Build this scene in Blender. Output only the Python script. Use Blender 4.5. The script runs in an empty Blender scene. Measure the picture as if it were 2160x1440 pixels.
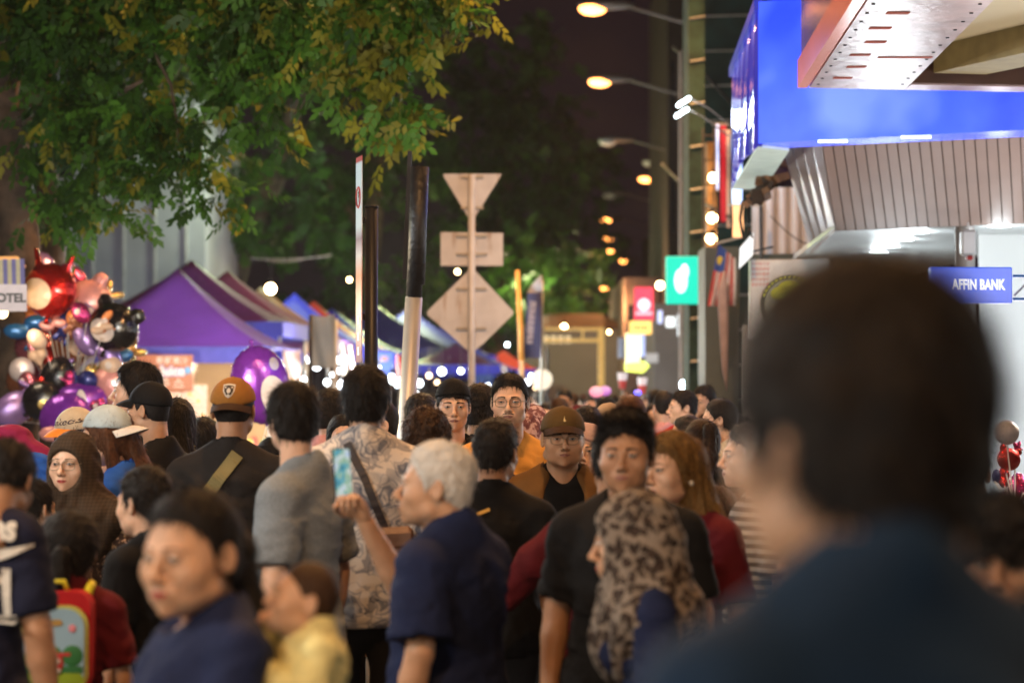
import bpy, bmesh, math, random
import numpy as np
from mathutils import Vector, Matrix
R = math.radians
SC = bpy.context.scene
COL = SC.collection
rng = np.random.default_rng(7)
random.seed(7)

# ---------------------------------------------------------------- camera
F_PX = 5100.0                       # 85 mm lens on a 36 mm sensor, photo is 2160 px wide
CAM_Z = 1.8
PITCH = math.atan(92 / F_PX)
cd = bpy.data.cameras.new('camera')
cd.lens = 85; cd.sensor_width = 36; cd.sensor_fit = 'HORIZONTAL'
cd.clip_start = 0.1; cd.clip_end = 2000
cd.dof.use_dof = True; cd.dof.focus_distance = 11.6; cd.dof.aperture_fstop = 2.4
cam = bpy.data.objects.new('camera', cd); COL.objects.link(cam)
cam.location = (0, 0, CAM_Z); cam.rotation_euler = (R(90) + PITCH, 0, 0)
SC.camera = cam

# ---------------------------------------------------------------- night sky and exposure
w = bpy.data.worlds.new('World'); SC.world = w; w.use_nodes = True
wn = w.node_tree.nodes; wl = w.node_tree.links
bg = wn['Background']
sky = wn.new('ShaderNodeTexSky'); sky.sky_type = 'NISHITA'; sky.sun_disc = False
sky.sun_elevation = R(-6); sky.sun_rotation = R(200)
mixc = wn.new('ShaderNodeMixRGB'); mixc.blend_type = 'ADD'; mixc.inputs[0].default_value = 1.0
mixc.inputs[2].default_value = (0.075, 0.036, 0.062, 1)      # city glow on the night haze
wl.new(sky.outputs[0], mixc.inputs[1]); wl.new(mixc.outputs[0], bg.inputs[0])
bg.inputs[1].default_value = 0.085
SC.view_settings.view_transform = 'Standard'; SC.view_settings.look = 'None'
SC.view_settings.exposure = 0.5; SC.view_settings.gamma = 1.0
SC.cycles.use_denoising = True
SC.cycles.max_bounces = 5; SC.cycles.diffuse_bounces = 2; SC.cycles.glossy_bounces = 3
SC.cycles.transparent_max_bounces = 6; SC.cycles.sample_clamp_indirect = 3.0
SC.cycles.caustics_reflective = False; SC.cycles.caustics_refractive = False

FW = Vector((0, math.cos(PITCH), math.sin(PITCH))); UP = Vector((0, -math.sin(PITCH), math.cos(PITCH)))
def P(px, py, D):
    """point of the place seen at photo pixel (px, py) at distance D down the street"""
    d = FW + Vector((1, 0, 0)) * ((px - 1080) / F_PX) + UP * ((720 - py) / F_PX)
    return Vector((0, 0, CAM_Z)) + d * (D / d.y)
SU = 0.0412                          # the street runs slightly to the right of the view
# ---------------------------------------------------------------- helpers: tags, meshes, materials
def tag(o, label=None, cat=None, group=None, kind=None):
    if label: o['label'] = label
    if cat: o['category'] = cat
    if group: o['group'] = group
    if kind: o['kind'] = kind
    return o
def empty(name, loc, rz=0.0, s=1.0):
    o = bpy.data.objects.new(name, None); COL.objects.link(o)
    o.location = loc; o.rotation_euler = (0, 0, rz); o.scale = (s, s, s); o.empty_display_size = .1
    return o
def link(name, me, parent=None):
    o = bpy.data.objects.new(name, me); COL.objects.link(o)
    if parent: o.parent = parent
    return o
class MB:
    """mesh builder: collects shapes, links them as ONE mesh object"""
    def __init__(s): s.V = []; s.F = []; s.M = []; s.n = 0
    def add(s, V, F, m=0):
        V = np.asarray(V, dtype=np.float64).reshape(-1, 3)
        s.V.append(V)
        for f in F:
            s.F.append(np.asarray(f) + s.n); s.M.append(m)
        s.n += len(V); return s
    def addq(s, V, Q, m=0):          # big arrays of equal polygons
        s.V.append(np.asarray(V, dtype=np.float64)); Q = np.asarray(Q) + s.n
        s.F.append(Q); s.M.append(m); s.n += len(V); return s
    def box(s, c, d, m=0, rot=None, bev=0.0):
        c = np.array(c, float); h = np.array(d, float) / 2
        if bev > 0:
            bev = min(bev, *(h * .9))
            V = []
            for sx in (-1, 1):
                for sy in (-1, 1):
                    for sz in (-1, 1):
                        q = np.array([sx, sy, sz], float)
                        for ax in range(3):
                            v = q * h; v2 = q * (h - bev); v2[ax] = v[ax]; V.append(v2)
            V = np.array(V)
            bm = bmesh.new(); vs = [bm.verts.new(v) for v in V]
            r = bmesh.ops.convex_hull(bm, input=vs); bm.verts.ensure_lookup_table(); bm.verts.index_update()
            V = np.array([v.co[:] for v in bm.verts]); F = [[v.index for v in f.verts] for f in bm.faces]; bm.free()
        else:
            V = np.array([[x, y, z] for x in (-h[0], h[0]) for y in (-h[1], h[1]) for z in (-h[2], h[2])])
            F = [(0, 1, 3, 2), (4, 6, 7, 5), (0, 4, 5, 1), (2, 3, 7, 6), (0, 2, 6, 4), (1, 5, 7, 3)]
        if rot is not None: V = V @ np.array(rot.to_3x3()).T
        return s.add(V + c, F, m)
    def prism(s, pts, z0, z1, m=0):   # footprint (ccw) extruded
        n = len(pts)
        V = [(p[0], p[1], z0) for p in pts] + [(p[0], p[1], z1) for p in pts]
        F = [list(range(n))[::-1], list(range(n, 2 * n))] + [(i, (i + 1) % n, n + (i + 1) % n, n + i) for i in range(n)]
        return s.add(V, F, m)
    def slab(s, quad, t, m=0):        # a four-cornered sheet with real thickness (towards its back)
        q = [Vector(p) for p in quad]; nrm = (q[1] - q[0]).cross(q[3] - q[0]).normalized() * t
        V = q + [p - nrm for p in q]
        return s.add(V, [(0, 1, 2, 3), (7, 6, 5, 4), (0, 4, 5, 1), (1, 5, 6, 2), (2, 6, 7, 3), (3, 7, 4, 0)], m)
    def tube(s, pts, r, m=0, n=8, cap=True):
        pts = [Vector(p) for p in pts]; k = len(pts)
        rs = r if hasattr(r, '__len__') else [r] * k
        V = []; up = None
        for i, p in enumerate(pts):
            t = (pts[min(i + 1, k - 1)] - pts[max(i - 1, 0)]).normalized()
            if up is None: up = t.orthogonal().normalized()
            up = (up - t * up.dot(t)).normalized(); sd = t.cross(up)
            for j in range(n):
                a = 2 * math.pi * j / n; V.append(p + (up * math.cos(a) + sd * math.sin(a)) * rs[i])
        F = [(i * n + j, i * n + (j + 1) % n, (i + 1) * n + (j + 1) % n, (i + 1) * n + j) for i in range(k - 1) for j in range(n)]
        if cap: F += [list(range(n))[::-1], list(range((k - 1) * n, k * n))]
        return s.add(V, F, m)
    def ball(s, c, r, m=0, n=12, k=8, rz=None):
        r = r if hasattr(r, '__len__') else (r, r, r)
        V = [(c[0], c[1], c[2] + r[2])]
        for i in range(1, k):
            a = math.pi * i / k
            for j in range(n):
                b = 2 * math.pi * j / n
                V.append((c[0] + r[0] * math.sin(a) * math.cos(b), c[1] + r[1] * math.sin(a) * math.sin(b), c[2] + r[2] * math.cos(a)))
        V.append((c[0], c[1], c[2] - r[2])); L = len(V) - 1
        F = [(0, 1 + j, 1 + (j + 1) % n) for j in range(n)]
        F += [(1 + i * n + j, 1 + (i + 1) * n + j, 1 + (i + 1) * n + (j + 1) % n, 1 + i * n + (j + 1) % n) for i in range(k - 2) for j in range(n)]
        F += [(1 + (k - 2) * n + j, L, 1 + (k - 2) * n + (j + 1) % n) for j in range(n)]
        return s.add(V, F, m)
    def grid(s, f, nu, nv, m=0):      # f(u, v) in 0..1
        V = [f(i / nu, j / nv) for i in range(nu + 1) for j in range(nv + 1)]
        F = [(i * (nv + 1) + j, (i + 1) * (nv + 1) + j, (i + 1) * (nv + 1) + j + 1, i * (nv + 1) + j + 1) for i in range(nu) for j in range(nv)]
        return s.add(V, F, m)
    def xf(s, M):                     # transform all gathered so far
        A = np.array(M); s.V = [v @ A[:3, :3].T + A[:3, 3] for v in s.V]; return s
    def mesh(s, name, mats, smooth=False):
        V = np.concatenate(s.V) if s.V else np.zeros((0, 3))
        loops = []; cnt = []; mi = []
        for f, m in zip(s.F, s.M):
            if f.ndim == 2:
                loops.append(f.ravel()); cnt.append(np.full(len(f), f.shape[1])); mi.append(np.full(len(f), m))
            else:
                loops.append(f); cnt.append(np.array([len(f)])); mi.append(np.array([m]))
        loops = np.concatenate(loops).astype(np.int32); cnt = np.concatenate(cnt).astype(np.int32); mi = np.concatenate(mi).astype(np.int32)
        me = bpy.data.meshes.new(name)
        me.vertices.add(len(V)); me.vertices.foreach_set('co', V.astype(np.float32).ravel())
        me.loops.add(len(loops)); me.loops.foreach_set('vertex_index', loops)
        me.polygons.add(len(cnt)); st = np.concatenate([[0], np.cumsum(cnt)[:-1]]).astype(np.int32)
        me.polygons.foreach_set('loop_start', st); me.polygons.foreach_set('material_index', mi)
        me.polygons.foreach_set('use_smooth', np.full(len(cnt), smooth))
        for x in (mats if isinstance(mats, (list, tuple)) else [mats]): me.materials.append(x)
        me.update(calc_edges=True); me.validate()
        return me
    def obj(s, name, mats, parent=None, smooth=False):
        return link(name, s.mesh(name, mats, smooth), parent)

MATS = {}
def mat(name, col=(.5, .5, .5), rough=.6, metal=0.0, var=.15, scale=8.0, bump=0.0, bscale=60.0, emit=None, es=0.0,
        spec=.5, sss=0.0, coat=0.0, trans=0.0, pattern=None, aniso=None, alpha=1.0, sheen=0.0):
    if name in MATS: return MATS[name]
    m = bpy.data.materials.new(name); m.use_nodes = True; MATS[name] = m
    nt = m.node_tree; N = nt.nodes; L = nt.links; b = N['Principled BSDF']
    b.inputs['Roughness'].default_value = rough; b.inputs['Metallic'].default_value = metal
    b.inputs['Specular IOR Level'].default_value = spec
    b.inputs['Coat Weight'].default_value = coat; b.inputs['Transmission Weight'].default_value = trans
    b.inputs['Sheen Weight'].default_value = sheen; b.inputs['Alpha'].default_value = alpha
    if sss:
        b.inputs['Subsurface Weight'].default_value = sss; b.inputs['Subsurface Radius'].default_value = (.9, .3, .15)
        b.inputs['Subsurface Scale'].default_value = .008
    tc = N.new('ShaderNodeTexCoord')
    def noise(sc, det=3, vec=None):
        n = N.new('ShaderNodeTexNoise'); n.inputs['Scale'].default_value = sc; n.inputs['Detail'].default_value = det
        L.new(vec or tc.outputs['Object'], n.inputs['Vector']); return n
    def ramp(src, stops, interp='LINEAR'):
        r = N.new('ShaderNodeValToRGB'); cr = r.color_ramp; cr.interpolation = interp
        while len(cr.elements) < len(stops): cr.elements.new(.5)
        for e, (p, c) in zip(cr.elements, stops): e.position = p; e.color = (*c, 1)
        L.new(src, r.inputs[0]); return r
    c0 = tuple(c * (1 - var) for c in col); c1 = tuple(min(1, c * (1 + var)) for c in col)
    if pattern is None:
        n = noise(scale); r = ramp(n.outputs['Fac'], [(.3, c0), (.7, c1)])
    else:
        r = pattern(N, L, tc, noise, ramp, col)
    L.new(r.outputs[0], b.inputs['Base Color'])
    if bump:
        n2 = noise(bscale, 4); bp = N.new('ShaderNodeBump'); bp.inputs['Strength'].default_value = bump
        bp.inputs['Distance'].default_value = .01
        L.new(n2.outputs['Fac'], bp.inputs['Height']); L.new(bp.outputs[0], b.inputs['Normal'])
    if emit:
        if callable(emit):
            e = emit(N, L, tc, noise, ramp); L.new(e.outputs[0], b.inputs['Emission Color'])
        else: b.inputs['Emission Color'].default_value = (*emit, 1)
        b.inputs['Emission Strength'].default_value = es
    return m
def glow(name, col, s):
    return mat(name, (.4, .4, .4), emit=col, es=s, var=.02)

def text_mesh(s, size, bold=0.0, space=1.0):
    """flat outline of a text: verts in x,z (centred), triangles"""
    c = bpy.data.curves.new('writing', 'FONT'); c.body = s; c.size = size; c.offset = bold
    c.align_x = 'CENTER'; c.align_y = 'CENTER'; c.space_character = space; c.resolution_u = 3
    o = bpy.data.objects.new('writing', c); COL.objects.link(o)
    dg = bpy.context.evaluated_depsgraph_get(); dg.update()
    me = bpy.data.meshes.new_from_object(o.evaluated_get(dg))
    V = np.array([v.co[:] for v in me.vertices]); F = [list(p.vertices) for p in me.polygons]
    bpy.data.objects.remove(o); bpy.data.curves.remove(c); bpy.data.meshes.remove(me)
    return V, F
def text_on(mb, s, size, o, ex, ey, m, bold=0.0, space=1.0, sx=1.0):
    """writing laid on a surface: origin o, x axis ex, up axis ey"""
    V, F = text_mesh(s, size, bold, space); ex = Vector(ex).normalized(); ey = Vector(ey).normalized()
    mb.add([Vector(o) + ex * (v[0] * sx) + ey * v[1] for v in V], F, m)

# ---------------------------------------------------------------- distance fields -> one continuous surface
def ell(Q, c, r):
    c = np.array(c, np.float32); r = np.array(r, np.float32)
    q = (Q - c) / r; k0 = np.sqrt((q * q).sum(-1)) + 1e-6; q /= r; k1 = np.sqrt((q * q).sum(-1)) + 1e-6
    return k0 * (k0 - 1) / k1
def sph(Q, c, r):
    q = Q - np.array(c, np.float32); return np.sqrt((q * q).sum(-1)) - r
def capp(Q, a, b, ra, rb=None):
    rb = ra if rb is None else rb
    a = np.array(a, np.float32); b = np.array(b, np.float32); ba = b - a
    h = np.clip(((Q - a) @ ba) / float(ba @ ba), 0, 1)
    q = Q - a - h[..., None] * ba
    return np.sqrt((q * q).sum(-1)) - (ra + (rb - ra) * h)
def su(a, b, k):
    h = np.clip(.5 + .5 * (b - a) / k, 0, 1); return b + (a - b) * h - k * h * (1 - h)
def sub(a, b, k): return -su(-a, b, k)      # a without b
def sint(a, b, k): return -su(-a, -b, k)
def mx(Q):
    q = Q.copy(); q[..., 0] = np.abs(q[..., 0]); return q
_nz = {}
def nz(Q, sc, seed=0, warp=.6):
    if seed not in _nz:
        g = np.random.default_rng(100 + seed); _nz[seed] = (g.normal(size=(6, 3)).astype(np.float32), g.uniform(0, 6.28, 6).astype(np.float32))
    D, ph = _nz[seed]; o = 0; prev = 0
    for i in range(6):
        prev = np.sin((Q @ D[i]) * sc * (1 + .35 * i) + ph[i] + warp * 2 * prev); o = o + prev / (1 + .4 * i)
    return o / 3.2
def polygonise(f, lo, hi, h):
    lo = np.array(lo, np.float32); n = np.ceil((np.array(hi) - lo) / h).astype(int) + 1
    B = 4; n = ((n + B - 1) // B) * B
    nb = n // B
    ci = np.stack(np.meshgrid(*[np.arange(k) for k in nb], indexing='ij'), -1).reshape(-1, 3)
    cc = lo + (ci * B + (B - 1) / 2).astype(np.float32) * h
    dc = f(cc); act = np.abs(dc) < B * h * 1.35 + .012
    Fv = np.repeat(np.repeat(np.repeat(np.where(dc < 0, -1, 1).astype(np.float32).reshape(nb), B, 0), B, 1), B, 2)
    off = np.stack(np.meshgrid(*[np.arange(B)] * 3, indexing='ij'), -1).reshape(-1, 3)
    ids = (ci[act][:, None, :] * B + off[None]).reshape(-1, 3)
    Fv[ids[:, 0], ids[:, 1], ids[:, 2]] = f(lo + ids.astype(np.float32) * h)
    Fv[0] = Fv[-1] = np.maximum(Fv[0], .001) * 0 + .5; Fv[:, 0] = .5; Fv[:, -1] = .5; Fv[:, :, 0] = .5; Fv[:, :, -1] = .5
    S = Fv < 0
    a = np.zeros(np.array(S.shape) - 1, np.int8)
    for d in range(8):
        i, j, k = d & 1, d >> 1 & 1, d >> 2 & 1
        a += S[i:S.shape[0] - 1 + i, j:S.shape[1] - 1 + j, k:S.shape[2] - 1 + k]
    idx = np.argwhere((a > 0) & (a < 8))
    acc = np.zeros((len(idx), 3)); cnt = np.zeros(len(idx))
    cs = [(0, 0, 0), (1, 0, 0), (0, 1, 0), (1, 1, 0), (0, 0, 1), (1, 0, 1), (0, 1, 1), (1, 1, 1)]
    val = [Fv[idx[:, 0] + c[0], idx[:, 1] + c[1], idx[:, 2] + c[2]] for c in cs]
    for p in range(8):
        for ax in range(3):
            q = p | (1 << ax)
            if q == p: continue
            m = (val[p] < 0) != (val[q] < 0)
            t = np.where(m, val[p] / np.where(m, val[p] - val[q], 1), 0)
            v = np.tile(np.array(cs[p], float), (len(idx), 1)); v[:, ax] += t
            acc += v * m[:, None]; cnt += m
    V = (acc / cnt[:, None] + idx) * h + lo
    vid = np.full(np.array(S.shape) - 1, -1, np.int64); vid[tuple(idx.T)] = np.arange(len(idx))
    Q = []
    for ax in range(3):
        o1, o2 = (ax + 1) % 3, (ax + 2) % 3
        sl0 = [slice(None)] * 3; sl1 = [slice(None)] * 3; sl0[ax] = slice(0, -1); sl1[ax] = slice(1, None)
        A, Bb = S[tuple(sl0)], S[tuple(sl1)]
        e = np.argwhere(A != Bb); e = e[(e[:, o1] > 0) & (e[:, o2] > 0) & (e[:, o1] < S.shape[o1] - 1) & (e[:, o2] < S.shape[o2] - 1)]
        ins = A[tuple(e.T)]
        def g(d1, d2):
            x = e.copy(); x[:, o1] += d1; x[:, o2] += d2; return vid[tuple(x.T)]
        q = np.stack([g(-1, -1), g(0, -1), g(0, 0), g(-1, 0)], -1)
        q[~ins] = q[~ins][:, ::-1]; Q.append(q)
    Q = np.concatenate(Q); Q = Q[(Q >= 0).all(1)]
    return V, Q
# ---------------------------------------------------------------- people
def head_sdf(Q, q, ears=True, feats=True):
    w = q.get('w', 1); jw = q.get('jaw', 1); fat = q.get('fat', 0); fem = q.get('fem', 0); ns = q.get('nose', 1)
    X = mx(Q)
    d = ell(X, (0, .012, .137), (.0745 * w, .093, .088))
    d = su(d, ell(X, (0, -.033, .088), (.0660 * w + fat * .4, .054, .080)), .03)
    d = su(d, ell(X, (0, -.040, .038), (.0510 * jw + fat, .045, .035 + fat * .3)), .03)
    d = su(d, sph(X, (0, -.078, .014), .014), .022)
    d = su(d, sph(X, (.0495 * jw + fat * .7, -.006, .046), .015), .03)
    d = su(d, sph(X, (.046 * w, -.060, .082), .018 + fat * .4), .028)
    d = su(d, capp(X, (0, .035, .05), (0, .052, -.13), .056 - .010 * fem + fat * .6, .060 - .010 * fem + fat), .03)
    if feats:
        d = su(d, capp(X, (.010, -.088, .1275), (.044, -.072, .129), .007 - .002 * fem), .015)
        d = sub(d, sph(X, (.031, -.1035, .1115), .0125), .014)
        d = su(d, sph(X, (.031, -.0785, .1115), .0128), .003)
        d = su(d, capp(X, (0, -.0875, .118), (0, -.109, .082), .0068, .0088), .012)
        d = su(d, sph(X, (0, -.1105, .0775), .0105 * ns), .008)
        d = su(d, sph(X, (.0115 * ns, -.100, .0735), .0075 * ns), .007)
        d = su(d, ell(X, (0, -.083, .048), (.027, .0155, .020)), .015)
        d = su(d, capp(X, (.003, -.0985, .0525), (.021, -.088, .0490), .0040, .0025), .004)
        d = su(d, capp(X, (0, -.0975, .0435), (.018, -.089, .0450), .0052, .003), .004)
    if ears:
        E = X.copy(); E[..., 0] -= .30 * (E[..., 1] - .005)
        e = ell(E, (.0745 * w, .014, .105), (.0085, .018, .031))
        e = sub(e, ell(E, (.0845 * w, .010, .109), (.008, .010, .019)), .005)
        d = su(d, e, .006)
    return d

def tri_project(f, X, Z, y0=-.17, sgn=1, steps=26):
    Y = np.full(len(X), y0, np.float32)
    for _ in range(steps):
        Y += sgn * f(np.stack([X, Y, Z], -1).astype(np.float32)) * .8
    return Y
def patch(mb, f, top, bot, x0, x1, m, n=12, k=4, lift=.0008, y0=-.17, sgn=1, bulge=0.0):
    u = np.linspace(0, 1, n + 1); xs = x0 + (x1 - x0) * u
    zt = np.array([top(a) for a in u]); zb = np.array([bot(a) for a in u])
    X = np.repeat(xs, k + 1); v = np.tile(np.linspace(0, 1, k + 1), n + 1)
    Z = np.repeat(zb, k + 1) + (np.repeat(zt - zb, k + 1)) * v
    Y = tri_project(f, X, Z, y0, sgn) - sgn * (lift + bulge * np.sin(v * math.pi))
    V = np.stack([X, Y, Z], -1)
    Fq = [(i * (k + 1) + j, (i + 1) * (k + 1) + j, (i + 1) * (k + 1) + j + 1, i * (k + 1) + j + 1) for i in range(n) for j in range(k)]
    if sgn * (x1 - x0) < 0: Fq = [q[::-1] for q in Fq]
    mb.add(V, Fq, m)

HC = {}
def head_arrays(q, vox):
    key = (tuple(sorted(q.items())), vox)
    if key not in HC: HC[key] = polygonise(lambda Q: head_sdf(Q, q), (-.125, -.14, -.14), (.125, .13, .245), vox)
    return HC[key]
# body material slots: 0 skin 1 eye white 2 dark 3 lips 4 brow/beard
def face_features(mb, q, look=0.0, beard=0, smile=0.0, lid=0.0):
    f = lambda Q: head_sdf(Q, q, ears=False)
    fem = q.get('fem', 0)
    s = math.sin
    for sx in (-1, 1):
        op = .0046 - .002 * lid
        cx = .031; a, b = sx * (cx - .0140), sx * (cx + .0145)
        top = lambda u: .1112 + op * s(math.pi * u) ** .75 + .0015 * u
        bot = lambda u: .1112 - .0038 * s(math.pi * u) ** .8 + .0015 * u
        patch(mb, f, top, bot, a, b, 1, 10, 4, .0006)
        ix = sx * cx + look * .005
        h = .0058
        patch(mb, f, lambda u: min(.1120 + h * s(math.pi * u), .1112 + op), lambda u: .1120 - .0052 * s(math.pi * u), ix - h, ix + h, 2, 8, 3, .0011)
        patch(mb, f, lambda u: top(u) + .0012 + .0010 * fem, lambda u: top(u) - .0006, a, b, 2, 10, 1, .0014)
        patch(mb, f, lambda u: bot(u) + .0002, lambda u: bot(u) - .0007, a, b, 4, 8, 1, .0008)
        th = .0040 - .0018 * fem
        bz = .1285
        patch(mb, f, lambda u: bz + .0045 * s(math.pi * (.15 + u * .75)) + th * (1 - .7 * u), lambda u: bz + .0045 * s(math.pi * (.15 + u * .75)) - th * (1 - .7 * u),
              sx * .0125, sx * .0480, 4, 10, 2, .0012)
        patch(mb, f, lambda u: .0712 + .0018 * s(math.pi * u), lambda u: .0712 - .0012 * s(math.pi * u), sx * .0035, sx * .0105, 2, 5, 2, .0006)
    mw = .0225 + .003 * smile
    mz = lambda u: .0478 + .004 * smile * (abs(u - .5) * 2) ** 2 + .0008 * math.cos((u - .5) * 12.5)
    patch(mb, f, lambda u: mz(u) + .0062 * s(math.pi * u) ** .7 * (1 - .22 * math.exp(-((u - .5) * 14) ** 2)), mz, -mw, mw, 3, 14, 3, .0007)
    patch(mb, f, mz, lambda u: mz(u) - .0078 * s(math.pi * u) ** .8, -mw, mw, 3, 14, 3, .0007)
    patch(mb, f, lambda u: mz(u) + .0006, lambda u: mz(u) - .0007, -mw, mw, 2, 14, 1, .0013)
    if beard:
        patch(mb, f, lambda u: .0600 + .003 * s(math.pi * u), lambda u: .0562 + .002 * s(math.pi * u), -.024, .024, 4, 10, 2, .0004)
        if beard > 1: patch(mb, f, lambda u: .030, lambda u: .012 - .004 * s(math.pi * u), -.015, .015, 4, 8, 4, .0005)

# ---- hair
HAIR = {
 'short':  dict(line=[(-.12, .187), (-.085, .184), (-.055, .160), (-.035, .140), (-.018, .098), (-.006, .112), (.02, .110), (.034, .084), (.09, .046), (.13, .040)], t=(.005, .016, .005)),
 'crop':   dict(line=[(-.12, .194), (-.085, .192), (-.055, .166), (-.030, .140), (-.018, .108), (-.006, .116), (.02, .112), (.034, .078), (.09, .042), (.13, .035)], t=(.005, .010, .002)),
 'full':   dict(line=[(-.12, .178), (-.085, .175), (-.055, .150), (-.035, .130), (-.018, .086), (-.006, .098), (.02, .090), (.030, .050), (.09, .022), (.13, .02)], t=(.013, .024, .012)),
 'quiff':  dict(line=[(-.12, .188), (-.085, .185), (-.055, .163), (-.033, .145), (-.018, .104), (-.006, .118), (.02, .114), (.034, .092), (.09, .062), (.13, .055)], t=(.005, .026, .005)),
 'fringe': dict(line=[(-.12, .150), (-.085, .150), (-.055, .140), (-.035, .125), (-.018, .092), (-.006, .104), (.02, .100), (.032, .060), (.09, .036), (.13, .03)], t=(.010, .022, .008)),
 'swept':  dict(line=[(-.12, .196), (-.085, .194), (-.055, .172), (-.035, .150), (-.018, .100), (-.006, .114), (.02, .106), (.032, .064), (.09, .030), (.13, .028)], t=(.005, .014, .008)),
 'tied':   dict(line=[(-.12, .186), (-.085, .184), (-.055, .160), (-.035, .135), (-.018, .112), (-.002, .118), (.02, .104), (.035, .070), (.09, .040), (.13, .04)], t=(.009, .010, .010)),
 'long':   dict(line=[(-.12, .186), (-.085, .184), (-.058, .158), (-.038, .125), (-.022, .075), (-.008, .02), (.0, -.2), (.13, -.3)], t=(.013, .014, .016)),
 'baby':   dict(line=[(-.12, .192), (-.085, .190), (-.05, .160), (-.03, .140), (-.018, .12), (-.004, .122), (.02, .110), (.034, .080), (.09, .05), (.13, .05)], t=(.003, .004, .004)),
}
def skull(Q, q):
    w = q.get('w', 1); X = mx(Q)
    d = ell(X, (0, .012, .137), (.0745 * w, .093, .088))
    d = su(d, ell(X, (0, -.028, .095), (.0665 * w, .052, .080)), .03)
    return su(d, ell(X, (0, .030, .075), (.058, .060, .060)), .03)
def hair_sdf(style, q, capped=False, seed=0):
    st = HAIR[style]; xs = [a for a, _ in st['line']]; zs = [b for _, b in st['line']]; t0, t1, t2 = st['t']
    extra = q.get('tail', None)
    def f(Q):
        x, y, z = Q[..., 0], Q[..., 1], Q[..., 2]
        up = np.clip((z - .13) / .09, 0, 1); bk = np.clip((y + .02) / .10, 0, 1)
        t = t0 + (t1 - t0) * up + (t2 - t0) * bk * (1 - up)
        if style == 'quiff': t = t + .016 * np.clip((-y) / .07, 0, 1) * up
        if capped: t = np.minimum(t, .0045)
        ln = np.interp(y, xs, zs) + (.003 + (.006 if style not in ('baby', 'crop') else 0) * np.clip((-y - .03) / .03, 0, 1)) * nz(Q, 70, 9 + seed) + .004 * nz(Q, 240, 12 + seed)
        t = t * np.clip((z - ln) / .034, .12, 1)
        d = skull(Q, q) - t
        rough = {'crop': .0006, 'swept': .0012, 'baby': .0006, 'tied': .0012, 'swept': .0016, 'quiff': .0026}.get(style, .0036)
        if not capped:
            d = d + rough * 1.1 * nz(Q * np.array([1, 1, .6], np.float32), 62, 15 + seed) + rough * nz(Q, 120, 3 + seed) + rough * .7 * nz(Q * np.array([1, 1, .45], np.float32), 230, 5 + seed)
        d = sint(d, (ln - z) * .75, .003)
        if style == 'long':
            fx = .02 * q.get('side', 0)
            a = capp(Q, (fx, .055, .15), (fx * 2, .085, -.05), .062, .070)
            a = su(a, capp(Q, (fx * 2, .085, -.05), (fx * 4, .085, -.27), .068, .045), .03)
            for sx in (-1, 1):
                a = su(a, capp(Q, (sx * .060, .03, .12), (sx * .072, .045, -.12), .026, .028), .02)
            d = su(d, a + .006 * nz(Q * np.array([1, 1, .12], np.float32), 95, 2), .02)
        if extra == 'pony' or extra == 'ponylow':
            z0 = .175 if extra == 'pony' else .10
            a = capp(Q, (0, .105, z0), (0, .135, z0 + .012), .022, .026)
            a = su(a, capp(Q, (0, .135, z0 + .01), (.01, .150, z0 - .12), .030, .034), .02)
            a = su(a, capp(Q, (.01, .150, z0 - .12), (.015, .125, z0 - .30), .034, .012), .03)
            d = su(d, a + .004 * nz(Q * np.array([1, 1, .15], np.float32), 120, 2), .008)
        if extra == 'bun':
            d = su(d, sph(Q, (0, .115, .165), .038) + .004 * nz(Q, 120, 4), .012)
        if extra == 'curly':
            d = d - .016 + .009 * nz(Q, 75, 6) + .005 * nz(Q, 160, 8)
        return d
    return f
HRC = {}
def hair_arrays(style, q, vox, capped, seed):
    key = (style, tuple(sorted(q.items())), vox, capped, seed)
    if key not in HRC:
        lo = (-.15 if style != 'long' else -.19, -.16, -.36 if style == 'long' else (-.16 if q.get('tail') else 0)); hi = (.15 if style != 'long' else .19, .21, .285)
        HRC[key] = polygonise(hair_sdf(style, q, capped, seed), lo, hi, vox)
    return HRC[key]
def strands(mb, V, Qd, n, L, wd, seed, m=0, lift=.25, upward=0.0):
    g = np.random.default_rng(seed)
    c = V[Qd]; cen = c.mean(1); nr = np.cross(c[:, 2] - c[:, 0], c[:, 3] - c[:, 1]); ar = np.linalg.norm(nr, axis=1) + 1e-9
    nr = nr / ar[:, None]
    i = g.choice(len(Qd), n, p=ar / ar.sum()); uv = g.dirichlet((1, 1, 1, 1), n)
    p = (c[i] * uv[..., None]).sum(1); N_ = nr[i]
    crown = np.array([0, .045, .225]); d = (p - crown); d /= np.linalg.norm(d, axis=1)[:, None] + 1e-6
    d = d * .8 + np.array([0, 0, -1.0]) * .7 + g.normal(0, .28, (n, 3)) + np.array([0, 0, 1.]) * upward
    d -= N_ * (d * N_).sum(1)[:, None]; d /= np.linalg.norm(d, axis=1)[:, None] + 1e-6
    d = d + N_ * (lift * (.15 + .85 * g.uniform(0, 1, n)) + 1.1 * (lift > .06) * g.uniform(0, 1, n) ** 9)[:, None]
    side = np.cross(d, N_); side /= np.linalg.norm(side, axis=1)[:, None] + 1e-6
    l = L * g.uniform(.5, 1.2, n)[:, None]
    p = p - N_ * .001
    T = np.stack([p - side * wd, p + side * wd, p + d * l], 1).reshape(-1, 3)
    mb.addq(T, np.arange(3 * n).reshape(-1, 3), m)

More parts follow.
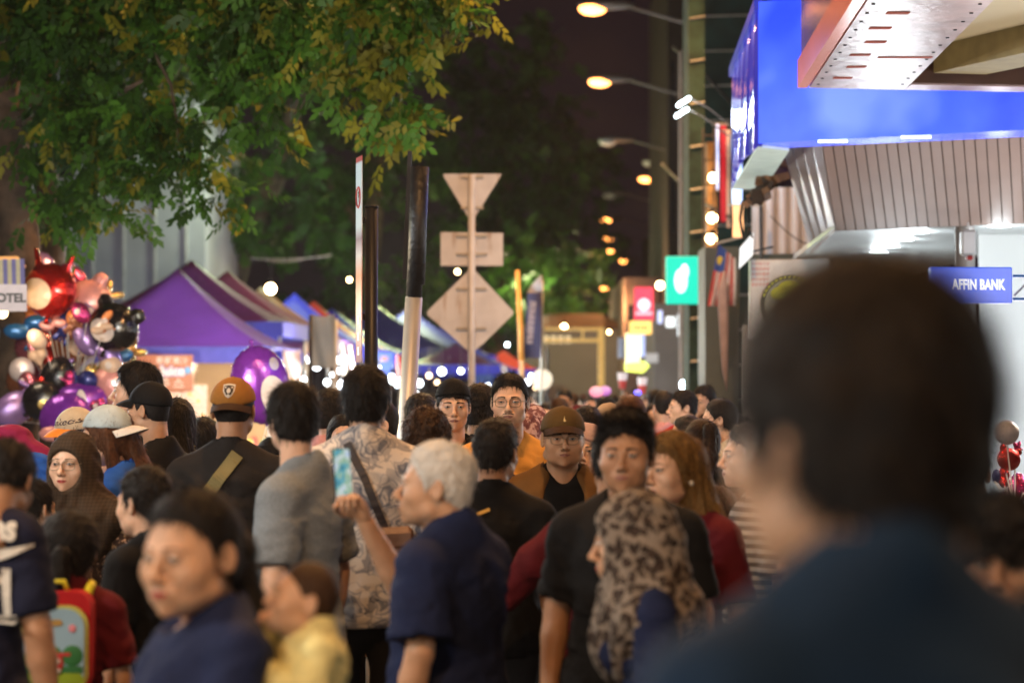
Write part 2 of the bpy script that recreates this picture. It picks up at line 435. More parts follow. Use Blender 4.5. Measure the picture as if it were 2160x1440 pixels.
# ---- cap
def cap_line(q, y): return .147 + .20 * y if q.get('_cb') else .142 - .12 * y
def cap_sdf(Q, q):
    w = q.get('w', 1)
    d = ell(Q, (0, .014, .148), (.0865 * w, .1045, .0965))
    y, z = Q[..., 1], Q[..., 2]
    d = sint(d, (cap_line(q, y) - z) * .95, .004)
    r = np.arctan2(Q[..., 0], Q[..., 1] - .014)
    return d - .0007 * np.cos(r * 6) ** 40
def brim(mb, q, m, L=.068, droop=.014):
    w = q.get('w', 1)
    for sgn, off in ((1, 0.0), (-1, -.0035)):
        def g(u, v):
            a = (u - .5) * 2 * 1.15
            x = .083 * w * math.sin(a); y = .014 - .1015 * math.cos(a)
            ext = L * max(0, math.cos(a * 1.30)) ** .6
            y -= ext * v; x *= 1 + .02 * v
            return (x, y, cap_line(q, -.088) + .009 + off - droop * v * v - 2.6 * x * x - .010 * v + .004)
        t = MB(); t.grid(g, 18, 5)
        mb.add(t.V[0], [f if sgn > 0 else f[::-1] for f in t.F], m)
    # rim
    pts = []
    for i in range(19):
        a = (i / 18 - .5) * 2.3; x = .083 * w * math.sin(a) * 1.02
        y = .014 - .1015 * math.cos(a) - L * max(0, math.cos(a * 1.30)) ** .6
        pts.append((x, y, cap_line(q, -.088) + .009 - .0018 - droop - 2.6 * x * x - .010 + .004))
    mb.tube(pts, .0022, m, 6)

# ---- hands: wrist at the origin, fingers along -z, palm to -y, thumb to +x
def hand_sdf(curl):
    segs = []
    for k, (x, L) in enumerate(((.027, .066), (.009, .074), (-.009, .070), (-.026, .056))):
        p = Vector((x, 0, -.088)); a = 0.10; ls = (L * .45, L * .30, L * .25); r = .0088 - .0006 * k
        for j, l in enumerate(ls):
            a += curl * (.9, 1.1, .7)[j] * (1 + .06 * k)
            e = p + Vector((x * .06, -math.sin(a) * l, -math.cos(a) * l)); segs.append((tuple(p), tuple(e), r, r - .0009)); p = e; r -= .0009
    tb = [Vector((.026, -.004, -.022)), Vector((.047, -.014 - .012 * curl, -.047)), Vector((.052 - .010 * curl, -.024 - .020 * curl, -.075)), Vector((.048 - .022 * curl, -.030 - .026 * curl, -.098))]
    def f(Q):
        d = ell(Q, (.0, 0, -.052), (.040, .0155, .052))
        d = su(d, ell(Q, (.022, -.006, -.040), (.018, .014, .030)), .012)
        d = su(d, capp(Q, (0, 0, .03), (0, 0, -.02), .025, .024), .015)
        for a, b, ra, rb in segs: d = su(d, capp(Q, a, b, ra, rb), .004)
        for i in range(3): d = su(d, capp(Q, tb[i], tb[i + 1], .0115 - .0012 * i, .0105 - .0012 * i), .004)
        return d
    return f
HDC = {}
def hand_arrays(curl):
    if curl not in HDC: HDC[curl] = polygonise(hand_sdf(curl), (-.06, -.10, -.19), (.08, .04, .05), .0045)
    return HDC[curl]

# ---- body and clothes, in a person of 1.72 m facing -y
SHX = .166
def arm_pose(p, side):
    """-> elbow, wrist, curl; side -1 = viewer's left when facing us"""
    s = side
    D_ = {'down': ((s * .215, .03, 1.12), (s * .235, -.02, .87), .35),
          'bent': ((s * .225, .03, 1.13), (s * .12, -.22, 1.13), .8),
          'fold': ((s * .235, -.02, 1.13), (-s * .02, -.20, 1.16), .6),
          'fwd':  ((s * .205, -.06, 1.13), (s * .15, -.28, 1.06), .5),
          'hold': ((s * .22, -.05, 1.16), (s * .10, -.24, 1.30), .9),
          'face': ((s * .20, -.17, 1.20), (s * .06, -.17, 1.42), .9),
          'back': ((s * .22, .10, 1.13), (s * .17, .16, .90), .4)}
    return D_[p] if isinstance(p, str) else p
def torso(Q, b, fem):
    X = mx(Q)
    d = ell(X, (0, .005, 1.27), (.152 * b, .106 * b, .175))
    d = su(d, capp(X, (0, .018, 1.362), (.148, .018, 1.362), .052, .046), .05)
    d = su(d, capp(X, (0, .032, 1.462), (.12, .020, 1.392), .050, .042), .04)
    d = su(d, ell(X, (0, -.004 - .03 * max(0, b - 1.05), 1.07), (.138 * b, .108 * b, .2)), .06)
    d = su(d, ell(X, (0, .004, .93), (.160 * b, .118 * b, .13)), .06)
    if fem: d = su(d, sph(X, (.070, -.085, 1.255), .058), .05)
    return d
def folds(Q, a, seed):
    S = np.array([.55, .55, 1.0], np.float32)
    g = nz(Q * S, 17, 20 + seed, 1.0)
    return a * (np.abs(g) ** .8 * 1.6 - .6 + .35 * nz(Q * S, 48, 40 + seed, 1.0))
def shirt_sdf(b, fem, arms, sleeve, seed, hem=.86, neck=.064, loose=.010, jacket=False):
    def f(Q):
        t = torso(Q, b, fem) - loose
        z = Q[..., 2]
        t = t - .014 * np.clip((1.10 - z) / .25, 0, 1)
        t = sint(t, (hem - z), .01)
        d = t
        for s, p in ((-1, arms[0]), (1, arms[1])):
            e, wr, _ = arm_pose(p, s); sh = (s * SHX * (b * .5 + .5), .018, 1.362)
            a = capp(Q, sh, e, .051 + loose, .050 + loose * 1.7)
            if sleeve == 'short':
                E = np.array(e, np.float32); S0 = np.array(sh, np.float32); ax = E - S0; ax /= np.linalg.norm(ax)
                a = sint(a, (Q - (S0 + ax * .205)) @ ax, .006)
            elif sleeve == 'none':
                E = np.array(e, np.float32); S0 = np.array(sh, np.float32); ax = E - S0; ax /= np.linalg.norm(ax)
                a = sint(a, (Q - (S0 + ax * .05)) @ ax, .006)
            else:
                a = su(a, capp(Q, e, wr, .052 + loose, .038 + loose), .02)
            d = su(d, a, .035)
        d = d + folds(Q, .0095, seed) * np.clip((1.42 - Q[..., 2]) / .07, 0, 1)
        d = sub(d, capp(Q, (0, -.035, 1.62), (0, .008, 1.480), neck + .010, neck - .004), .004)
        d = sub(d, ell(Q, (0, -.085, 1.470), (neck - .004, .06, neck + .004)), .006)
        if jacket: d = sub(d, capp(Q, (0, -.13, 1.52), (0, -.18, .80), .090, .100), .01)
        return d
    return f
def arms_sdf(b, fem, arms, far=False):
    def f(Q):
        d = torso(Q, b, fem) + .016
        d = sint(d, .87 - Q[..., 2], .01)
        for s, p in ((-1, arms[0]), (1, arms[1])):
            e, wr, _ = arm_pose(p, s)
            k = 1 - .12 * fem + .3 * (b - 1)
            d = su(d, capp(Q, (s * (SHX - .01), .018, 1.362), e, .048 * k, .039 * k), .02)
            m = tuple(np.array(e) * .7 + np.array(wr) * .3)
            d = su(d, capp(Q, e, m, .039 * k, .040 * k), .01)
            d = su(d, capp(Q, m, wr, .040 * k, .026 * k), .01)
        return d
    return f
def align(d, palm):
    z = -Vector(d).normalized(); y = -Vector(palm); y = (y - z * y.dot(z)).normalized(); x = y.cross(z)
    return Matrix((x, y, z)).transposed().to_4x4()
def arr(mb, VQ, m=0, M=None, flip=False):
    V, Q = VQ
    if M is not None:
        A = np.array(M); V = V @ A[:3, :3].T + A[:3, 3]
    mb.addq(V, Q[:, ::-1] if flip else Q, m)

TROU = {}
def legs_mesh(kind, mt):
    key = (kind, mt.name)
    if key in TROU: return TROU[key]
    def f(Q):
        X = mx(Q)
        d = ell(X, (0, .004, .90), (.165, .125, .13))
        d = su(d, capp(X, (.085, .005, .86), (.095, -.01, .48), .088, .066), .03)
        d = su(d, capp(X, (.095, -.01, .48), (.10, .015, .08 if kind == 'trousers' else .40), .066, .060), .02)
        return d + folds(Q, .008, 3)
    mb = MB(); arr(mb, polygonise(f, (-.24, -.2, .02), (.24, .2, 1.0), .02)); TROU[key] = mb.mesh('trousers', mt, True)
    return TROU[key]
def shoe_mesh(mt):
    if mt.name in TROU: return TROU[mt.name]
    def f(Q):
        d = ell(Q, (0, -.06, .04), (.045, .13, .045)); d = su(d, capp(Q, (0, .04, .05), (0, .03, .11), .042, .04), .03)
        return sint(d, .002 - Q[..., 2], .004)
    mb = MB(); arr(mb, polygonise(f, (-.07, -.22, -.02), (.07, .11, .17), .012)); TROU[mt.name] = mb.mesh('shoe', mt, True)
    return TROU[mt.name]

SKIN = {k: mat('skin_' + k, c, .48, var=.10, scale=22, bump=.15, bscale=260, sss=.12, spec=.45) for k, c in
        dict(light=(.70, .44, .31), mid=(.55, .32, .20), tan=(.42, .225, .13), dark=(.26, .14, .08)).items()}
EYEW = mat('eye_white', (.42, .38, .35), .25, var=.03)
IRIS = mat('eye_dark', (.012, .008, .006), .25, var=.05)
LIPS = {'m': mat('lips', (.36, .15, .12), .42, var=.1), 'f': mat('lips_red', (.42, .07, .06), .35, var=.1)}
HCOL = {k: mat('hair_' + k, c, .55, var=.10 if k == 'grey' else .4, scale=70, spec=.22, bump=.35, bscale=260) for k, c in
        dict(black=(.011, .009, .009), brown=(.045, .022, .011), auburn=(.09, .035, .015), gold=(.17, .095, .030), grey=(.66, .65, .63), dark=(.024, .012, .008)).items()}
def head_matrix(hs, yaw, pitch, roll, fwd=0.0, side=0.0, hz=0.0):
    piv = Vector((side, -.012 - fwd, 1.72 - .24 * hs + .04 * hs + hz)); pv = Vector((0, .03, .04))
    Rm = Matrix.Rotation(R(yaw), 4, 'Z') @ Matrix.Rotation(R(roll), 4, 'Y') @ Matrix.Rotation(R(pitch), 4, 'X')
    return Matrix.Translation(piv) @ Rm @ Matrix.Scale(hs, 4) @ Matrix.Translation(-pv)

PCACHE = {}
def person(label, px, top, D, yaw=0, hy=0, hp=0, hr=0, head=1.0, b=1.0, q=None, skin='mid', hair='short', hcol='black',
           cap=None, hijab=None, glasses=None, shirt=None, sleeve='short', arms=('down', 'down'), face=True, beard=0, vox=.004,
           trousers=None, nstr=1500, group='people in the market crowd', look=0.0, smile=0.0, lid=0.0, seed=None, undershirt=None,
           lips=None, kind='person', H=None, dx=0.0, fwd=0.0, vest=None, shoes=None, browc=None, lean=0, hem=.86, neck=.064,
           capback=False, capbadge=None, earring=False, headband=None, cat=None, loose=.010, skirt=False, brimL=.068, z0=0.0, hside=0.0, scb=None, hz=0.0):
    q = dict(q or {}); fem = q.get('fem', 0)
    seed = seed if seed is not None else (sum(map(ord, label)) % 97)
    pt = P(px, top, D); Hh = (H or pt.z) - z0; S = Hh / 1.72; hs = head / S
    root = empty(kind, (pt.x + dx, pt.y, z0), R(yaw), S); tag(root, label, cat or 'person', group)
    Mh = head_matrix(hs, hy, hp, hr, fwd, hside, hz)
    Mi = np.array(Mh.inverted(), np.float32)
    toH = lambda Q: (Q @ Mi[:3, :3].T + Mi[:3, 3])
    # body: head, neck, arms and hands as one mesh
    mb = MB()
    arr(mb, head_arrays(q, vox), 0)
    if face: face_features(mb, q, look, beard, smile, lid)
    mb.xf(Mh)
    arr(mb, polygonise(arms_sdf(b, fem, arms), (-.50, -.62, .80), (.50, .35, 1.62), .015 if vox < .006 else .022), 0)
    for s, p in ((-1, arms[0]), (1, arms[1])):
        e, wr, curl = arm_pose(p, s); e, wr = Vector(e), Vector(wr); d = (wr - e).normalized()
        palm = Vector((-s, -.15, 0)) if abs(d.z) > .7 else Vector((-s * .4, 0, -1 if not (isinstance(p, str) and p in ('hold', 'face')) else 0))
        A = align(d, palm); hsz = .97 - .06 * fem
        # thumb points forward or up: mirror when needed
        xax = A.col[0].xyz; want = Vector((0, -1, .6)); fl = xax.dot(want) < 0
        M = Matrix.Translation(wr + d * .004) @ A @ Matrix.Scale(hsz, 4)
        if fl: M = M @ Matrix.Scale(-1, 4, (1, 0, 0))
        arr(mb, hand_arrays(curl), 0, M, fl)
    mb.obj('body', [SKIN[skin], EYEW, IRIS, LIPS['f' if (lips or fem) else 'm'], browc or HCOL['black' if hcol in ('black', 'dark') else ('grey' if hcol == 'grey' else 'dark')]], root, True)
    # clothes
    if shirt:
        hb = MB(); sf = shirt_sdf(b, fem, arms, sleeve, seed, hem, neck, loose, jacket=False)
        arr(hb, polygonise(sf, (-.50, -.62, hem - .04), (.50, .35, 1.56), .0105 if vox < .006 else .02))
        hb.obj('shirt', shirt, root, True)
    if vest:
        hb = MB(); vf = shirt_sdf(b, fem, arms, 'long' if sleeve == 'vestlong' else 'short', seed + 1, hem + .01, neck + .02, loose + .012, jacket=True)
        arr(hb, polygonise(vf, (-.50, -.62, hem - .04), (.50, .35, 1.56), .0125)); hb.obj('jacket', vest, root, True)
    tm = trousers or TR_DARK
    o = link('trousers', legs_mesh('trousers', tm), root)
    for s in (-1, 1):
        o = link('shoe', shoe_mesh(shoes or SHOE), root); o.location = (s * .10, .0, 0)
    # hair
    if hair and not hijab:
        capped = bool(cap)
        hb = MB(); V, Qd = hair_arrays(hair, q, vox * 1.05, capped, seed % 3)
        if capped and hair != 'long' and not q.get('tail'):
            pass
        arr(hb, (V, Qd))
        if nstr: 
            up = .8 if hair in ('quiff', 'fringe') else 0.0
            Ls = {'long': .035, 'crop': .010, 'baby': .006, 'grey': .014, 'tied': .03, 'swept': .034}.get(hair, .030)
            if hcol == 'grey': Ls = .013
            strands(hb, V, Qd, int(nstr * 2.2), Ls, .0014, seed, 0, {'long': .07 if hcol != 'grey' else .1, 'tied': .09, 'swept': .14, 'baby': .1, 'quiff': .18, 'crop': .10}.get(hair, .30) * (.4 if hcol == 'grey' else 1), up)
        hb.xf(Mh); hb.obj('hair', HCOL[hcol], root, True)
    if cap:
        q = dict(q); q['_cb'] = int(capback)
        cm, bmt = cap if isinstance(cap, tuple) else (cap, cap)
        hb = MB(); V, Qd = polygonise(lambda Q: cap_sdf(Q, q), (-.11, -.13, .09), (.11, .15, .27), .005); arr(hb, (V, Qd))
        M = Mh @ (Matrix.Translation((0, .014, 0)) @ Matrix.Rotation(math.pi, 4, 'Z') @ Matrix.Translation((0, -.014, 0)) if capback else Matrix.Identity(4))
        hb.ball((0, .014, .2435), (.007, .007, .004), 0, 8, 5); hb.xf(M)
        co = hb.obj('cap', cm, root, True)
        bb = MB(); brim(bb, q, 0, brimL); bb.xf(M); bb.obj('brim', bmt, co, True)
        if capbadge:
            bd = MB(); mats = capbadge(bd, lambda Q: cap_sdf(Q, q)); bd.xf(M); bd.obj('badge', mats, co)
    if headband:
        hb = MB()
        def hf(Q): return sint(skull(Q, q) - .016, np.maximum((.150 - .3 * Q[..., 1]) - Q[..., 2], Q[..., 2] - (.20 - .3 * Q[..., 1])), .003)
        arr(hb, polygonise(hf, (-.11, -.12, .08), (.11, .14, .26), .006)); hb.xf(Mh); hb.obj('headband', headband, root, True)
    if hijab:
        hm = hijab; sb = scb or b
        def jf(Q):
            h = toH(Q)
            d = skull(h, q) - .017
            d = su(d, ell(h, (0, -.020, .030), (.068, .070, .055)), .04)
            d = su(d, capp(h, (0, .0, .06), (0, .02, -.06), .082, .085), .04)
            d = d * hs
            body = ell(Q, (0, .0, 1.35), (.228 * sb, .165 * sb, .130))
            body = su(body, capp(Q, (0, .005, 1.52), (0, .0, 1.37), .092, .150 * sb), .05)
            body = np.maximum(body, -(Q[..., 2] - 1.10))
            body = su(body, ell(Q, (0, -.04, 1.27), (.165 * sb, .15 * sb, .14)), .05)
            d = su(d, body, .07)
            a = np.arctan2(Q[..., 0], Q[..., 1] + .05)
            low = np.clip((1.50 - Q[..., 2]) / .2, 0, 1)
            d = d + .007 * low * np.sin(a * 11 + 18 * Q[..., 2] + 3 * nz(Q, 9, 4)) + .003 * nz(Q, 40, 8) + .0035 * np.sin(h[..., 2] * 95 + h[..., 1] * 60 + 2 * nz(h, 20, 3)) * np.clip(h[..., 1] * 12 + .6, 0, 1)
            op = ell(h, (0, -.125, .088), (.083 * q.get('w', 1), .092, .086)) * hs
            d = sub(d, op, .006)
            return d
        hb = MB(); arr(hb, polygonise(jf, (-.31, -.26, 1.02), (.31, .26, 1.77), .0075)); hb.obj('headscarf', hm, root, True)
    if glasses:
        gb = MB()
        for sx in (-1, 1):
            pts = []
            for i in range(25):
                t = 2 * math.pi * i / 24; cx_, cz_ = .031, .108
                sq = lambda c: math.copysign(abs(c) ** .7, c)
                x = cx_ + .0255 * sq(math.cos(t)); z = cz_ + .0185 * sq(math.sin(t))
                pts.append((sx * x, -.1035 + .22 * max(0, x - .02), z))
            gb.tube(pts, .0016, 0, 5)
            gb.tube([(sx * .056, -.0945, .114), (sx * .072, -.07, .115), (sx * .080, .0, .113), (sx * .079, .02, .104)], .0013, 0, 5)
        gb.tube([(-.0065, -.1045, .112), (0, -.107, .114), (.0065, -.1045, .112)], .0012, 0, 5)
        gb.xf(Mh); gb.obj('glasses', glasses, root, True)
    if earring:
        gb = MB()
        for sx in (-1, 1):
            gb = MB(); gb.ball((sx * .083, .004, .068), .0085, 0, 10, 6); gb.xf(Mh); gb.obj('earring', PEARL, root, True)
    root['_S'] = S
    PCACHE[label] = dict(root=root, Mh=Mh, S=S, b=b, fem=fem, arms=arms, sf=(shirt_sdf(b, fem, arms, sleeve, seed, hem, neck, loose) if shirt else None))
    return root
def shirt_decal(label_root, build, name, mats, side='back'):
    """writing or a mark printed on a shirt: build(mb) fills flat x,z shapes, laid on the cloth"""
    info = [v for v in PCACHE.values() if v['root'] is label_root][0]; mb = MB(); build(mb)
    V = np.concatenate(mb.V); sg = 1 if side == 'back' else -1
    Y = tri_project(info['sf'], V[:, 0].astype(np.float32), V[:, 2].astype(np.float32), .35 * sg, -sg)
    bad = np.abs(Y) > .33; Y = np.where(bad, np.median(Y[~bad]), Y); V[:, 1] = Y + sg * .011
    if side == 'back': V[:, 0] *= -1
    k = 0; nv = []
    for a in mb.V: nv.append(V[k:k + len(a)]); k += len(a)
    mb.V = nv; return mb.obj(name, mats, label_root)
# ---- cloth
def cloth(name, col, pattern=None, rough=.85, var=.12, scale=14):
    return mat('cloth_' + name, col, rough, var=var, scale=scale, bump=.25, bscale=140, spec=.25, pattern=pattern)
TR_DARK = cloth('black_trousers', (.015, .015, .018)); SHOE = mat('shoe', (.06, .06, .06), .6)
TR_JEAN = cloth('denim', (.04, .06, .11)); PEARL = mat('pearl', (.75, .70, .60), .2)
def p_leopard(N, L, tc, noise, ramp, col):
    v = N.new('ShaderNodeTexVoronoi'); v.inputs['Scale'].default_value = 38; v.inputs['Randomness'].default_value = .85
    n = noise(30, 2); mx_ = N.new('ShaderNodeMixRGB'); mx_.inputs[0].default_value = .045
    L.new(tc.outputs['Object'], mx_.inputs[1]); L.new(n.outputs['Color'], mx_.inputs[2]); L.new(mx_.outputs[0], v.inputs['Vector'])
    return ramp(v.outputs['Distance'], [(0, (.07, .045, .04)), (.26, (.06, .04, .032)), (.30, (.018, .012, .010)), (.44, (.022, .015, .012)), (.54, (.20, .165, .14)), (1, (.27, .23, .19))])
def p_print(N, L, tc, noise, ramp, col):
    def vor(sc, w_, rnd):
        v = N.new('ShaderNodeTexVoronoi'); v.distance = 'CHEBYCHEV'; v.inputs['Scale'].default_value = sc; v.inputs['Randomness'].default_value = rnd
        n = noise(9, 1); m_ = N.new('ShaderNodeMixRGB'); m_.inputs[0].default_value = w_
        L.new(tc.outputs['Object'], m_.inputs[1]); L.new(n.outputs['Color'], m_.inputs[2]); L.new(m_.outputs[0], v.inputs['Vector']); return v
    def mul(a, b, f=1):
        m1 = N.new('ShaderNodeMixRGB'); m1.blend_type = 'MULTIPLY'; m1.inputs[0].default_value = f; L.new(a.outputs[0], m1.inputs[1]); L.new(b.outputs[0], m1.inputs[2]); return m1
    a, b = vor(12, .16, .75), vor(27, .10, .8); W = (1, 1, 1)
    r1 = ramp(a.outputs['Distance'], [(0, (.34, .40, .52)), (.10, W), (.17, (.30, .35, .46)), (.24, (.42, .46, .55)), (.30, W), (.36, (.38, .43, .54)), (.40, W), (1, W)])
    sp = N.new('ShaderNodeSeparateColor'); L.new(b.outputs['Color'], sp.inputs[0]); r2 = ramp(sp.outputs[1], [(0, W), (.55, (.58, .62, .70)), (.70, W), (.88, (.36, .40, .50))], 'CONSTANT')
    n = noise(20, 1); r3 = ramp(n.outputs['Fac'], [(0, W), (.46, W), (.49, (.40, .44, .54)), (.52, W), (1, W)])
    base = ramp(noise(3).outputs['Fac'], [(0, (.66, .60, .55)), (1, (.72, .67, .62))]); return mul(mul(mul(base, r1), r2, .8), r3, .8)
def p_floral(N, L, tc, noise, ramp, col):
    v = N.new('ShaderNodeTexVoronoi'); v.inputs['Scale'].default_value = 26
    n = noise(22, 3); mx_ = N.new('ShaderNodeMixRGB'); mx_.inputs[0].default_value = .10
    L.new(tc.outputs['Object'], mx_.inputs[1]); L.new(n.outputs['Color'], mx_.inputs[2]); L.new(mx_.outputs[0], v.inputs['Vector'])
    return ramp(v.outputs['Distance'], [(0, (.35, .2, .14)), (.18, (.42, .28, .2)), (.26, (.06, .035, .025)), (.6, (.035, .02, .016)), (.75, (.30, .20, .12)), (1, (.3, .2, .12))])
def p_floral_pink(N, L, tc, noise, ramp, col):
    n = noise(30, 3); return ramp(n.outputs['Fac'], [(.35, (.14, .05, .055)), (.48, (.20, .08, .08)), (.56, (.50, .33, .32)), (.7, (.55, .4, .38))])
def stripes(n_, a, b):
    def p(N, L, tc, noise, ramp, col):
        wv = N.new('ShaderNodeTexWave'); wv.bands_direction = 'Z'; wv.inputs['Scale'].default_value = n_; wv.inputs['Distortion'].default_value = .6
        L.new(tc.outputs['Object'], wv.inputs['Vector']); return ramp(wv.outputs['Fac'], [(.0, a), (.45, a), (.55, b), (1, b)])
    return p
def p_plaid(N, L, tc, noise, ramp, col):
    wv = N.new('ShaderNodeTexWave'); wv.bands_direction = 'Z'; wv.inputs['Scale'].default_value = 22
    w2 = N.new('ShaderNodeTexWave'); w2.bands_direction = 'X'; w2.inputs['Scale'].default_value = 22
    L.new(tc.outputs['Object'], wv.inputs['Vector']); L.new(tc.outputs['Object'], w2.inputs['Vector'])
    m = N.new('ShaderNodeMath'); m.operation = 'ADD'; L.new(wv.outputs['Fac'], m.inputs[0]); L.new(w2.outputs['Fac'], m.inputs[1])
    m2 = N.new('ShaderNodeMath'); m2.operation = 'MULTIPLY'; m2.inputs[1].default_value = .5; L.new(m.outputs[0], m2.inputs[0])
    c = col; return ramp(m2.outputs[0], [(.1, tuple(x * .75 for x in c)), (.9, tuple(x * 1.3 for x in c))])
C = dict(
 black=cloth('black', (.0045, .0045, .0055)), black2=cloth('washed_black', (.014, .012, .012)), navy=cloth('navy', (.009, .016, .058)), tealnavy=cloth('teal_navy', (.002, .018, .055)),
 jersey=cloth('jersey_navy', (.008, .010, .030)), grey=cloth('grey_melange', (.22, .25, .28), var=.22, scale=180), orange=cloth('orange', (.70, .34, .07)),
 brown=cloth('brown', (.13, .065, .018)), capbrown=cloth('cap_tan', (.30, .13, .025)), capdark=cloth('cap_dark_brown', (.045, .022, .010)), olivecap=cloth('cap_olive', (.085, .050, .014)),
 maroon=cloth('maroon', (.10, .005, .012)), magenta=cloth('magenta', (.22, .012, .06)), blue=cloth('royal_blue', (.015, .09, .42)), teal=cloth('teal', (.01, .08, .09)),
 scarf=cloth('dark_brown_plaid', (.040, .026, .016), p_plaid), floral=cloth('floral', (.1, .1, .1), p_floral), pinkfloral=cloth('pink_floral', (.3, .1, .1), p_floral_pink),
 pink=cloth('dusty_pink', (.48, .33, .31)), rose=cloth('rose', (.60, .30, .30)), hotpink=cloth('hot_pink', (.30, .035, .07)), white=cloth('white', (.66, .64, .60)), cream=cloth('cream', (.55, .48, .36)),
 capblue=cloth('cap_light_blue', (.42, .50, .53)), caporange=cloth('cap_orange', (.75, .26, .04)), green=cloth('sage_green', (.20, .28, .13)), yellow=cloth('yellow', (.74, .68, .32), var=.2),
 stripe=cloth('striped', (.3, .3, .3), stripes(9.5, (.13, .11, .10), (.52, .48, .44))), leopard=cloth('leopard', (.3, .3, .3), p_leopard), prints=cloth('stamp_print', (.3, .3, .3), p_print),
 olive=cloth('olive_strap', (.19, .16, .07)), tan=cloth('tan', (.32, .22, .13)), red=cloth('red', (.45, .015, .02)), darkred=cloth('dark_red', (.085, .004, .007)), grey2=cloth('dark_grey', (.06, .06, .065)))
METAL = mat('thin_metal', (.25, .20, .15), .3, metal=.9); GOLD = mat('gold', (.80, .52, .16), .25, metal=1); LEATHER = mat('brown_leather', (.16, .08, .05), .5, bump=.3)
# ================================================================ THE PLACE
M_ASPH = mat('asphalt', (.045, .043, .042), .55, var=.3, scale=3, bump=.4, bscale=90)
M_PAVE = mat('pavement', (.18, .17, .16), .7, var=.2, scale=4, bump=.2)
M_ALU = mat('aluminium_grey', (.42, .42, .42), .45, metal=.4, var=.08, scale=6)
M_WHITE = mat('white_paint', (.68, .68, .66), .5, var=.06, scale=3)
M_DARK = mat('dark_paint', (.009, .009, .011), .45, var=.2, spec=.35)
M_STEEL = mat('galvanised_pole', (.46, .45, .42), .45, metal=.35, var=.12, scale=5)
def p_back(N, L, tc, noise, ramp, col):
    n = noise(5, 5); m_ = N.new('ShaderNodeMapping'); m_.inputs['Scale'].default_value = (9, 9, 1.6); L.new(tc.outputs['Object'], m_.inputs[0]); n2 = noise(1.6, 5, m_.outputs[0])
    a = ramp(n.outputs['Fac'], [(.25, (.44, .42, .43)), (.7, (.58, .56, .57))]); b = ramp(n2.outputs['Fac'], [(0, (1, 1, 1)), (.58, (1, 1, 1)), (.70, (.66, .50, .38)), (1, (.5, .34, .24))])
    m1 = N.new('ShaderNodeMixRGB'); m1.blend_type = 'MULTIPLY'; m1.inputs[0].default_value = .8; L.new(a.outputs[0], m1.inputs[1]); L.new(b.outputs[0], m1.inputs[2]); return m1
M_SIGNBACK = mat('sign_back', (.54, .52, .53), .55, pattern=p_back, bump=.05)
M_RUST = mat('rust', (.20, .10, .05), .8)
def sx(D): return SU * D
# ground, road and pavements
g = MB(); g.slab([(-400, -60, -.01), (400, -60, -.01), (400, 900, -.01), (-400, 900, -.01)], .2)
tag(g.obj('ground', M_PAVE), kind='structure')
g = MB(); g.slab([(-3.6 + sx(-30), -30, 0), (3.0 + sx(-30), -30, 0), (3.0 + sx(260), 260, 0), (-3.6 + sx(260), 260, 0)], .004)
tag(g.obj('road', M_ASPH), kind='structure')
g = MB(); g.slab([(3.0 + sx(-30), -30, .13), (9 + sx(-30), -30, .13), (9 + sx(260), 260, .13), (3.0 + sx(260), 260, .13)], .12)
tag(g.obj('pavement', M_PAVE), kind='structure')
g = MB(); g.box((1.4, 1.9, .09), (3.4, 2.4, .18), 0, None, .02)
tag(g.obj('traffic_island', M_PAVE), kind='structure')
# ---------------------------------------------------------------- street lamps (sodium, one row, arms from the right)
LAMPLIT = glow('sodium_lamp', (1.0, .33, .07), 8)
M_HOUSE = mat('lamp_housing', (.16, .14, .13), .5, metal=.3)
def lamp_light(name, loc, e, col, r=.12, parent=None, spot=None):
    l = bpy.data.lights.new(name, 'SPOT' if spot else 'POINT'); l.energy = e; l.color = col; l.shadow_soft_size = r
    if spot: l.spot_size = R(spot); l.spot_blend = .8
    o = bpy.data.objects.new(name, l); COL.objects.link(o); o.location = loc
    if parent: o.parent = parent
    return o
def street_lamp(x, y, z, label, lit=True, e=0, arm=3.0, sc=1.0, polez=0):
    t = empty('street_lamp', (x + arm, y, polez)); tag(t, label, 'street lamp', 'street lamps along the street')
    h = z - polez
    a = MB(); a.tube([(0, 0, 0), (0, 0, h * .5), (0, 0, h - .75)], [.09, .075, .06], 0, 10); a.obj('pole', M_HOUSE, t, True)
    a = MB(); a.tube([(0, 0, h - .78), (-.15, 0, h - .62), (-arm * .45, 0, h - .30), (-arm + .55, 0, h + .02)], .026, 0, 8); a.obj('arm', M_HOUSE, t, True)
    hx = -arm
    a = MB(); a.ball((hx + .22, 0, h + .03), (.48 * sc, .17, .085), 0, 14, 8); ho = a.obj('housing', M_HOUSE, t, True)
    a = MB(); a.ball((hx, 0, h - .03), (.23 * sc, .16, .11), 0, 14, 8); a.obj('lens', LAMPLIT if lit else M_WHITE, ho, True)
    if e: lamp_light('lamp_light', (hx, 0, h - .22), e, (1, .50, .18), .15, t, 165)
    return t
LAMPS = [(1250, 15, 39.5, 1), (1265, 170, 49, 1), (1282, 297, 61, 0), (1372, 342, 68, 0), (1363, 376, 73, 1), (1286, 411, 79, 0), (1277, 462, 90, 1), (1281, 503, 101, 1), (1289, 529, 111, 1), (1317, 549, 119, 1), (1275, 607, 145, 1), (1292, 632, 160, 1), (1289, 653, 175, 1)]
ordn = ['nearest', 'second', 'third', 'fourth', 'fifth', 'sixth', 'seventh', 'eighth', 'ninth', 'tenth', 'eleventh', 'twelfth', 'farthest']
for i, (a, b, D, lit) in enumerate(LAMPS):
    p = P(a, b, D)
    street_lamp(p.x, p.y, p.z, f"{'lit orange' if lit else 'unlit grey'} street lamp on a long arm, {ordn[i]} of the row down the street", lit, 1100 if (lit and D < 80) else 0, 3.0 if a < 1300 else 2.2)
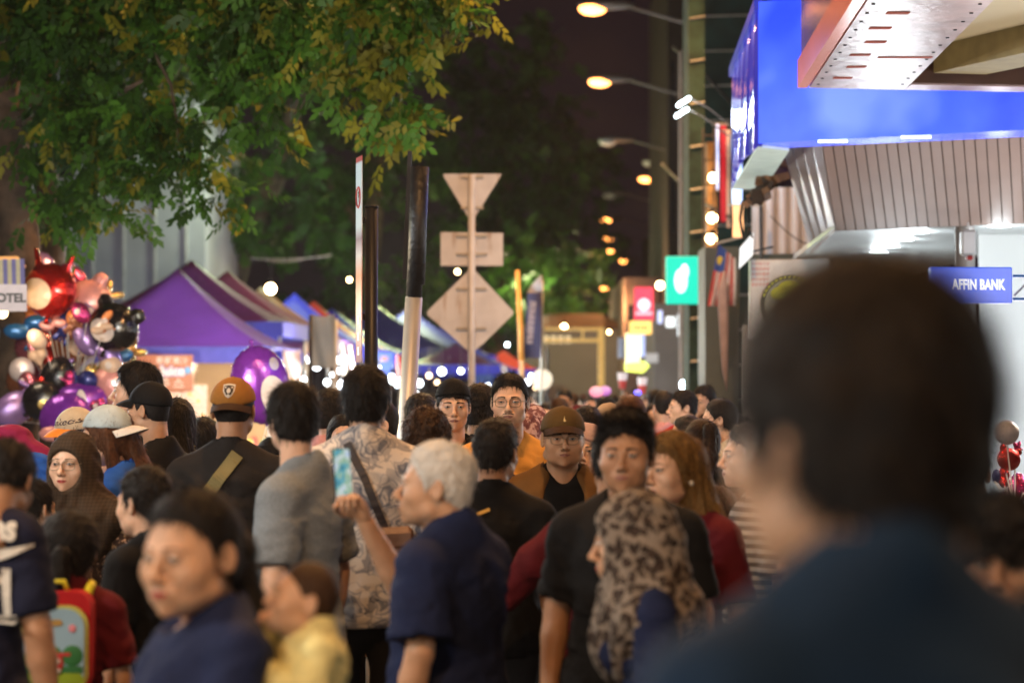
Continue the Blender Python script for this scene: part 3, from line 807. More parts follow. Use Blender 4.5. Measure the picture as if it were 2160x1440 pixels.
for D, e in ((29, 1500), (18.8, 1700), (9.5, 1000), (0.0, 1000), (-10, 900)):
    street_lamp(-.25 + sx(D), D, 8.0, 'lit orange street lamp above the near end of the street', True, e, 3.0)
# unseen fill lamps added beside and behind the camera to brighten the crowd
for (x, y, z, e, c) in ((-3.4, 1.5, 2.9, 170, (1, .88, .72)), (-3.5, 5.0, 2.9, 190, (1, .92, .80)), (-3.5, 8.5, 2.9, 150, (1, .90, .78)), (3.4, 4.0, 2.8, 60, (1, .84, .66)), (.8, -5.0, 3.4, 80, (1, .86, .70)), (-3.2, -2.5, 3.2, 340, (1, .88, .74)), (-3.4, 13.2, 2.5, 190, (.92, .96, 1)), (3.6, 12.0, 2.9, 50, (.95, .96, 1))):
    lamp_light('stall_or_fill_light', (x, y, z), e, c, .15)
# ---------------------------------------------------------------- traffic sign seen from the back
p = P(995, 812, 24); t = empty('sign_post', (p.x, p.y, 0)); tag(t, 'grey post with a triangular, a rectangular and a diamond sign plate seen from behind', 'traffic sign')
zp = lambda y, D=24: P(1000, y, D).z
a = MB(); a.tube([(0, 0, 0), (0, 0, zp(368))], .036, 0, 14); a.obj('post', M_SIGNBACK, t, True)
def plate(pts, name, extra=()):
    a = MB(); q = [((x - 995) / F_PX * 24, (P(x, y, 24).z)) for x, y in pts]; n = len(q)
    V = [(x, .045, z) for x, z in q] + [(x, .051, z) for x, z in q]
    a.add(V, [list(range(n))[::-1], list(range(n, 2 * n))] + [(i, (i + 1) % n, n + (i + 1) % n, n + i) for i in range(n)])
    o = a.obj(name, M_SIGNBACK, t)
    for (x0, x1, y) in extra:
        b = MB(); z = P(0, y, 24).z; b.box(((((x0 + x1) / 2) - 995) / F_PX * 24, .034, z), ((x1 - x0) / F_PX * 24, .018, .028), 0, None, .004)
        b.obj('bracket', mat('bracket', (.36, .31, .25), .6, metal=.3), o)
plate([(934, 366), (1058, 366), (1053, 376), (1001, 458), (994, 464), (987, 458), (938, 376)], 'triangle_plate', [(972, 1020, 373), (972, 1020, 438)])
plate([(929, 489), (1061, 491), (1061, 560), (929, 560)], 'rectangle_plate', [(962, 1028, 497), (962, 1028, 536)])
plate([(992, 566), (998, 566), (1083, 656), (1083, 662), (1034, 710), (1022, 722), (998, 742), (990, 742), (972, 726), (950, 706), (901, 664), (901, 656)], 'diamond_plate', [(962, 1026, 609), (962, 1026, 693)])
# ---------------------------------------------------------------- traffic light from behind, leaning
D = 14.0; k = D / F_PX
b0 = P(855, 925, D); b1 = P(873, 628, D); dirv = (b1 - b0).normalized(); base = b0 - dirv * (b0.z / dirv.z)
t = empty('traffic_light', base); tag(t, 'leaning traffic light with pale grey post and black wrapped upper half', 'traffic light')
def rel(q): return Vector(q) - base
a = MB(); a.tube([(0, 0, 0), rel(b1)], .050, 0, 20); a.tube([rel(b1), rel(b1) + dirv * .012], [.050, .040], 0, 20); a.obj('post', M_STEEL, t, True)
a = MB(); tp = P(886, 352, D); a.tube([rel(b1) - dirv * .0 + Vector((0, -.004, 0)), rel(tp)], .046, 0, 16); a.tube([rel(P(877, 600, D)), rel(P(886, 352, D))], [.053, .052], 0, 16); a.obj('black_sleeve', mat('black_wrap', (.012, .012, .013), .5, bump=.8, bscale=25), t, True)
a = MB(); q0, q1 = P(853, 588, D), P(864, 318, D); c = rel((q0 + q1) / 2); L_ = (q1 - q0)
a.tube([rel(q0) + Vector((0, .04, 0)), rel(q1) + Vector((0, .04, 0))], [.019, .017], 0, 4); a.obj('backing_board', M_DARK, t)
# black post with a narrow face of a sign
b0 = P(783, 812, 13.2); t = empty('sign_post', (b0.x, b0.y, 0)); tag(t, 'black round post carrying a tall parking sign seen almost edge on', 'traffic sign')
a = MB(); a.tube([(0, 0, 0), (0, 0, P(0, 437, 13.2).z)], .036, 0, 16); a.tube([(0, 0, P(0, 437, 13.2).z), (0, 0, P(0, 434, 13.2).z)], [.040, .036], 0, 16); a.obj('post', M_DARK, t, True)
def p_sign(N, L, tc, noise, ramp, col):
    s_ = N.new('ShaderNodeSeparateXYZ'); L.new(tc.outputs['Object'], s_.inputs[0]); m = N.new('ShaderNodeMapRange')
    m.inputs['From Min'].default_value = -.56; m.inputs['From Max'].default_value = .56; L.new(s_.outputs[2], m.inputs[0])
    return ramp(m.outputs[0], [(0, (.30, .16, .22)), (.22, (.33, .15, .20)), (.30, (.45, .22, .18)), (.42, (.55, .25, .14)), (.52, (.62, .58, .58)), (.60, (.30, .22, .26)), (.66, (.55, .62, .66)), (.97, (.50, .62, .68)), (.98, (.4, .1, .1)), (1, (.4, .1, .1))])
M_PSIGN = mat('parking_sign', (.5, .5, .5), .25, pattern=p_sign, spec=.6)
z0_, z1_ = P(0, 765, 13.2).z, P(0, 330, 13.2).z
a = MB(); ang = R(-76); rm = Matrix.Rotation(ang, 3, 'Z'); a.box((0, 0, 0), (.17, .006, z1_ - z0_), 0, rm, .002)
o = a.obj('sign_face', M_PSIGN, t); o.location = (P(757, 812, 13.2).x - b0.x, .01, (z0_ + z1_) / 2)
def sgn_mark(name, fn, m_):
    a_ = MB(); fn(a_); a_.xf(rm.to_4x4() @ Matrix.Translation((0, -.0045, 0))); a_.obj(name, m_, o)
sgn_mark('red_ring', lambda a_: a_.tube([(.055 * math.cos(x * .2618), 0, .34 + .055 * math.sin(x * .2618)) for x in range(25)], .006, 0, 6, False), mat('sign_red', (.35, .03, .03), .4))
sgn_mark('letter', lambda a_: text_on(a_, 'P', .08, (0, 0, .34), (1, 0, 0), (0, 0, 1), 0, .002), M_DARK)
for zz in (-.33, -.42, -.50): sgn_mark('letter', lambda a_: a_.box((0, 0, zz), (.05, .001, .045), 0), M_WHITE)
for zz in (z0_ + .25, z1_ - .35):
    a = MB(); a.box(((P(757, 812, 13.2).x - b0.x) * .45, .01, zz), (.05, .03, .035), 0, None, .005); a.obj('bracket', M_DARK, t)

# ---------------------------------------------------------------- right side: bank front
Z0, Z1 = 3.50, 4.50
Bp, Ap, Cp = P(1545, 390, 20.7), P(1600, 303, 17.0), P(2290, 262, 15.9)
def p_blueglow(N, L, tc, noise, ramp):
    n = noise(1.5, 2); return ramp(n.outputs['Fac'], [(.32, (.012, .04, .80)), (.50, (.04, .09, .92)), (.68, (.13, .21, 1.0))])
M_BLUE = mat('blue_light_box', (.02, .05, .5), .25, emit=p_blueglow, es=1.15, spec=.6)
M_BLUES = mat('blue_gloss_panel', (.10, .10, .55), .12, metal=.75, emit=(.04, .04, .6), es=.35, var=.1, scale=2)
M_RIB = mat('cladding_pink_brown', (.40, .27, .225), .5, var=.06, scale=2)
M_GAP = mat('cladding_gap', (.10, .065, .05), .8)
M_SILV = mat('silver_panel', (.45, .42, .43), .45, metal=.55, var=.08, scale=3)
M_CEIL = mat('white_ceiling', (.58, .60, .59), .35, var=.05, scale=2, spec=.6)
M_WALL = mat('white_wall', (.66, .69, .70), .5, var=.04, scale=1)
t = empty('shop_fascia', (Ap.x, Ap.y, 0)); tag(t, 'large glowing blue bank fascia wrapping the corner of the right hand building', 'shop sign')
o0 = Vector((Ap.x, Ap.y, 0))
def rl(p, z=None): q = Vector(p) - o0; return Vector((q.x, q.y, p[2] if z is None else z))
bk = Vector((.22, .0, 0))
a = MB(); a.prism([rl(Ap)[:2], rl(Cp)[:2], (rl(Cp) + Vector((0, .5, 0)))[:2], (rl(Ap) + Vector((.25, .30, 0)))[:2]], Z0, Z1); a.obj('front_light_box', M_BLUE, t)
a = MB(); nseg = 5; top_ = []
for i in range(nseg):   # street side panel made of slightly bent sheets
    f0, f1 = i / nseg, (i + 1) / nseg; q0 = rl(Ap).lerp(rl(Bp), f0); q1 = rl(Ap).lerp(rl(Bp), f1)
    bz0, bz1 = Z0 - .02 + .05 * math.sin(f0 * 3), Z0 - .02 + .05 * math.sin(f1 * 3); bo = .05 * math.sin(f0 * 3.1), .05 * math.sin(f1 * 3.1)
    a.slab([(q1.x - bo[1] - .003, q1.y, bz1), (q0.x - bo[0] - .003, q0.y, bz0), (q0.x - .003, q0.y, Z1 - .04), (q1.x - .003, q1.y, Z1 - .04)], .03)
a.obj('side_panel', M_BLUES, t, True)
a = MB(); q0, q1 = rl(Ap), rl(Bp); a.slab([(q1.x - .03, q1.y, Z1 - .06), (q0.x - .03, q0.y, Z1 - .06), (q0.x - .03, q0.y, Z1 + .02), (q1.x - .03, q1.y, Z1 + .02)], .06); a.obj('top_trim', mat('deep_blue', (.02, .04, .35), .3, emit=(.02, .03, .5), es=.3), t)
a = MB(); s0, s1 = rl(Ap), rl(Bp)
w_ = .27
a.slab([(s1.x + .0, s1.y, Z0 - .003), (s1.x + w_, s1.y, Z0 - .003), (s0.x + w_ - .02, s0.y + .3, Z0 - .003), (s0.x, s0.y + .02, Z0 - .003)], -.02)
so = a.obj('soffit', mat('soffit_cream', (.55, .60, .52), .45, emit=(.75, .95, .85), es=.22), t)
for f in (.08, .2, .38, .52, .68, .8, .92):
    a = MB(); c = s0.lerp(s1, f) + Vector((.12, .1, Z0 - .03)); a.tube([c, c + Vector((0, 0, .012))], .035, 0, 12); a.obj('downlight', glow('cool_downlight', (.8, .9, 1), 4), so)
fl_ = lamp_light('leaf_spot', (2.3, 13.0, 4.9), 15000, (1, .40, .06), .15, None, 24); fl_.rotation_euler = (P(880, 110, 18) - fl_.location).to_track_quat('-Z', 'Y').to_euler()  # unseen sodium spot added to light the hanging leaves yellow
a = MB()
for f in (.24, .50): c = rl(Ap).lerp(rl(Cp), f); a.box((c.x, c.y + .02, Z0 - .010), (.20, .03, .014))
a.obj('led_strip', glow('led_strip', (.8, .9, 1), 2.5), t)
lamp_light('fascia_light', (-.8, -1.2, 3.6), 26, (.30, .38, 1), .5, t)
# near canopy above the pavement
E_ = P(1707, 192, 14.8); t = empty('shop_canopy', (E_.x, E_.y, 0)); tag(t, 'shop canopy jutting into the top right corner with pinkish rust spotted edge and beige underside', 'canopy')
ZC = 3.62; u_ = Vector((SU, 1, 0)); L_ = 7.5; n0 = -u_ * L_
M_LIL = mat('lilac_gloss_panel', (.45, .30, .42), .15, metal=.6, var=.15, scale=2)
M_REFL = mat('trim_neon_reflection', (.62, .16, .10), .22, metal=.35, var=.3, scale=5, emit=(1, .25, .12), es=.12)  # neon reflection put into the trim's red colour and glow
M_PINKAL = mat('pinkish_aluminium', (.46, .33, .33), .30, metal=.3, var=.22, scale=5, bump=.5, bscale=9)
M_BEIGE = mat('beige_soffit', (.50, .42, .26), .6, var=.08, scale=1.6, emit=(.9, .72, .40), es=.05)  # faint glow put in for the shop light on the soffit
a = MB(); a.slab([n0 + Vector((0, 0, ZC + .16)), Vector((0, 0, ZC + .16)), Vector((0, 0, ZC + 1.4)), n0 + Vector((0, 0, ZC + 1.4))][::-1], -.05); a.obj('street_face', M_LIL, t)
a = MB(); a.slab([n0 + Vector((-.012, 0, ZC)), Vector((-.012, 0, ZC)), Vector((-.012, 0, ZC + .17)), n0 + Vector((-.012, 0, ZC + .17))][::-1], -.06); a.obj('bottom_trim', M_REFL, t)
a = MB(); a.slab([(0, 0, ZC), (2.2, .33, ZC), (2.2, .36, ZC + 1.3), (0, .03, ZC + 1.3)][::-1], .05); a.obj('end_face', M_LIL, t)
wd = .60
a = MB()
a.slab([n0 + Vector((0, 0, ZC)), Vector((0, 0, ZC)), Vector((wd, .09, ZC)), n0 + Vector((wd, .09, ZC))], .02)
eo = a.obj('edge_soffit', M_PINKAL, t)
a = MB(); a.slab([(wd, -.16, ZC), (wd, .09, ZC), (2.2, .33, ZC), (2.2, .08, ZC)], .02); a.obj('end_soffit', M_PINKAL, t)
a = MB()
for i in range(26):
    for w2 in (.04, wd - .05):
        c = u_ * (-.25 - .28 * i) + Vector((w2, .05, ZC - .003)); a.box(c, (.016, .016, .004))
a.obj('screws', M_DARK, eo)
for i in range(14):
    a = MB(); c = u_ * (-.55 - .5 * i) + Vector((.16 + .03 * (i % 2), .05, ZC - .012)); a.box(c + Vector((0, 0, .0095)), (.11, .07, .003)); a.obj('rust_patch', mat('red_rust', (.42, .07, .03), .7), eo)
a = MB(); c = u_ * -1.45 + Vector((.42, .05, ZC - .012)); a.box(c + Vector((0, 0, .0095)), (.30, .05, .003)); a.obj('rust_patch', MATS['red_rust'], eo)
a = MB()
a.slab([n0 + Vector((wd, 0, ZC + .24)), Vector((wd, 0, ZC + .24)), (2.3, .1, ZC + .24), n0 + Vector((2.3, 0, ZC + .24))], -.02)
a.slab([n0 + Vector((wd + .001, 0, ZC + .01)), Vector((wd + .001, -.15, ZC + .01)), Vector((wd + .001, -.15, ZC + .25)), n0 + Vector((wd + .001, 0, ZC + .25))], .02)
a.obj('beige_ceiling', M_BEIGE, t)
a = MB(); a.slab([(wd, -.17, ZC + .01), (2.2, .07, ZC + .01), (2.2, .07, ZC + .25), (wd, -.17, ZC + .25)], -.02); a.obj('inner_board', mat('dark_brown_edge', (.07, .03, .02), .7), t)
a = MB()
v = [(.72, -.25), (1.05, -.18), (1.9, -2.2), (1.9, -3.2)]
a.add([(x, y, ZC + z_) for z_ in (.06, .238) for x, y in v], [(3, 2, 1, 0), (4, 5, 6, 7), (0, 1, 5, 4), (1, 2, 6, 5), (2, 3, 7, 6), (3, 0, 4, 7)]); a.obj('bracing_beam', mat('olive_beam', (.30, .25, .13), .6), t)
a = MB()
v = [(1.12, -.14), (2.2, 0), (2.2, -.9)]
a.add([(x, y, ZC + z_) for z_ in (.12, .236) for x, y in v], [(2, 1, 0), (3, 4, 5), (0, 1, 4, 3), (1, 2, 5, 4), (2, 0, 3, 5)]); a.obj('ceiling_board', mat('pale_board', (.58, .50, .34), .6), t)
lamp_light('canopy_light', (1.5, -3.2, 2.3), 45, (1, .80, .55), .3, t)
# sloping ribbed cladding, silver return panel and ceiling
T1, T1r, B1, B1r = P(1733, 300, 17.25), P(2300, 268, 16.2), P(1763, 487, 19.0), P(2300, 466, 18.1)
T2, B2 = P(1652, 318, 18.4), P(1712, 537, 22.2)
t = empty('shop_building', (T1.x, T1.y, 0)); tag(t, 'bank building with sloping brown ribbed cladding, bright white ceiling and white walls', 'building')
o0 = Vector((T1.x, T1.y, 0))
a = MB(); a.slab([p - o0 + Vector((0, .05, 0)) for p in (T1, B1, B1r, T1r)], .05); a.obj('cladding_backing', M_GAP, t)
a = MB(); nb_ = 24
for i in range(nb_):
    f0, f1 = i / nb_ + .0025, (i + 1) / nb_ - .0025
    a.slab([T1.lerp(T1r, f0) - o0, B1.lerp(B1r, f0) - o0, B1.lerp(B1r, f1) - o0, T1.lerp(T1r, f1) - o0], .04)
a.obj('ribbed_cladding', M_RIB, t)
a = MB()
for i in range(4):
    f0, f1 = i / 4 + .01, (i + 1) / 4 - .01
    a.slab([T2.lerp(T1, f0) - o0, B2.lerp(B1, f0) - o0, B2.lerp(B1, f1) - o0, T2.lerp(T1, f1) - o0], .03)
a.obj('silver_return_panel', M_SILV, t)
zc = 3.03
def at_z(px, py, z):
    d = P(px, py, 1.0) - Vector((0, 0, CAM_Z)); k_ = (z - CAM_Z) / d.z; return Vector((0, 0, CAM_Z)) + d * k_
Wl = P(2064, 600, 19.8)
cq = [Vector((B1.x - .02, B1.y + .02, zc)), Vector((B1r.x, B1r.y + .02, zc)), Vector((B1r.x + .3, 30, zc)), Vector((B2.x + .35, 30, zc))]
a = MB(); a.slab([q - o0 for q in cq], -.05); co = a.obj('ceiling', M_CEIL, t)
for (x_, y_) in ((1937, 491), (1905, 507), (1877, 523), (1853, 535), (2108, 478)):
    c = at_z(x_, y_, zc - .01) - o0; a = MB(); a.tube([c, c + Vector((0, 0, .012))], .085, 0, 20); a.obj('downlight', glow('white_downlight', (.85, .95, 1), 6), co)
    lamp_light('downlight_light', c + Vector((0, 0, -.10)), 4.5, (.85, .95, 1), .08, t)
a = MB(); a.slab([(Wl.x, Wl.y, 0), (6.2, Wl.y - .6, 0), (6.2, Wl.y - .6, zc), (Wl.x, Wl.y, zc)][::1] and [Vector(v) - Vector((o0.x, o0.y, 0)) for v in [(Wl.x, Wl.y, 0), (6.2, Wl.y - .6, 0), (6.2, Wl.y - .6, zc), (Wl.x, Wl.y, zc)]], .2); a.obj('front_wall', M_WALL, t)
a = MB(); a.slab([Vector(v) - Vector((o0.x, o0.y, 0)) for v in [(2.9, 26, 0), (Wl.x + .3, 26, 0), (Wl.x + .3, 26, zc), (2.9, 26, zc)]], .2); a.obj('rear_wall', mat('pale_wall', (.4, .38, .36), .6), t)
lamp_light('shop_fill', Vector((4.6, 17.2, 2.5)) - o0, 60, (.82, .93, 1), .4, t)  # unseen fill lamps added to brighten the ceiling, cladding and canopy underside
lamp_light('shop_fill', Vector((3.0, 14.6, 1.9)) - o0, 46, (1, .84, .76), .3, t); lamp_light('shop_fill', Vector((4.6, 15.2, 1.9)) - o0, 34, (1, .84, .76), .3, t)
lamp_light('shop_fill', Vector((3.3, 21.5, 1.7)) - o0, 60, (.85, .95, 1), .3, t); lamp_light('shop_fill', Vector((5.2, 18.6, 1.5)) - o0, 60, (.85, .95, 1), .3, t)
# small things of the bank front
p = P(2042, 512, 18.3); t = empty('wall_speaker', (p.x, p.y, p.z)); tag(t, 'small grey box with a red lower tip hanging from the white ceiling', 'alarm box')
a = MB(); a.box((0, 0, 0), (.115, .10, .19), 0, None, .015); a.obj('housing', M_ALU, t)
a = MB(); a.box((.01, 0, -.115), (.055, .05, .035), 0, None, .01); a.obj('red_lamp', mat('dark_red_plastic', (.25, .01, .01), .3), t)
a = MB(); a.tube([(0, 0, .09), (0, 0, zc - p.z)], .008, 0, 6); a.obj('hanger', M_ALU, t)
p = P(2046, 602, 14.2); kx = 14.2 / F_PX
t = empty('bank_sign', p); tag(t, 'blue projecting sign reading AFFIN BANK in white', 'shop sign')
a = MB(); a.box((0, 0, 0), (172 * kx, .09, 76 * kx), 0, None, .006); so = a.obj('sign_box', mat('sign_blue', (.01, .05, .45), .3, emit=(.01, .10, .75), es=.55), t)
a = MB(); text_on(a, 'AFFIN BANK', .082, (.040, -.047, .0), (1, 0, 0), (0, 0, 1), 0, .0035, 1.02, .66); a.obj('lettering', glow('sign_letters', (.85, .9, 1), .85), so)
for dz in (-.08, .055):
    a = MB(); a.tube([(91 * kx, 0, dz), (150 * kx, .02, dz)], .009, 0, 8); a.obj('bracket', mat('bracket_blue', (.02, .12, .40), .4), t)
a = MB(); a.tube([(95 * kx, .03, -.06), (135 * kx, .04, .05)], .007, 0, 6); a.obj('brace', M_ALU, t)
# next shop: corrugated upper wall, sign with round emblem, blank light box
p = P(1680, 470, 24); t = empty('neighbouring_shop', (p.x, p.y, 0)); tag(t, 'pale corrugated shop front beyond the bank, under the ribbed silver panel', 'building')
M_CORR = mat('corrugated_pale', (.50, .49, .52), .4, metal=.25, var=.08, scale=2)
def corr(x0, x1, y0, y1, D, n_, m_, name, par, depth=.04):
    a = MB(); A0 = P(x0, y0, D) - Vector((p.x, p.y, 0)); 
    X0 = P(x0, y0, D).x - p.x; X1 = P(x1, y0, D).x - p.x; zt, zb = P(0, y0, D).z, P(0, y1, D).z
    def gf(u, v): return (X0 + (X1 - X0) * u, D - p.y + depth * (.5 + .5 * math.cos(u * n_ * 2 * math.pi)) ** 3, zb + (zt - zb) * v)
    a.grid(gf, n_ * 8, 1); a.grid(lambda u, v: (gf(u, v)[0], D - p.y + .12, gf(u, v)[2]), 1, 1); return a.obj(name, m_, par, True)
corr(1588, 1800, 395, 536, 24, 8, M_CORR, 'corrugated_wall', t)
a = MB(); a.box((0, -.05, P(0, 541, 23.9).z), (1.05, .12, .05)); a.obj('ledge', mat('dark_green_grey', (.05, .07, .065), .5), t)
a = MB(); a.box((.05, .3, 1.2), (1.1, .1, 2.4)); a.obj('shop_wall', mat('shop_wall_grey', (.25, .24, .23), .7), t)
a = MB(); x_ = P(1607, 400, 23.6).x - p.x; a.tube([(x_, -.3, 0.13), (x_, -.3, P(0, 430, 23.6).z)], .018, 0, 8); a.obj('drain_pipe', M_DARK, t, True)
a = MB(); pts = [P(1625 + 110 * f, 455 + 70 * f + 14 * math.sin(f * math.pi), 23.5) - Vector((p.x, p.y, 0)) for f in np.linspace(0, 1, 9)]; a.tube(pts, .006, 0, 5); a.obj('cable', M_DARK, t, True)
p = P(1665, 632, 23); t = empty('shop_sign', p); tag(t, 'white shop sign with a dark round emblem and yellow green marks behind the big head', 'shop sign')
kx = 23 / F_PX
a = MB(); a.box((0, 0, 0), (168 * kx, .12, 168 * kx), 0, None, .01); so = a.obj('panel', mat('sign_panel_white', (.38, .38, .37), .4, emit=(.9, .95, .9), es=.02), t)
a = MB(); a.tube([(0, -.064, -.05), (0, -.075, -.05)], .275, 0, 40); a.obj('emblem_disc', mat('emblem_dark', (.03, .04, .03), .5), so)
a = MB(); a.tube([(0, -.078, -.05), (0, -.084, -.05)], .235, 0, 40); a.obj('emblem_inner', mat('emblem_grey', (.28, .32, .27), .5), so)
a = MB()
for i in range(15):
    th = R(20 + i * 10); a.ball((.255 * math.cos(th), -.080, -.05 + .255 * math.sin(th)), (.012, .006, .012), 0, 6, 4)
a.ball((.0, -.088, .10), (.11, .012, .07), 0, 14, 8); a.ball((-.10, -.088, .05), (.08, .012, .06), 0, 14, 8); a.obj('emblem_marks', mat('lime', (.45, .50, .04), .5, emit=(.7, .75, .05), es=.15), so)
a = MB()
g5 = random.Random(3)
for i in range(5):
    for j in range(5): a.box((-.35 + j * .035, -.064, .34 - i * .05), (.018, .004, g5.uniform(.012, .03)), 0, Matrix.Rotation(g5.uniform(-.8, .8), 3, 'Y'))
a.obj('lettering', mat('sign_text_red', (.35, .1, .1), .5), so)
p = P(1575, 530, 21.5); t = empty('blank_light_box', p); kx = 21.5 / F_PX; tag(t, 'small blank white light box hanging at a slant beside the corrugated wall', 'light box')
a = MB(); a.add([(-15 * kx, y_, z_) for y_ in () for z_ in ()], []) if False else None
a = MB(); pts = [(-15, -38), (13, 12 - 26), (15, 40), (-13, 8)]
q = [(-15 * kx, -36 * kx), (13 * kx, -8 * kx), (15 * kx, 40 * kx), (-13 * kx, 8 * kx)]
a.slab([(x, 0, z) for x, z in q], .06); a.obj('panel', glow('blank_panel', (.75, .88, .95), .75), t)
a = MB(); a.tube([(15 * kx, .03, .0), (60 * kx, .2, .05)], .01, 0, 6); a.obj('bracket', M_DARK, t)
# broken soffit bits under the blue sign
p = P(1655, 372, 19.5); t = empty('broken_soffit', p); tag(t, 'torn brown soffit remains hanging under the blue fascia', 'debris'); a = MB(); g2 = random.Random(4)
for i in range(26):
    f = i / 26; c = Vector((-.30 + .36 * f + g2.uniform(-.03, .03), g2.uniform(-.2, .2), -.22 + .36 * f + g2.uniform(-.05, .05)))
    a.box(c, (g2.uniform(.04, .12), g2.uniform(.05, .2), g2.uniform(.02, .07)), i % 2, Matrix.Rotation(g2.uniform(-1, 1), 3, 'Y') @ Matrix.Rotation(g2.uniform(-1, 1), 3, 'X'))
a.obj('splintered_board', [mat('splintered', (.28, .14, .07), .8, var=.5), mat('splintered_dark', (.07, .045, .03), .8)], t)
a = MB(); a.tube([(-.34, 0, -.2), (-.36, 0, -.35), (-.33, 0, -.52), (-.28, 0, -.42)], .012, 0, 6); a.tube([(-.28, 0, -.18), (-.30, 0, -.36), (-.26, 0, -.5)], .008, 0, 6); a.obj('loose_cable', M_DARK, t, True)

# ---------------------------------------------------------------- mid distance right: banners, scaffold, towers, shop signs
def sign(px0, py0, px1, py1, D, name, label, m_, cat='shop sign', frame=None, th=.12, parts=None, grp=None):
    c = P((px0 + px1) / 2, (py0 + py1) / 2, D); k_ = D / F_PX; t = empty(name, c); tag(t, label, cat, grp)
    a = MB(); a.box((0, 0, 0), ((px1 - px0) * k_, th, (py1 - py0) * k_), 0, None, .01); o = a.obj('panel', m_, t)
    a = MB(); a.box((0, th / 2 + .02, 0), ((px1 - px0) * k_ * 1.03, .04, (py1 - py0) * k_ * 1.02)); a.obj('frame', frame or M_DARK, t)
    if parts:
        for nm, fn, mm in parts:
            a = MB(); fn(a, k_, th); a.obj(nm, mm, o)
    return t
disc = lambda x, z, r, rz=None: (lambda a, k, th: a.ball((x * k, -th / 2, z * k), (r * k, .03, (rz or r) * k), 0, 18, 10))
sign(1405, 541, 1478, 641, 29, 'green_sign', 'glowing teal green square sign with a pale figure', mat('teal_glow', (.01, .3, .22), .4, emit=(.0, .62, .42), es=1.0),
     parts=[('pale_figure', lambda a, k, th: (a.ball((-6 * k, -th / 2, -2 * k), (14 * k, .03, 26 * k), 0, 14, 8), a.ball((2 * k, -th / 2, 18 * k), (9 * k, .035, 16 * k), 0, 12, 8)), glow('pale_mint', (.65, 1, .8), 1.6))])
sign(1338, 606, 1378, 676, 45, 'red_sign', 'glowing pink red sign with a round white emblem', mat('pinkred_glow', (.4, .02, .04), .4, emit=(.95, .03, .09), es=1.0),
     parts=[('round_emblem', disc(0, -2, 13), glow('pink_white', (1, .55, .65), 1.6)), ('text_bar', lambda a, k, th: a.box((0, -th / 2 - .01, -20 * k), (34 * k, .02, 6 * k)), glow('pink_bar', (1, .35, .45), 1.3))])
sign(1328, 677, 1374, 705, 44, 'orange_sign', 'small glowing orange yellow sign under the red one', mat('amber_glow', (.5, .3, .05), .4, emit=(1, .55, .12), es=1.2),
     parts=[('faint_marks', lambda a, k, th: [a.box(((-14 + 7 * j) * k, -th / 2 - .01, 0), (4 * k, .01, (5 + 3 * (j % 2)) * k)) for j in range(5)], mat('brown_text', (.2, .08, .02)))])
sign(1320, 703, 1350, 772, 47, 'yellow_sign', 'tall glowing pale yellow sign over the crowd', mat('yellow_glow', (.5, .5, .2), .4, emit=(1, .92, .50), es=1.5))
sign(1350, 706, 1360, 752, 46, 'blue_light_strip', 'narrow pale blue lit strip beside the yellow sign', glow('pale_blue', (.45, .55, 1), .9))
sign(1305, 712, 1318, 755, 48, 'grey_panel_sign', 'dim grey blue panel left of the yellow sign', mat('dim_panel', (.15, .18, .25), .5, emit=(.3, .35, .5), es=.25))
c = P(1344, 774, 43); t = empty('arrow_sign', c); kx = 43 / F_PX; tag(t, 'glowing lime yellow arrow shaped sign under the tall yellow one', 'shop sign')
a = MB(); q = [(-26, -8), (12, -12), (26, 2), (16, 12), (-26, 8)]; n = len(q); a.add([(x * kx, y, z * kx) for y in (0, .1) for x, z in q], [list(range(n)), list(range(n, 2 * n))[::-1]] + [((i + 1) % n, i, n + i, n + (i + 1) % n) for i in range(n)]); a.obj('panel', mat('lime_glow', (.4, .5, .05), .4, emit=(.82, .95, .12), es=1.2), t)
sign(1430, 662, 1474, 708, 43, 'white_shop_light', 'bright white lit shop window patch under the green sign', glow('white_lit', (.75, .9, 1), 1.3), 'shop light')
sign(1405, 668, 1424, 690, 44, 'white_shop_light', 'small bright white lit square left of the shop window patch', glow('white_lit2', (.8, .92, .95), 1.1), 'shop light')
sign(1388, 655, 1397, 682, 46, 'blue_light_strip', 'small pale blue lit square right of the red sign', glow('pale_blue2', (.5, .6, 1), 1.1))
sign(1362, 745, 1388, 765, 45, 'grey_lightbox', 'pale grey faintly glowing box right of the yellow sign', mat('grey_box', (.3, .32, .34), .5, emit=(.5, .55, .6), es=.3))  # faint glow put into the grey box
c = P(1455, 748, 36); t = empty('paper_lantern', c); tag(t, 'round red lantern glowing over the right side of the crowd', 'lantern')
a = MB(); a.ball((0, 0, 0), (.105, .105, .10), 0, 18, 12); a.obj('shade', mat('lantern_red', (.5, .03, .03), .5, emit=(1, .06, .05), es=.6), t, True)
a = MB(); a.tube([(0, 0, .10), (0, 0, .35)], .006, 0, 5); a.obj('cord', M_DARK, t)
a = MB(); a.ball((.04, -.095, 0), (.025, .02, .025), 0, 8, 6); a.obj('lit_bulb', glow('warm_bulb', (1, .6, .3), 5), t)
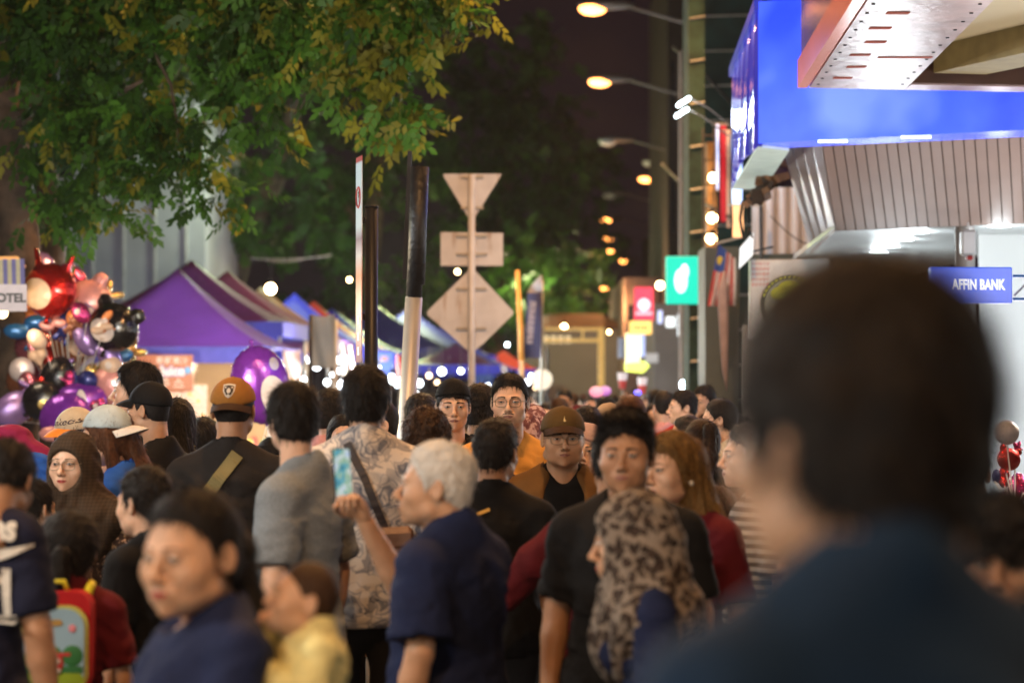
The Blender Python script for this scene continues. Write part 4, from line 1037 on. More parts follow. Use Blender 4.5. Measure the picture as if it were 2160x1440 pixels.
for (x_, y_, D, c_, lb) in ((1313, 802, 30, 'a pink and white', 'left'), (1355, 812, 31, 'a red and white', 'right')):
    c = P(x_, y_, D); t = empty('pole_banner', (c.x, c.y, 0)); tag(t, f'{lb} one of two small red and white cup shaped banners above the heads', 'banner', 'cup shaped banners'); kx = D / F_PX
    a = MB(); a.tube([(0, .03, 0), (0, .03, c.z)], .012, 0, 6); a.obj('pole', M_STEEL, t)
    a = MB(); a.tube([(0, 0, c.z), (0, 0, c.z + 16 * kx)], [9 * kx, 11 * kx], 0, 14); a.obj('white_top', glow('cup_white', (1, .85, .88), .5), t)
    a = MB(); a.tube([(0, 0, c.z - 18 * kx), (0, 0, c.z)], [6 * kx, 9 * kx], 0, 14); a.obj('red_cup', mat('cup_red', (.5, .08, .07), .5, emit=(.8, .1, .1), es=.25), t)
# bright lamps over the crowd, right
def bulb(px, py, D, r, m_, label, cat='lamp', grp=None, hang=.3, name='hanging_lamp'):
    c = P(px, py, D); t = empty(name, c); tag(t, label, cat, grp)
    a = MB(); a.ball((0, 0, 0), r, 0, 12, 8); a.obj('bulb', m_, t, True)
    a = MB(); a.tube([(0, 0, r), (0, 0, r + .05)], .03, 0, 8); a.tube([(0, 0, r + .04), (0, 0, r + hang)], .006, 0, 5); a.obj('socket_and_cord', M_DARK, t); return t
G_COOL = glow('cool_bulb', (.72, .90, 1), 22); G_WARM = glow('warm_shop_bulb', (1, .66, .30), 20)
for i, (x_, y_, D, r, w_, lb) in enumerate([(1445, 812, 33, .07, 0, 'very bright white lamp low over the right side of the crowd'), (1452, 478, 36, .05, 0, 'small white lamp on the dark scaffold, upper of two'), (1462, 483, 37, .04, 0, 'small bluish lamp on the dark scaffold, beside the white one'),
        (1505, 375, 34, .07, 1, 'top warm lamp on the orange column'), (1502, 460, 34, .07, 1, 'middle warm lamp on the orange column'), (1500, 503, 34, .07, 1, 'lowest warm lamp on the orange column'), (1392, 602, 44, .07, 1, 'warm orange lamp between the red and green signs'),
        (1190, 690, 55, .07, 1, 'warm lamp under the far gantry beam'), (186, 438, 36, .045, 1, 'tiny orange lamp among the leaves at the left'), (571, 609, 30, .07, 1, 'round warm lamp shining above the purple tents'), (965, 573, 45, .04, 1, 'tiny lamp between the sign plates'), (737, 590, 40, .035, 1, 'tiny dim lamp left of the tall edge on sign'),
        (1285, 700, 58, .04, 1, 'tiny lamp right of the gantry post'), (1070, 727, 40, .03, 0, 'tiny teal lamp left of the orange pole')]):
    bulb(x_, y_, D, r, G_WARM if w_ else G_COOL, lb, grp=None)
lamp_light('shop_spill', P(1420, 700, 40), 160, (.75, .9, 1), .5); 
# flood lights on bracket
t = empty('flood_light', P(1500, 250, 25)); tag(t, 'pair of cool white flood lights on curved arms from the right building', 'flood light'); o0 = P(1500, 250, 25)
for (x_, y_) in ((1442, 215), (1438, 238)):
    c = P(x_, y_, 25) - o0; a = MB(); a.box(c, (.16, .12, .035), 0, Matrix.Rotation(R(-32), 3, 'Y'), .012); a.obj('lit_head', glow('flood_white', (.75, .92, 1), 9), t)
    a = MB(); a.tube([c + Vector((.08, 0, .03)), c + Vector((.25, 0, -.06)), c + Vector((.45, 0, -.22)), c + Vector((.75, .1, -.30))], .008, 0, 6); a.obj('arm', M_HOUSE, t, True)
lamp_light('flood_light_beam', P(1436, 250, 23.6), 60, (.8, .93, 1), .1)
# vertical banners
def vbanner(x0, x1, y0, y1, D, label, m_, extra=None, topskew=0):
    c = P((x0 + x1) / 2, (y0 + y1) / 2, D); k_ = D / F_PX; t = empty('vertical_banner', c); tag(t, label, 'banner')
    W, H_ = (x1 - x0) * k_, (y1 - y0) * k_
    a = MB(); a.grid(lambda u, v: (-W / 2 + W * u + topskew * k_ * v, .02 * math.sin(v * 9 + u * 2), -H_ / 2 + H_ * v), 4, 16); a.grid(lambda u, v: (W / 2 - W * u + topskew * k_ * v, .02 * math.sin(v * 9 + (1 - u) * 2) + .012, -H_ / 2 + H_ * v), 4, 16)
    o = a.obj('cloth', m_, t, True)
    a = MB(); a.tube([(-W / 2 - .05, .03, H_ / 2), (W / 2 + .2, .03, H_ / 2)], .012, 0, 6); a.obj('rod', M_STEEL, t)
    if extra: extra(t, W, H_)
def p_skyb(N, L, tc, noise, ramp):
    n = noise(3.5, 2); return ramp(n.outputs['Fac'], [(.35, (.10, .25, .95)), (.5, (.45, .65, 1)), (.62, (.75, .88, 1))])
vbanner(1544, 1566, 285, 430, 22.5, 'bright blue and white lit banner hanging under the corner of the blue fascia', mat('skyblue_banner', (.2, .3, .5), .5, emit=p_skyb, es=1.3))
vbanner(1546, 1568, 432, 500, 22.6, 'warm orange lit lower banner panel below the blue and white one', mat('warm_banner', (.6, .3, .15), .5, emit=(1, .55, .25), es=1.0))
vbanner(1520, 1532, 262, 468, 30, 'narrow dark red banner beside the blue fascia', mat('red_banner', (.30, .01, .015), .5, emit=(.5, .01, .03), es=.45))
vbanner(1511, 1516, 262, 400, 29.8, 'thin bluish white lit strip left of the red banner', glow('strip_light', (.55, .65, 1), 1.2))
vbanner(1533, 1540, 275, 480, 29.9, 'thin beige strip right of the red banner', mat('beige_strip', (.5, .35, .28), .6, emit=(.6, .4, .3), es=.3))
# scaffold in green netting, orange column, towers
def tower(x0, x1, ytop, D, name, label, m_, depth=3.0, cat='building', parts=None, zb=0):
    A, B_ = P(x0, ytop, D), P(x1, ytop, D); t = empty(name, ((A.x + B_.x) / 2, D + depth / 2, 0)); tag(t, label, cat)
    a = MB(); a.box((0, 0, (A.z + zb) / 2), (B_.x - A.x, depth, A.z - zb)); o = a.obj('wall', m_, t)
    if parts: parts(t, B_.x - A.x, A.z, depth)
    return t
M_NET = mat('green_netting', (.018, .045, .036), .9, var=.5, scale=5, bump=.5, bscale=40)
def netparts(t, W, H_, dp):
    a = MB()
    for z in np.arange(1, H_, .55): a.tube([(-W / 2 + .02, -dp / 2 - .03, z), (W / 2, -dp / 2 - .03, z + .03)], .012, 0, 5)
    a.obj('rails', M_STEEL, t)
tower(1452, 1486, -60, 31, 'scaffold_tower', 'tall scaffold column wrapped in dark green netting', M_NET, 1.0, 'scaffold', netparts)
tower(1470, 1640, -80, 38, 'netted_building', 'unlit building shrouded in dark green net behind the blue fascia', mat('net_dark', (.012, .035, .03), .9, var=.5, scale=2, bump=.5, bscale=10), 3, 'building', netparts)
tower(1436, 1456, 105, 34, 'concrete_column', 'grey concrete edge of a building behind the flood lights', mat('grey_concrete', (.13, .11, .105), .8, var=.2), .5, 'building')
def winparts(n, m_):
    def f(t, W, H_, dp):
        g3 = random.Random(int(W * 100))
        for z in np.arange(3.2, H_ - 1, 3.0):
            for i in range(n):
                a = MB(); a.box((-W / 2 + W * (i + .5) / n, -dp / 2 - .02, z), (W / n * .5, .05, 1.3)); wo = a.obj('window', m_, t)
    return f
M_WIN = mat('dark_window', (.02, .02, .025), .15, spec=.8)
tower(1408, 1452, -90, 60, 'tower_block', 'dark tall tower block left of the green scaffold', mat('tower_dark', (.030, .022, .020), .9), 8, 'building', winparts(2, M_WIN))
tower(1385, 1452, 478, 75, 'low_block', 'dim grey block behind the green sign', mat('block_grey', (.09, .075, .072), .9, var=.2, scale=.6), 8, 'building', winparts(3, M_WIN))
tower(1318, 1392, 585, 62, 'dim_shophouse', 'dim brown shophouse behind the red sign', mat('shophouse_brown', (.14, .09, .075), .9, var=.25, scale=.8), 10, 'building', winparts(3, M_WIN))
tower(1380, 1452, 640, 50, 'shophouse', 'shophouse with dark arcade below the green sign', mat('shophouse_grey', (.12, .11, .105), .9, var=.3, scale=1), 6, 'building', winparts(3, M_WIN))
a0 = P(1495, 540, 34)
tower(1492, 1511, 300, 34.3, 'orange_column', 'narrow column lit orange by small lamps', mat('orange_column', (.45, .24, .10), .6), .4, 'column')
tower(1487, 1560, 520, 27, 'cafe_front', 'grey green shop front above the right side crowd', mat('cafe_grey', (.11, .12, .10), .7, var=.2, scale=2), 1.0, 'building')
def ladder(t):
    pass
M_LADD = mat('ladder_dull', (.07, .05, .04), .7)
# ladder-like rungs up the scaffold
c = P(1484, 812, 30.5); t = empty('ladder', (c.x, c.y, 0)); tag(t, 'pale ladder rising beside the green scaffold column', 'ladder'); a = MB()
zt = P(0, 270, 30.5).z
for xx in (0, .14): a.tube([(xx, 0, 0), (xx, 0, zt)], .012, 0, 6)
a.obj('rails', M_LADD, t)
for z in np.arange(.3, zt, .31):
    a = MB(); a.tube([(0, 0, z), (.14, 0, z)], .010, 0, 6); a.obj('rung', M_LADD, t)
# wires
def wire(pts, label, r=.012):
    t_ = MB(); t_.tube([P(*p_) for p_ in pts], r, 0, 5); tag(t_.obj('overhead_cable', M_DARK, None, True), label, 'cable')
wire([(1420, 100, 36), (1480, 150, 34), (1560, 235, 31)], 'dark cable sagging right behind the flood lights', .02)
wire([(1395, 345, 45), (1430, 380, 40), (1490, 430, 34), (1560, 470, 28)], 'dark cable running down past the orange column', .02)
# flag
c = P(1534, 555, 26); t = empty('flag', (c.x, c.y, c.z)); tag(t, 'red and white striped national flag with blue canton hanging from the right shopfront', 'flag'); kx = 26 / F_PX
def p_flag(N, L, tc, noise, ramp, col):
    s_ = N.new('ShaderNodeSeparateXYZ'); L.new(tc.outputs['UV'], s_.inputs[0])
    m = N.new('ShaderNodeMath'); m.operation = 'MULTIPLY'; m.inputs[1].default_value = 7; L.new(s_.outputs[0], m.inputs[0])
    f = N.new('ShaderNodeMath'); f.operation = 'FRACT'; L.new(m.outputs[0], f.inputs[0]); return ramp(f.outputs[0], [(0, (.55, .04, .04)), (.5, (.62, .58, .55))], 'CONSTANT')
M_FR, M_FW, M_FB, M_FY = mat('flag_red', (.50, .035, .03), .8), mat('flag_white', (.62, .58, .54), .8), mat('flag_blue', (.03, .07, .28), .8), mat('flag_yellow', (.7, .5, .05), .8)
def ff(u, v, L0=130):  # u along the fly (downwards, it hangs), v across stripes
    fold = .035 * math.sin(v * 9 + u * 4) * (.3 + u); return ((-18 + 34 * v - 24 * u * (1 - v)) * kx + .01 * math.sin(v * 20), fold, (40 - 130 * u - 30 * v * (1 - u)) * kx + .0)
for i in range(14):
    a = MB(); v0, v1 = i / 14, (i + 1) / 14
    for sg in (0, 1):
        a.grid(lambda u, v: (lambda q: (q[0], q[1] + .004 * sg, q[2]))(ff((1 - u) if sg else u, v0 + (v1 - v0) * v)), 12, 2)
    a.obj('stripe', M_FR if i % 2 == 0 else M_FW, t, True)
a = MB(); a.grid(lambda u, v: (lambda q: (q[0], q[1] - .006, q[2]))(ff(u * .42, v * .5)), 6, 6); a.grid(lambda u, v: (lambda q: (q[0], q[1] - .004, q[2]))(ff((1 - u) * .42, v * .5)), 6, 6); co = a.obj('canton', M_FB, t, True)
a = MB(); cc = ff(.22, .25); a.ball((cc[0], cc[1] - .012, cc[2]), (.035, .004, .05), 0, 10, 6); a.obj('crescent', M_FY, co)
a = MB(); a.tube([(-22 * kx, .01, 42 * kx), (30 * kx, .02, 55 * kx)], .012, 0, 6); a.obj('staff', M_STEEL, t)
c = P(1528, 720, 25.8); t = empty('furled_flag', (c.x, c.y, c.z)); tag(t, 'pale pinkish furled cloth hanging below the striped flag', 'flag'); 
a = MB(); a.tube([(0, 0, .75), (-.02, 0, .5), (.0, .01, .1), (.01, 0, -.3), (.03, 0, -.52)], [.02, .06, .05, .035, .008], 0, 10); a.obj('cloth', mat('furled_cloth', (.42, .28, .24), .8), t, True)

# ---------------------------------------------------------------- far centre: gantry, hall, roof, round sign, banner poles
M_YEL = mat('yellow_paint_glow', (.72, .52, .16), .5, emit=(1, .68, .25), es=.03)  # warm lamp light put into the paint as a faint glow
D = 55; kx = D / F_PX; c = P(1268, 690, D); t = empty('height_gantry', (c.x, c.y, 0)); tag(t, 'yellow steel height gantry lit warm across the far street', 'gantry')
a = MB(); a.box((0, 0, c.z / 2), (.15, .15, c.z), 0, None, .01); a.obj('post', M_YEL, t)
zt = P(0, 694, D).z
a = MB(); a.box((-.68, .0, zt), (1.22, .12, .07)); a.obj('beam', M_YEL, t)
a = MB(); a.box((-.68, .0, P(0, 718, D).z), (1.22, .12, .08)); a.obj('beam', M_YEL, t)
a = MB(); a.box((-.42, .0, (zt + P(0, 718, D).z) / 2), (.05, .08, .24)); a.obj('strut', M_YEL, t)
a = MB(); a.box((-1.36, 0, c.z / 2), (.12, .12, c.z), 0, None, .01); a.obj('post', mat('shaded_post', (.25, .22, .18), .6), t)  # left post: shade put into its colour
D = 66; A = P(1098, 700, D); B_ = P(1318, 700, D); t = empty('market_hall', ((A.x + B_.x) / 2, D + 3, 0)); tag(t, 'low grey hall with a tiled roof lit orange at the end of the street', 'building')
a = MB(); zt = P(0, 690, D).z; a.box((0, 0, zt / 2), (B_.x - A.x, 6, zt)); a.obj('wall', mat('hall_wall', (.11, .10, .10), .8, var=.15, scale=1), t)
a = MB(); W = B_.x - A.x; zr = P(0, 655, D).z
a.add([(-W / 2, -3.4, zt), (W / 2, -3.4, zt), (W / 2 - .5, 0, zr), (-W / 2 + .8, 0, zr), (-W / 2, 3.4, zt), (W / 2, 3.4, zt)], [(0, 1, 2, 3), (5, 4, 3, 2), (1, 5, 2), (4, 0, 3), (1, 0, 4, 5)])
a.obj('roof', mat('roof_tiles', (.42, .15, .06), .7, var=.25, scale=4), t)
for i in range(6):
    a = MB(); a.box((-W / 2 + .3 + i * .2, -3.03, P(0, 716, D).z), (.13, .05, .20)); a.obj('lit_window', glow('hall_window', (1, .75, .42), .45), t)
lamp_light('hall_wash', P(1290, 650, D - 4), 400, (1, .5, .2), .3); lamp_light('hall_wash', P(1200, 770, D - 6), 90, (1, .86, .72), .3)  # orange light on the roof; second is a fill added for the dark wall
c = P(1143, 800, 34); t = empty('round_sign', (c.x, c.y, 0)); kx = 34 / F_PX; tag(t, 'round cream sign disc on a thin double pole above the crowd', 'traffic sign')
a = MB(); a.tube([(0, 0, c.z), (0, .02, c.z)], 22 * kx, 0, 26); a.obj('disc', mat('cream_disc', (.62, .58, .48), .5, emit=(1, .92, .75), es=.15), t)
a = MB(); a.tube([(0, .04, 0), (0, .04, P(0, 708, 34).z)], .026, 0, 8); a.obj('pole', mat('pale_green_pole', (.32, .40, .38), .5), t)
a = MB(); a.tube([(.08, .05, 0), (.08, .05, P(0, 735, 34).z)], .018, 0, 8); a.obj('pole', M_DARK, t)
c = P(1095, 812, 30); t = empty('wooden_pole', (c.x, c.y, 0)); tag(t, 'slender pole lit bright orange, pale at the bottom, left of the navy feather flag', 'pole')
q0, q1, q2 = P(1100, 760, 30), P(1098, 700, 30), P(1091, 570, 30)
a = MB(); a.tube([(P(1101, 812, 30) - c) * 1 + Vector((0, 0, -.0)), q0 - Vector((c.x, c.y, 0))], .035, 0, 10); a.V[0][:10, 2] = 0; a.obj('lower_post', M_STEEL, t, True)
a = MB(); a.tube([q0 - Vector((c.x, c.y, 0)), q1 - Vector((c.x, c.y, 0)), q2 - Vector((c.x, c.y, 0))], [.035, .032, .026], 0, 10); a.obj('upper_post', mat('pole_orange_light', (.85, .42, .12), .6, emit=(1, .45, .08), es=.25), t, True)  # orange lamp light put into the upper post's colour and glow
c = P(1120, 755, 31); t = empty('feather_flag', (c.x, c.y, 0)); kx = 31 / F_PX; tag(t, 'navy feather flag with a grey white tip and vertical white lettering', 'flag')
def feather(a, z0, z1, off=0, sg=1):
    def gf(u, v):
        y = z0 + (z1 - z0) * v; f = (755 - y) / 175
        xr = 1136 + 7 * (f) ** 1 - 0; xl = 1104 + 10 * f + (28 * max(0, (f - .72) / .28) ** 2.2)
        xr = min(xr + 4, 1144); xl = min(xl, xr - .5)
        uu = u if sg > 0 else 1 - u; pt = P(xl + (xr - xl) * uu, y, 31); return (pt.x - c.x, off + .03 * math.sin(uu * 3 + v * 3), pt.z)
    a.grid(gf, 8, 12)
a = MB(); feather(a, 755, 618, 0); feather(a, 755, 618, .012, -1); a.obj('navy_cloth', mat('feather_navy', (.035, .035, .095), .8), t, True)
a = MB(); feather(a, 618, 581, 0); feather(a, 618, 581, .012, -1); a.obj('grey_tip', mat('feather_grey', (.38, .36, .38), .8), t, True)
a = MB(); g6 = random.Random(9)
for j in range(9):
    cc = P(1124.5 - j * .9, 638 + j * 10.2, 30.9) - Vector((c.x, c.y, 0))
    for q in range(3): a.box(cc + Vector(((q - 1) * .028, 0, g6.uniform(-.01, .01))), (.014, .012, .048), 0, Matrix.Rotation(g6.uniform(-.5, .5), 3, 'Y'))
    a.box(cc + Vector((0, 0, g6.choice((-.02, .02)))), (.07, .012, .012))
a.obj('lettering', mat('feather_text', (.55, .50, .55), .7), t)
a = MB(); a.tube([(P(1141, 812, 31).x - c.x, .02, 0), (P(1143, 700, 31).x - c.x, .02, P(0, 700, 31).z), (P(1145, 590, 31).x - c.x, .02, P(0, 590, 31).z)], .012, 0, 6); a.obj('mast', M_STEEL, t, True)
# ---------------------------------------------------------------- trees
M_BARK = mat('bark', (.08, .055, .04), .9, var=.45, scale=7, bump=1.0, bscale=18)
def leafmat(name, col, tr=.35):
    if name in MATS: return MATS[name]
    m = mat(name, col, .5, var=.45 if name.startswith('leaf') else .12, scale=1.7, spec=.3); nt = m.node_tree
    b = nt.nodes['Principled BSDF']; b.inputs['Subsurface Weight'].default_value = 0
    out = nt.nodes['Material Output']; tl = nt.nodes.new('ShaderNodeBsdfTranslucent'); mx_ = nt.nodes.new('ShaderNodeMixShader'); mx_.inputs[0].default_value = tr
    src = b.inputs['Base Color'].links[0].from_socket; nt.links.new(src, tl.inputs[0]); nt.links.new(b.outputs[0], mx_.inputs[1]); nt.links.new(tl.outputs[0], mx_.inputs[2]); nt.links.new(mx_.outputs[0], out.inputs[0])
    return m
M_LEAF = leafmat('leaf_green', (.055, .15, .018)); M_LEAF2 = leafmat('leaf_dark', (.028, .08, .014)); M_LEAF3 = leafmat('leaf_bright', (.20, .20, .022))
def foliage(mb, blobs, n_per_m3, leaf, g, origin, mats=(0, 1, 2), nl=9, thick=.5):
    for (px, py, rx, ry, D, wgt) in blobs:
        k = D / F_PX; c = np.array(P(px, py, D) - origin); r = np.array([rx * k, max(rx, ry) * k * thick, ry * k])
        n = max(4, int(n_per_m3 * (r[0] * r[2] * 3.1) * wgt))
        d = g.normal(size=(n, 3)); d /= np.linalg.norm(d, axis=1)[:, None]; rad = g.uniform(.25, 1.0, n)[:, None] ** .6
        nc = max(2, n // 9); cd_ = g.normal(size=(nc, 3)); cd_ /= np.linalg.norm(cd_, axis=1)[:, None]; cc_ = c + cd_ * (g.uniform(.2, 1, nc)[:, None] ** .5) * r
        p = cc_[g.integers(0, nc, n)] + g.normal(0, leaf * .95, (n, 3))
        ax = d * np.array([.9, .9, .25]) + np.array([0, 0, -.60]) + g.normal(0, .55, (n, 3)); ax /= np.linalg.norm(ax, axis=1)[:, None]
        sd = np.cross(ax, g.normal(size=(n, 3))); sd /= np.linalg.norm(sd, axis=1)[:, None]; nr = np.cross(ax, sd)
        L = leaf * nl * .27
        V = []
        for j in range(nl):
            s_ = (-1) ** j; t = (j + .5) / nl
            b0 = p + ax * (L * t)
            ld = ax * .55 + sd * s_ * .75 + np.array([0, 0, -.35]) + g.normal(0, .16, (n, 3)) if j < nl - 1 else ax + 0
            ld = ld / np.linalg.norm(ld, axis=1)[:, None]
            wv = np.cross(ld, nr); wv /= np.linalg.norm(wv, axis=1)[:, None]
            l = leaf * g.uniform(.7, 1.15, n)[:, None] * (1 - .3 * abs(t - .5))
            V.append(np.stack([b0, b0 + ld * l * .45 + wv * l * .27, b0 + ld * l, b0 + ld * l * .45 - wv * l * .27], 1))
        V = np.concatenate(V, 0)
        which = g.choice(len(mats), n, p=[.55, .30, .15]); which = np.tile(which, nl)
        for m_ in range(3):
            s_ = V[which == m_]
            if len(s_): mb.addq(s_.reshape(-1, 3), np.arange(len(s_) * 4).reshape(-1, 4), mats[m_])
def limb(mb, pts, r0, r1, n=10):
    q = []; rs = []; k = len(pts)
    for i in range(k - 1):
        for j in range(4):
            f = j / 4; q.append(Vector(pts[i]).lerp(Vector(pts[i + 1]), f)); rs.append(r0 + (r1 - r0) * (i + f) / (k - 1))
    q.append(Vector(pts[-1])); rs.append(r1); g4 = random.Random(len(q) + int(r0 * 1000))
    q = [v + Vector((g4.uniform(-1, 1), g4.uniform(-1, 1), 0)) * r * .18 for v, r in zip(q, rs)]
    mb.tube(q, [r * g4.uniform(.93, 1.08) for r in rs], 0, n)
g = np.random.default_rng(11)
D = 20.5; o0 = P(38, 812, D); o0.z = 0; t = empty('tree', o0); tag(t, 'big leafy street tree filling the upper left, its trunk behind the balloons', 'tree')
a = MB(); pp = lambda x, y, d=20.5: P(x, y, d) - o0
limb(a, [(0, 0, 0), pp(42, 700), pp(38, 560), pp(30, 400), pp(10, 200), pp(-20, 20), pp(-40, -200)], .21, .12, 14)
a.obj('trunk', M_BARK, t, True)
for pts, r in (([pp(20, 300), pp(120, 120), pp(320, -40), pp(600, -160, 19)], .09), ([pp(0, 150), pp(150, -30), pp(500, -120, 18.5), pp(820, -60, 18)], .07), ([pp(30, 380), pp(160, 250, 19.5), pp(300, 170, 19)], .045),
               ([pp(300, -20), pp(330, 120, 19), pp(360, 180, 19), pp(372, 250, 19), pp(376, 300, 19)], .018), ([pp(700, -80, 18), pp(755, 60, 18), pp(760, 110, 18), pp(790, 140, 18)], .012), ([pp(280, 0, 19), pp(420, 120, 19), pp(470, 200, 19)], .02)):
    a = MB(); limb(a, pts, r, r * .35, 7); a.obj('branch', M_BARK, t, True)
B1_ = [(60, -60, 170, 120, 20, 1), (230, -40, 170, 110, 19.5, 1), (420, -60, 170, 110, 19, 1), (620, -70, 150, 100, 18.5, 1), (800, -60, 140, 80, 18, 1), (930, -50, 90, 60, 18, 1),
 (110, 70, 130, 90, 20, 1), (250, 70, 140, 90, 19.5, 1), (400, 40, 120, 75, 19, 1), (530, 30, 90, 65, 18.5, 1.2), (650, 10, 90, 60, 18.3, 1), (770, 25, 90, 60, 18, 1.3), (880, 10, 75, 45, 18, 1.3), (965, 25, 32, 45, 17.9, 1.2), (978, 62, 18, 18, 17.9, 1.5),
 (560, 90, 60, 60, 18.6, 1.2), (590, 150, 38, 40, 18.6, 1.3), (540, 130, 40, 60, 18.6, 1), (470, 170, 45, 50, 18.8, .8), (470, 220, 60, 40, 18.8, .9), (545, 235, 40, 35, 18.7, .9), (595, 250, 20, 26, 18.7, 1.5), (640, 110, 26, 45, 18.5, 1.1),
 (860, 70, 55, 45, 18, 1.3), (800, 85, 45, 35, 18, 1.2), (735, 110, 34, 45, 18, 1), (735, 155, 30, 28, 18, 1), (855, 130, 34, 40, 18, 1.3), (790, 140, 26, 60, 18, 1.2), (805, 200, 26, 40, 18, 1.4), (835, 235, 55, 28, 18, 1.6), (825, 265, 32, 18, 18, 1.4),
 (120, 230, 50, 60, 20, 1), (180, 210, 100, 70, 19.5, .9), (300, 220, 80, 60, 19.2, .8), (150, 310, 110, 60, 19.5, .9), (270, 300, 90, 60, 19.2, 1), (370, 330, 70, 45, 19, 1.1), (425, 365, 42, 36, 19, 1.6), (340, 390, 60, 36, 19, 1), (215, 370, 60, 40, 19.3, 1),
 (230, 410, 55, 30, 19.3, 1), (150, 430, 60, 40, 19.5, .9), (100, 470, 30, 40, 19.6, 1), (175, 480, 50, 30, 19.5, .9), (235, 470, 35, 28, 19.4, .8), (120, 380, 36, 50, 19.8, .9), (495, 445, 26, 26, 19, 1.1), (440, 425, 60, 25, 19, .7)]
B1_ = [(x, y - 34 if (y > 280 and x < 520) else y, a_, b_, c_, d_) for x, y, a_, b_, c_, d_ in B1_]
a = MB(); foliage(a, [q for q in B1_ if not (q[0] > 700 and q[1] > 0)], 290, .105, g, o0, nl=9); foliage(a, [q for q in B1_ if q[0] > 700 and q[1] > 0], 330, .105, g, o0, (0, 2, 2), nl=8); a.obj('crown', [M_LEAF, M_LEAF2, M_LEAF3], t)  # right cluster gets more yellow leaves, lamp light put into its colour
def backtree(label, px, D, trunk, blobs, leaf, dens, r=.25, mats_=None, extra=()):
    o0 = P(px, 812, D); o0.z = 0; t = empty('tree', o0); tag(t, label, 'tree', 'dark trees behind the stalls')
    a = MB(); limb(a, [(0, 0, 0)] + [P(x, y, D) - o0 for x, y in trunk], r, r * .5, 10); a.obj('trunk', M_BARK, t, True)
    for pts in extra:
        a = MB(); limb(a, [P(x, y, D) - o0 for x, y in pts], r * .4, r * .15, 7); a.obj('branch', M_BARK, t, True)
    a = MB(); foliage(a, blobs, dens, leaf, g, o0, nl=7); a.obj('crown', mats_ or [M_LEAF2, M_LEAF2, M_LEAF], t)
# second, darker layer behind the first
def rblobs(x0, x1, y0, y1, n, r, D, dd=3, seed=0, keep=None):
    gg = random.Random(seed); out = []
    while len(out) < n:
        x, y = gg.uniform(x0, x1), gg.uniform(y0, y1)
        if keep and not keep(x, y): continue
        rr = r * gg.uniform(.6, 1.3); out.append((x, y, rr, rr * .8, D + gg.uniform(-dd, dd), gg.uniform(.6, 1.2)))
    return out
backtree('added dark foliage behind the big leafy tree at the upper left', 120, 28, [(110, 600), (100, 400), (90, 100)], rblobs(-60, 560, -60, 370, 40, 95, 28, 1.5, 9), .13, 60, .2)  # dark foliage added to darken the gaps in the first crown
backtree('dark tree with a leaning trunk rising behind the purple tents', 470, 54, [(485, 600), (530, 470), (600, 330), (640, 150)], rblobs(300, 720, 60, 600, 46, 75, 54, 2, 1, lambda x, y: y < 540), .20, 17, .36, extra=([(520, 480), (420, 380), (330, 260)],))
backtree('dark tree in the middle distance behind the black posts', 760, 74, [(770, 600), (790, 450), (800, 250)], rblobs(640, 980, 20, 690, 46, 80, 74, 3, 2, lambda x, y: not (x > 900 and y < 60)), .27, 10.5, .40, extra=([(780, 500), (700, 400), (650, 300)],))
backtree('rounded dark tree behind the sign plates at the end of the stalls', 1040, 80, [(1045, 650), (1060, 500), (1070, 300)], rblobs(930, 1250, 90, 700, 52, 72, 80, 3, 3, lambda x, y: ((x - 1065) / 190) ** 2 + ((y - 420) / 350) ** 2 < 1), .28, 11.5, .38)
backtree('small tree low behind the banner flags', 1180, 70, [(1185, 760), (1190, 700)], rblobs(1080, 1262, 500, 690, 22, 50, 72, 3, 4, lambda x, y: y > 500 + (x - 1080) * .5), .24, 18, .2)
lamp_light('tree_wash', P(600, 330, 47), 360, (.85, 1, .6), .3); lamp_light('tree_wash', P(860, 560, 62), 650, (.85, 1, .45), .3); lamp_light('tree_wash', P(430, 520, 31), 60, (.9, .95, .8), .3); lamp_light('tree_wash', P(1130, 610, 72), 380, (1, .9, .5), .3); lamp_light('tree_wash', (-2.6, 14.5, 2.8), 28, (.85, 1, .70), .3); lamp_light('tree_wash', (-.6, 15.5, 3.0), 40, (1, .9, .5), .2)  # unseen lamps added to brighten the trees
# pale building beyond the left tree
def p_paleb(N, L, tc, noise, ramp, col):
    n = noise(.6, 3); return ramp(n.outputs['Fac'], [(.3, (.24, .25, .30)), (.7, (.40, .42, .50))])
D = 48; c = P(200, 600, D); t = empty('pale_building', (c.x, c.y + 3, 0)); tag(t, 'pale blue grey building lit behind the leaves at the left', 'building')
a = MB(); A_, B_ = P(-120, 500, D), P(345, 500, D); a.box((0, 0, 4.5), (B_.x - A_.x, 6, 9.0)); wo = a.obj('wall', mat('pale_blue_wall', (.35, .37, .44), .8, pattern=p_paleb), t)
a = MB()
for i in range(7): a.box((-1.9 + i * .62, -3.03, 3.0), (.05, .06, 6)); 
a.obj('pilaster', mat('pale_trim', (.42, .42, .45), .7), t)
for x_ in (120, 20):
    a = MB(); q = P(x_, 335, D); a.box((q.x - c.x, -3.05, q.z), (.75, .12, .8)); fo = a.obj('window', M_WIN, t)
    a = MB(); a.box((q.x - c.x, -3.13, q.z), (.05, .05, .8)); a.box((q.x - c.x, -3.13, q.z + .35), (.75, .05, .05)); a.obj('frame', M_ALU, fo)
lamp_light('wall_wash', P(230, 690, 43), 110, (.82, .86, 1), .4)
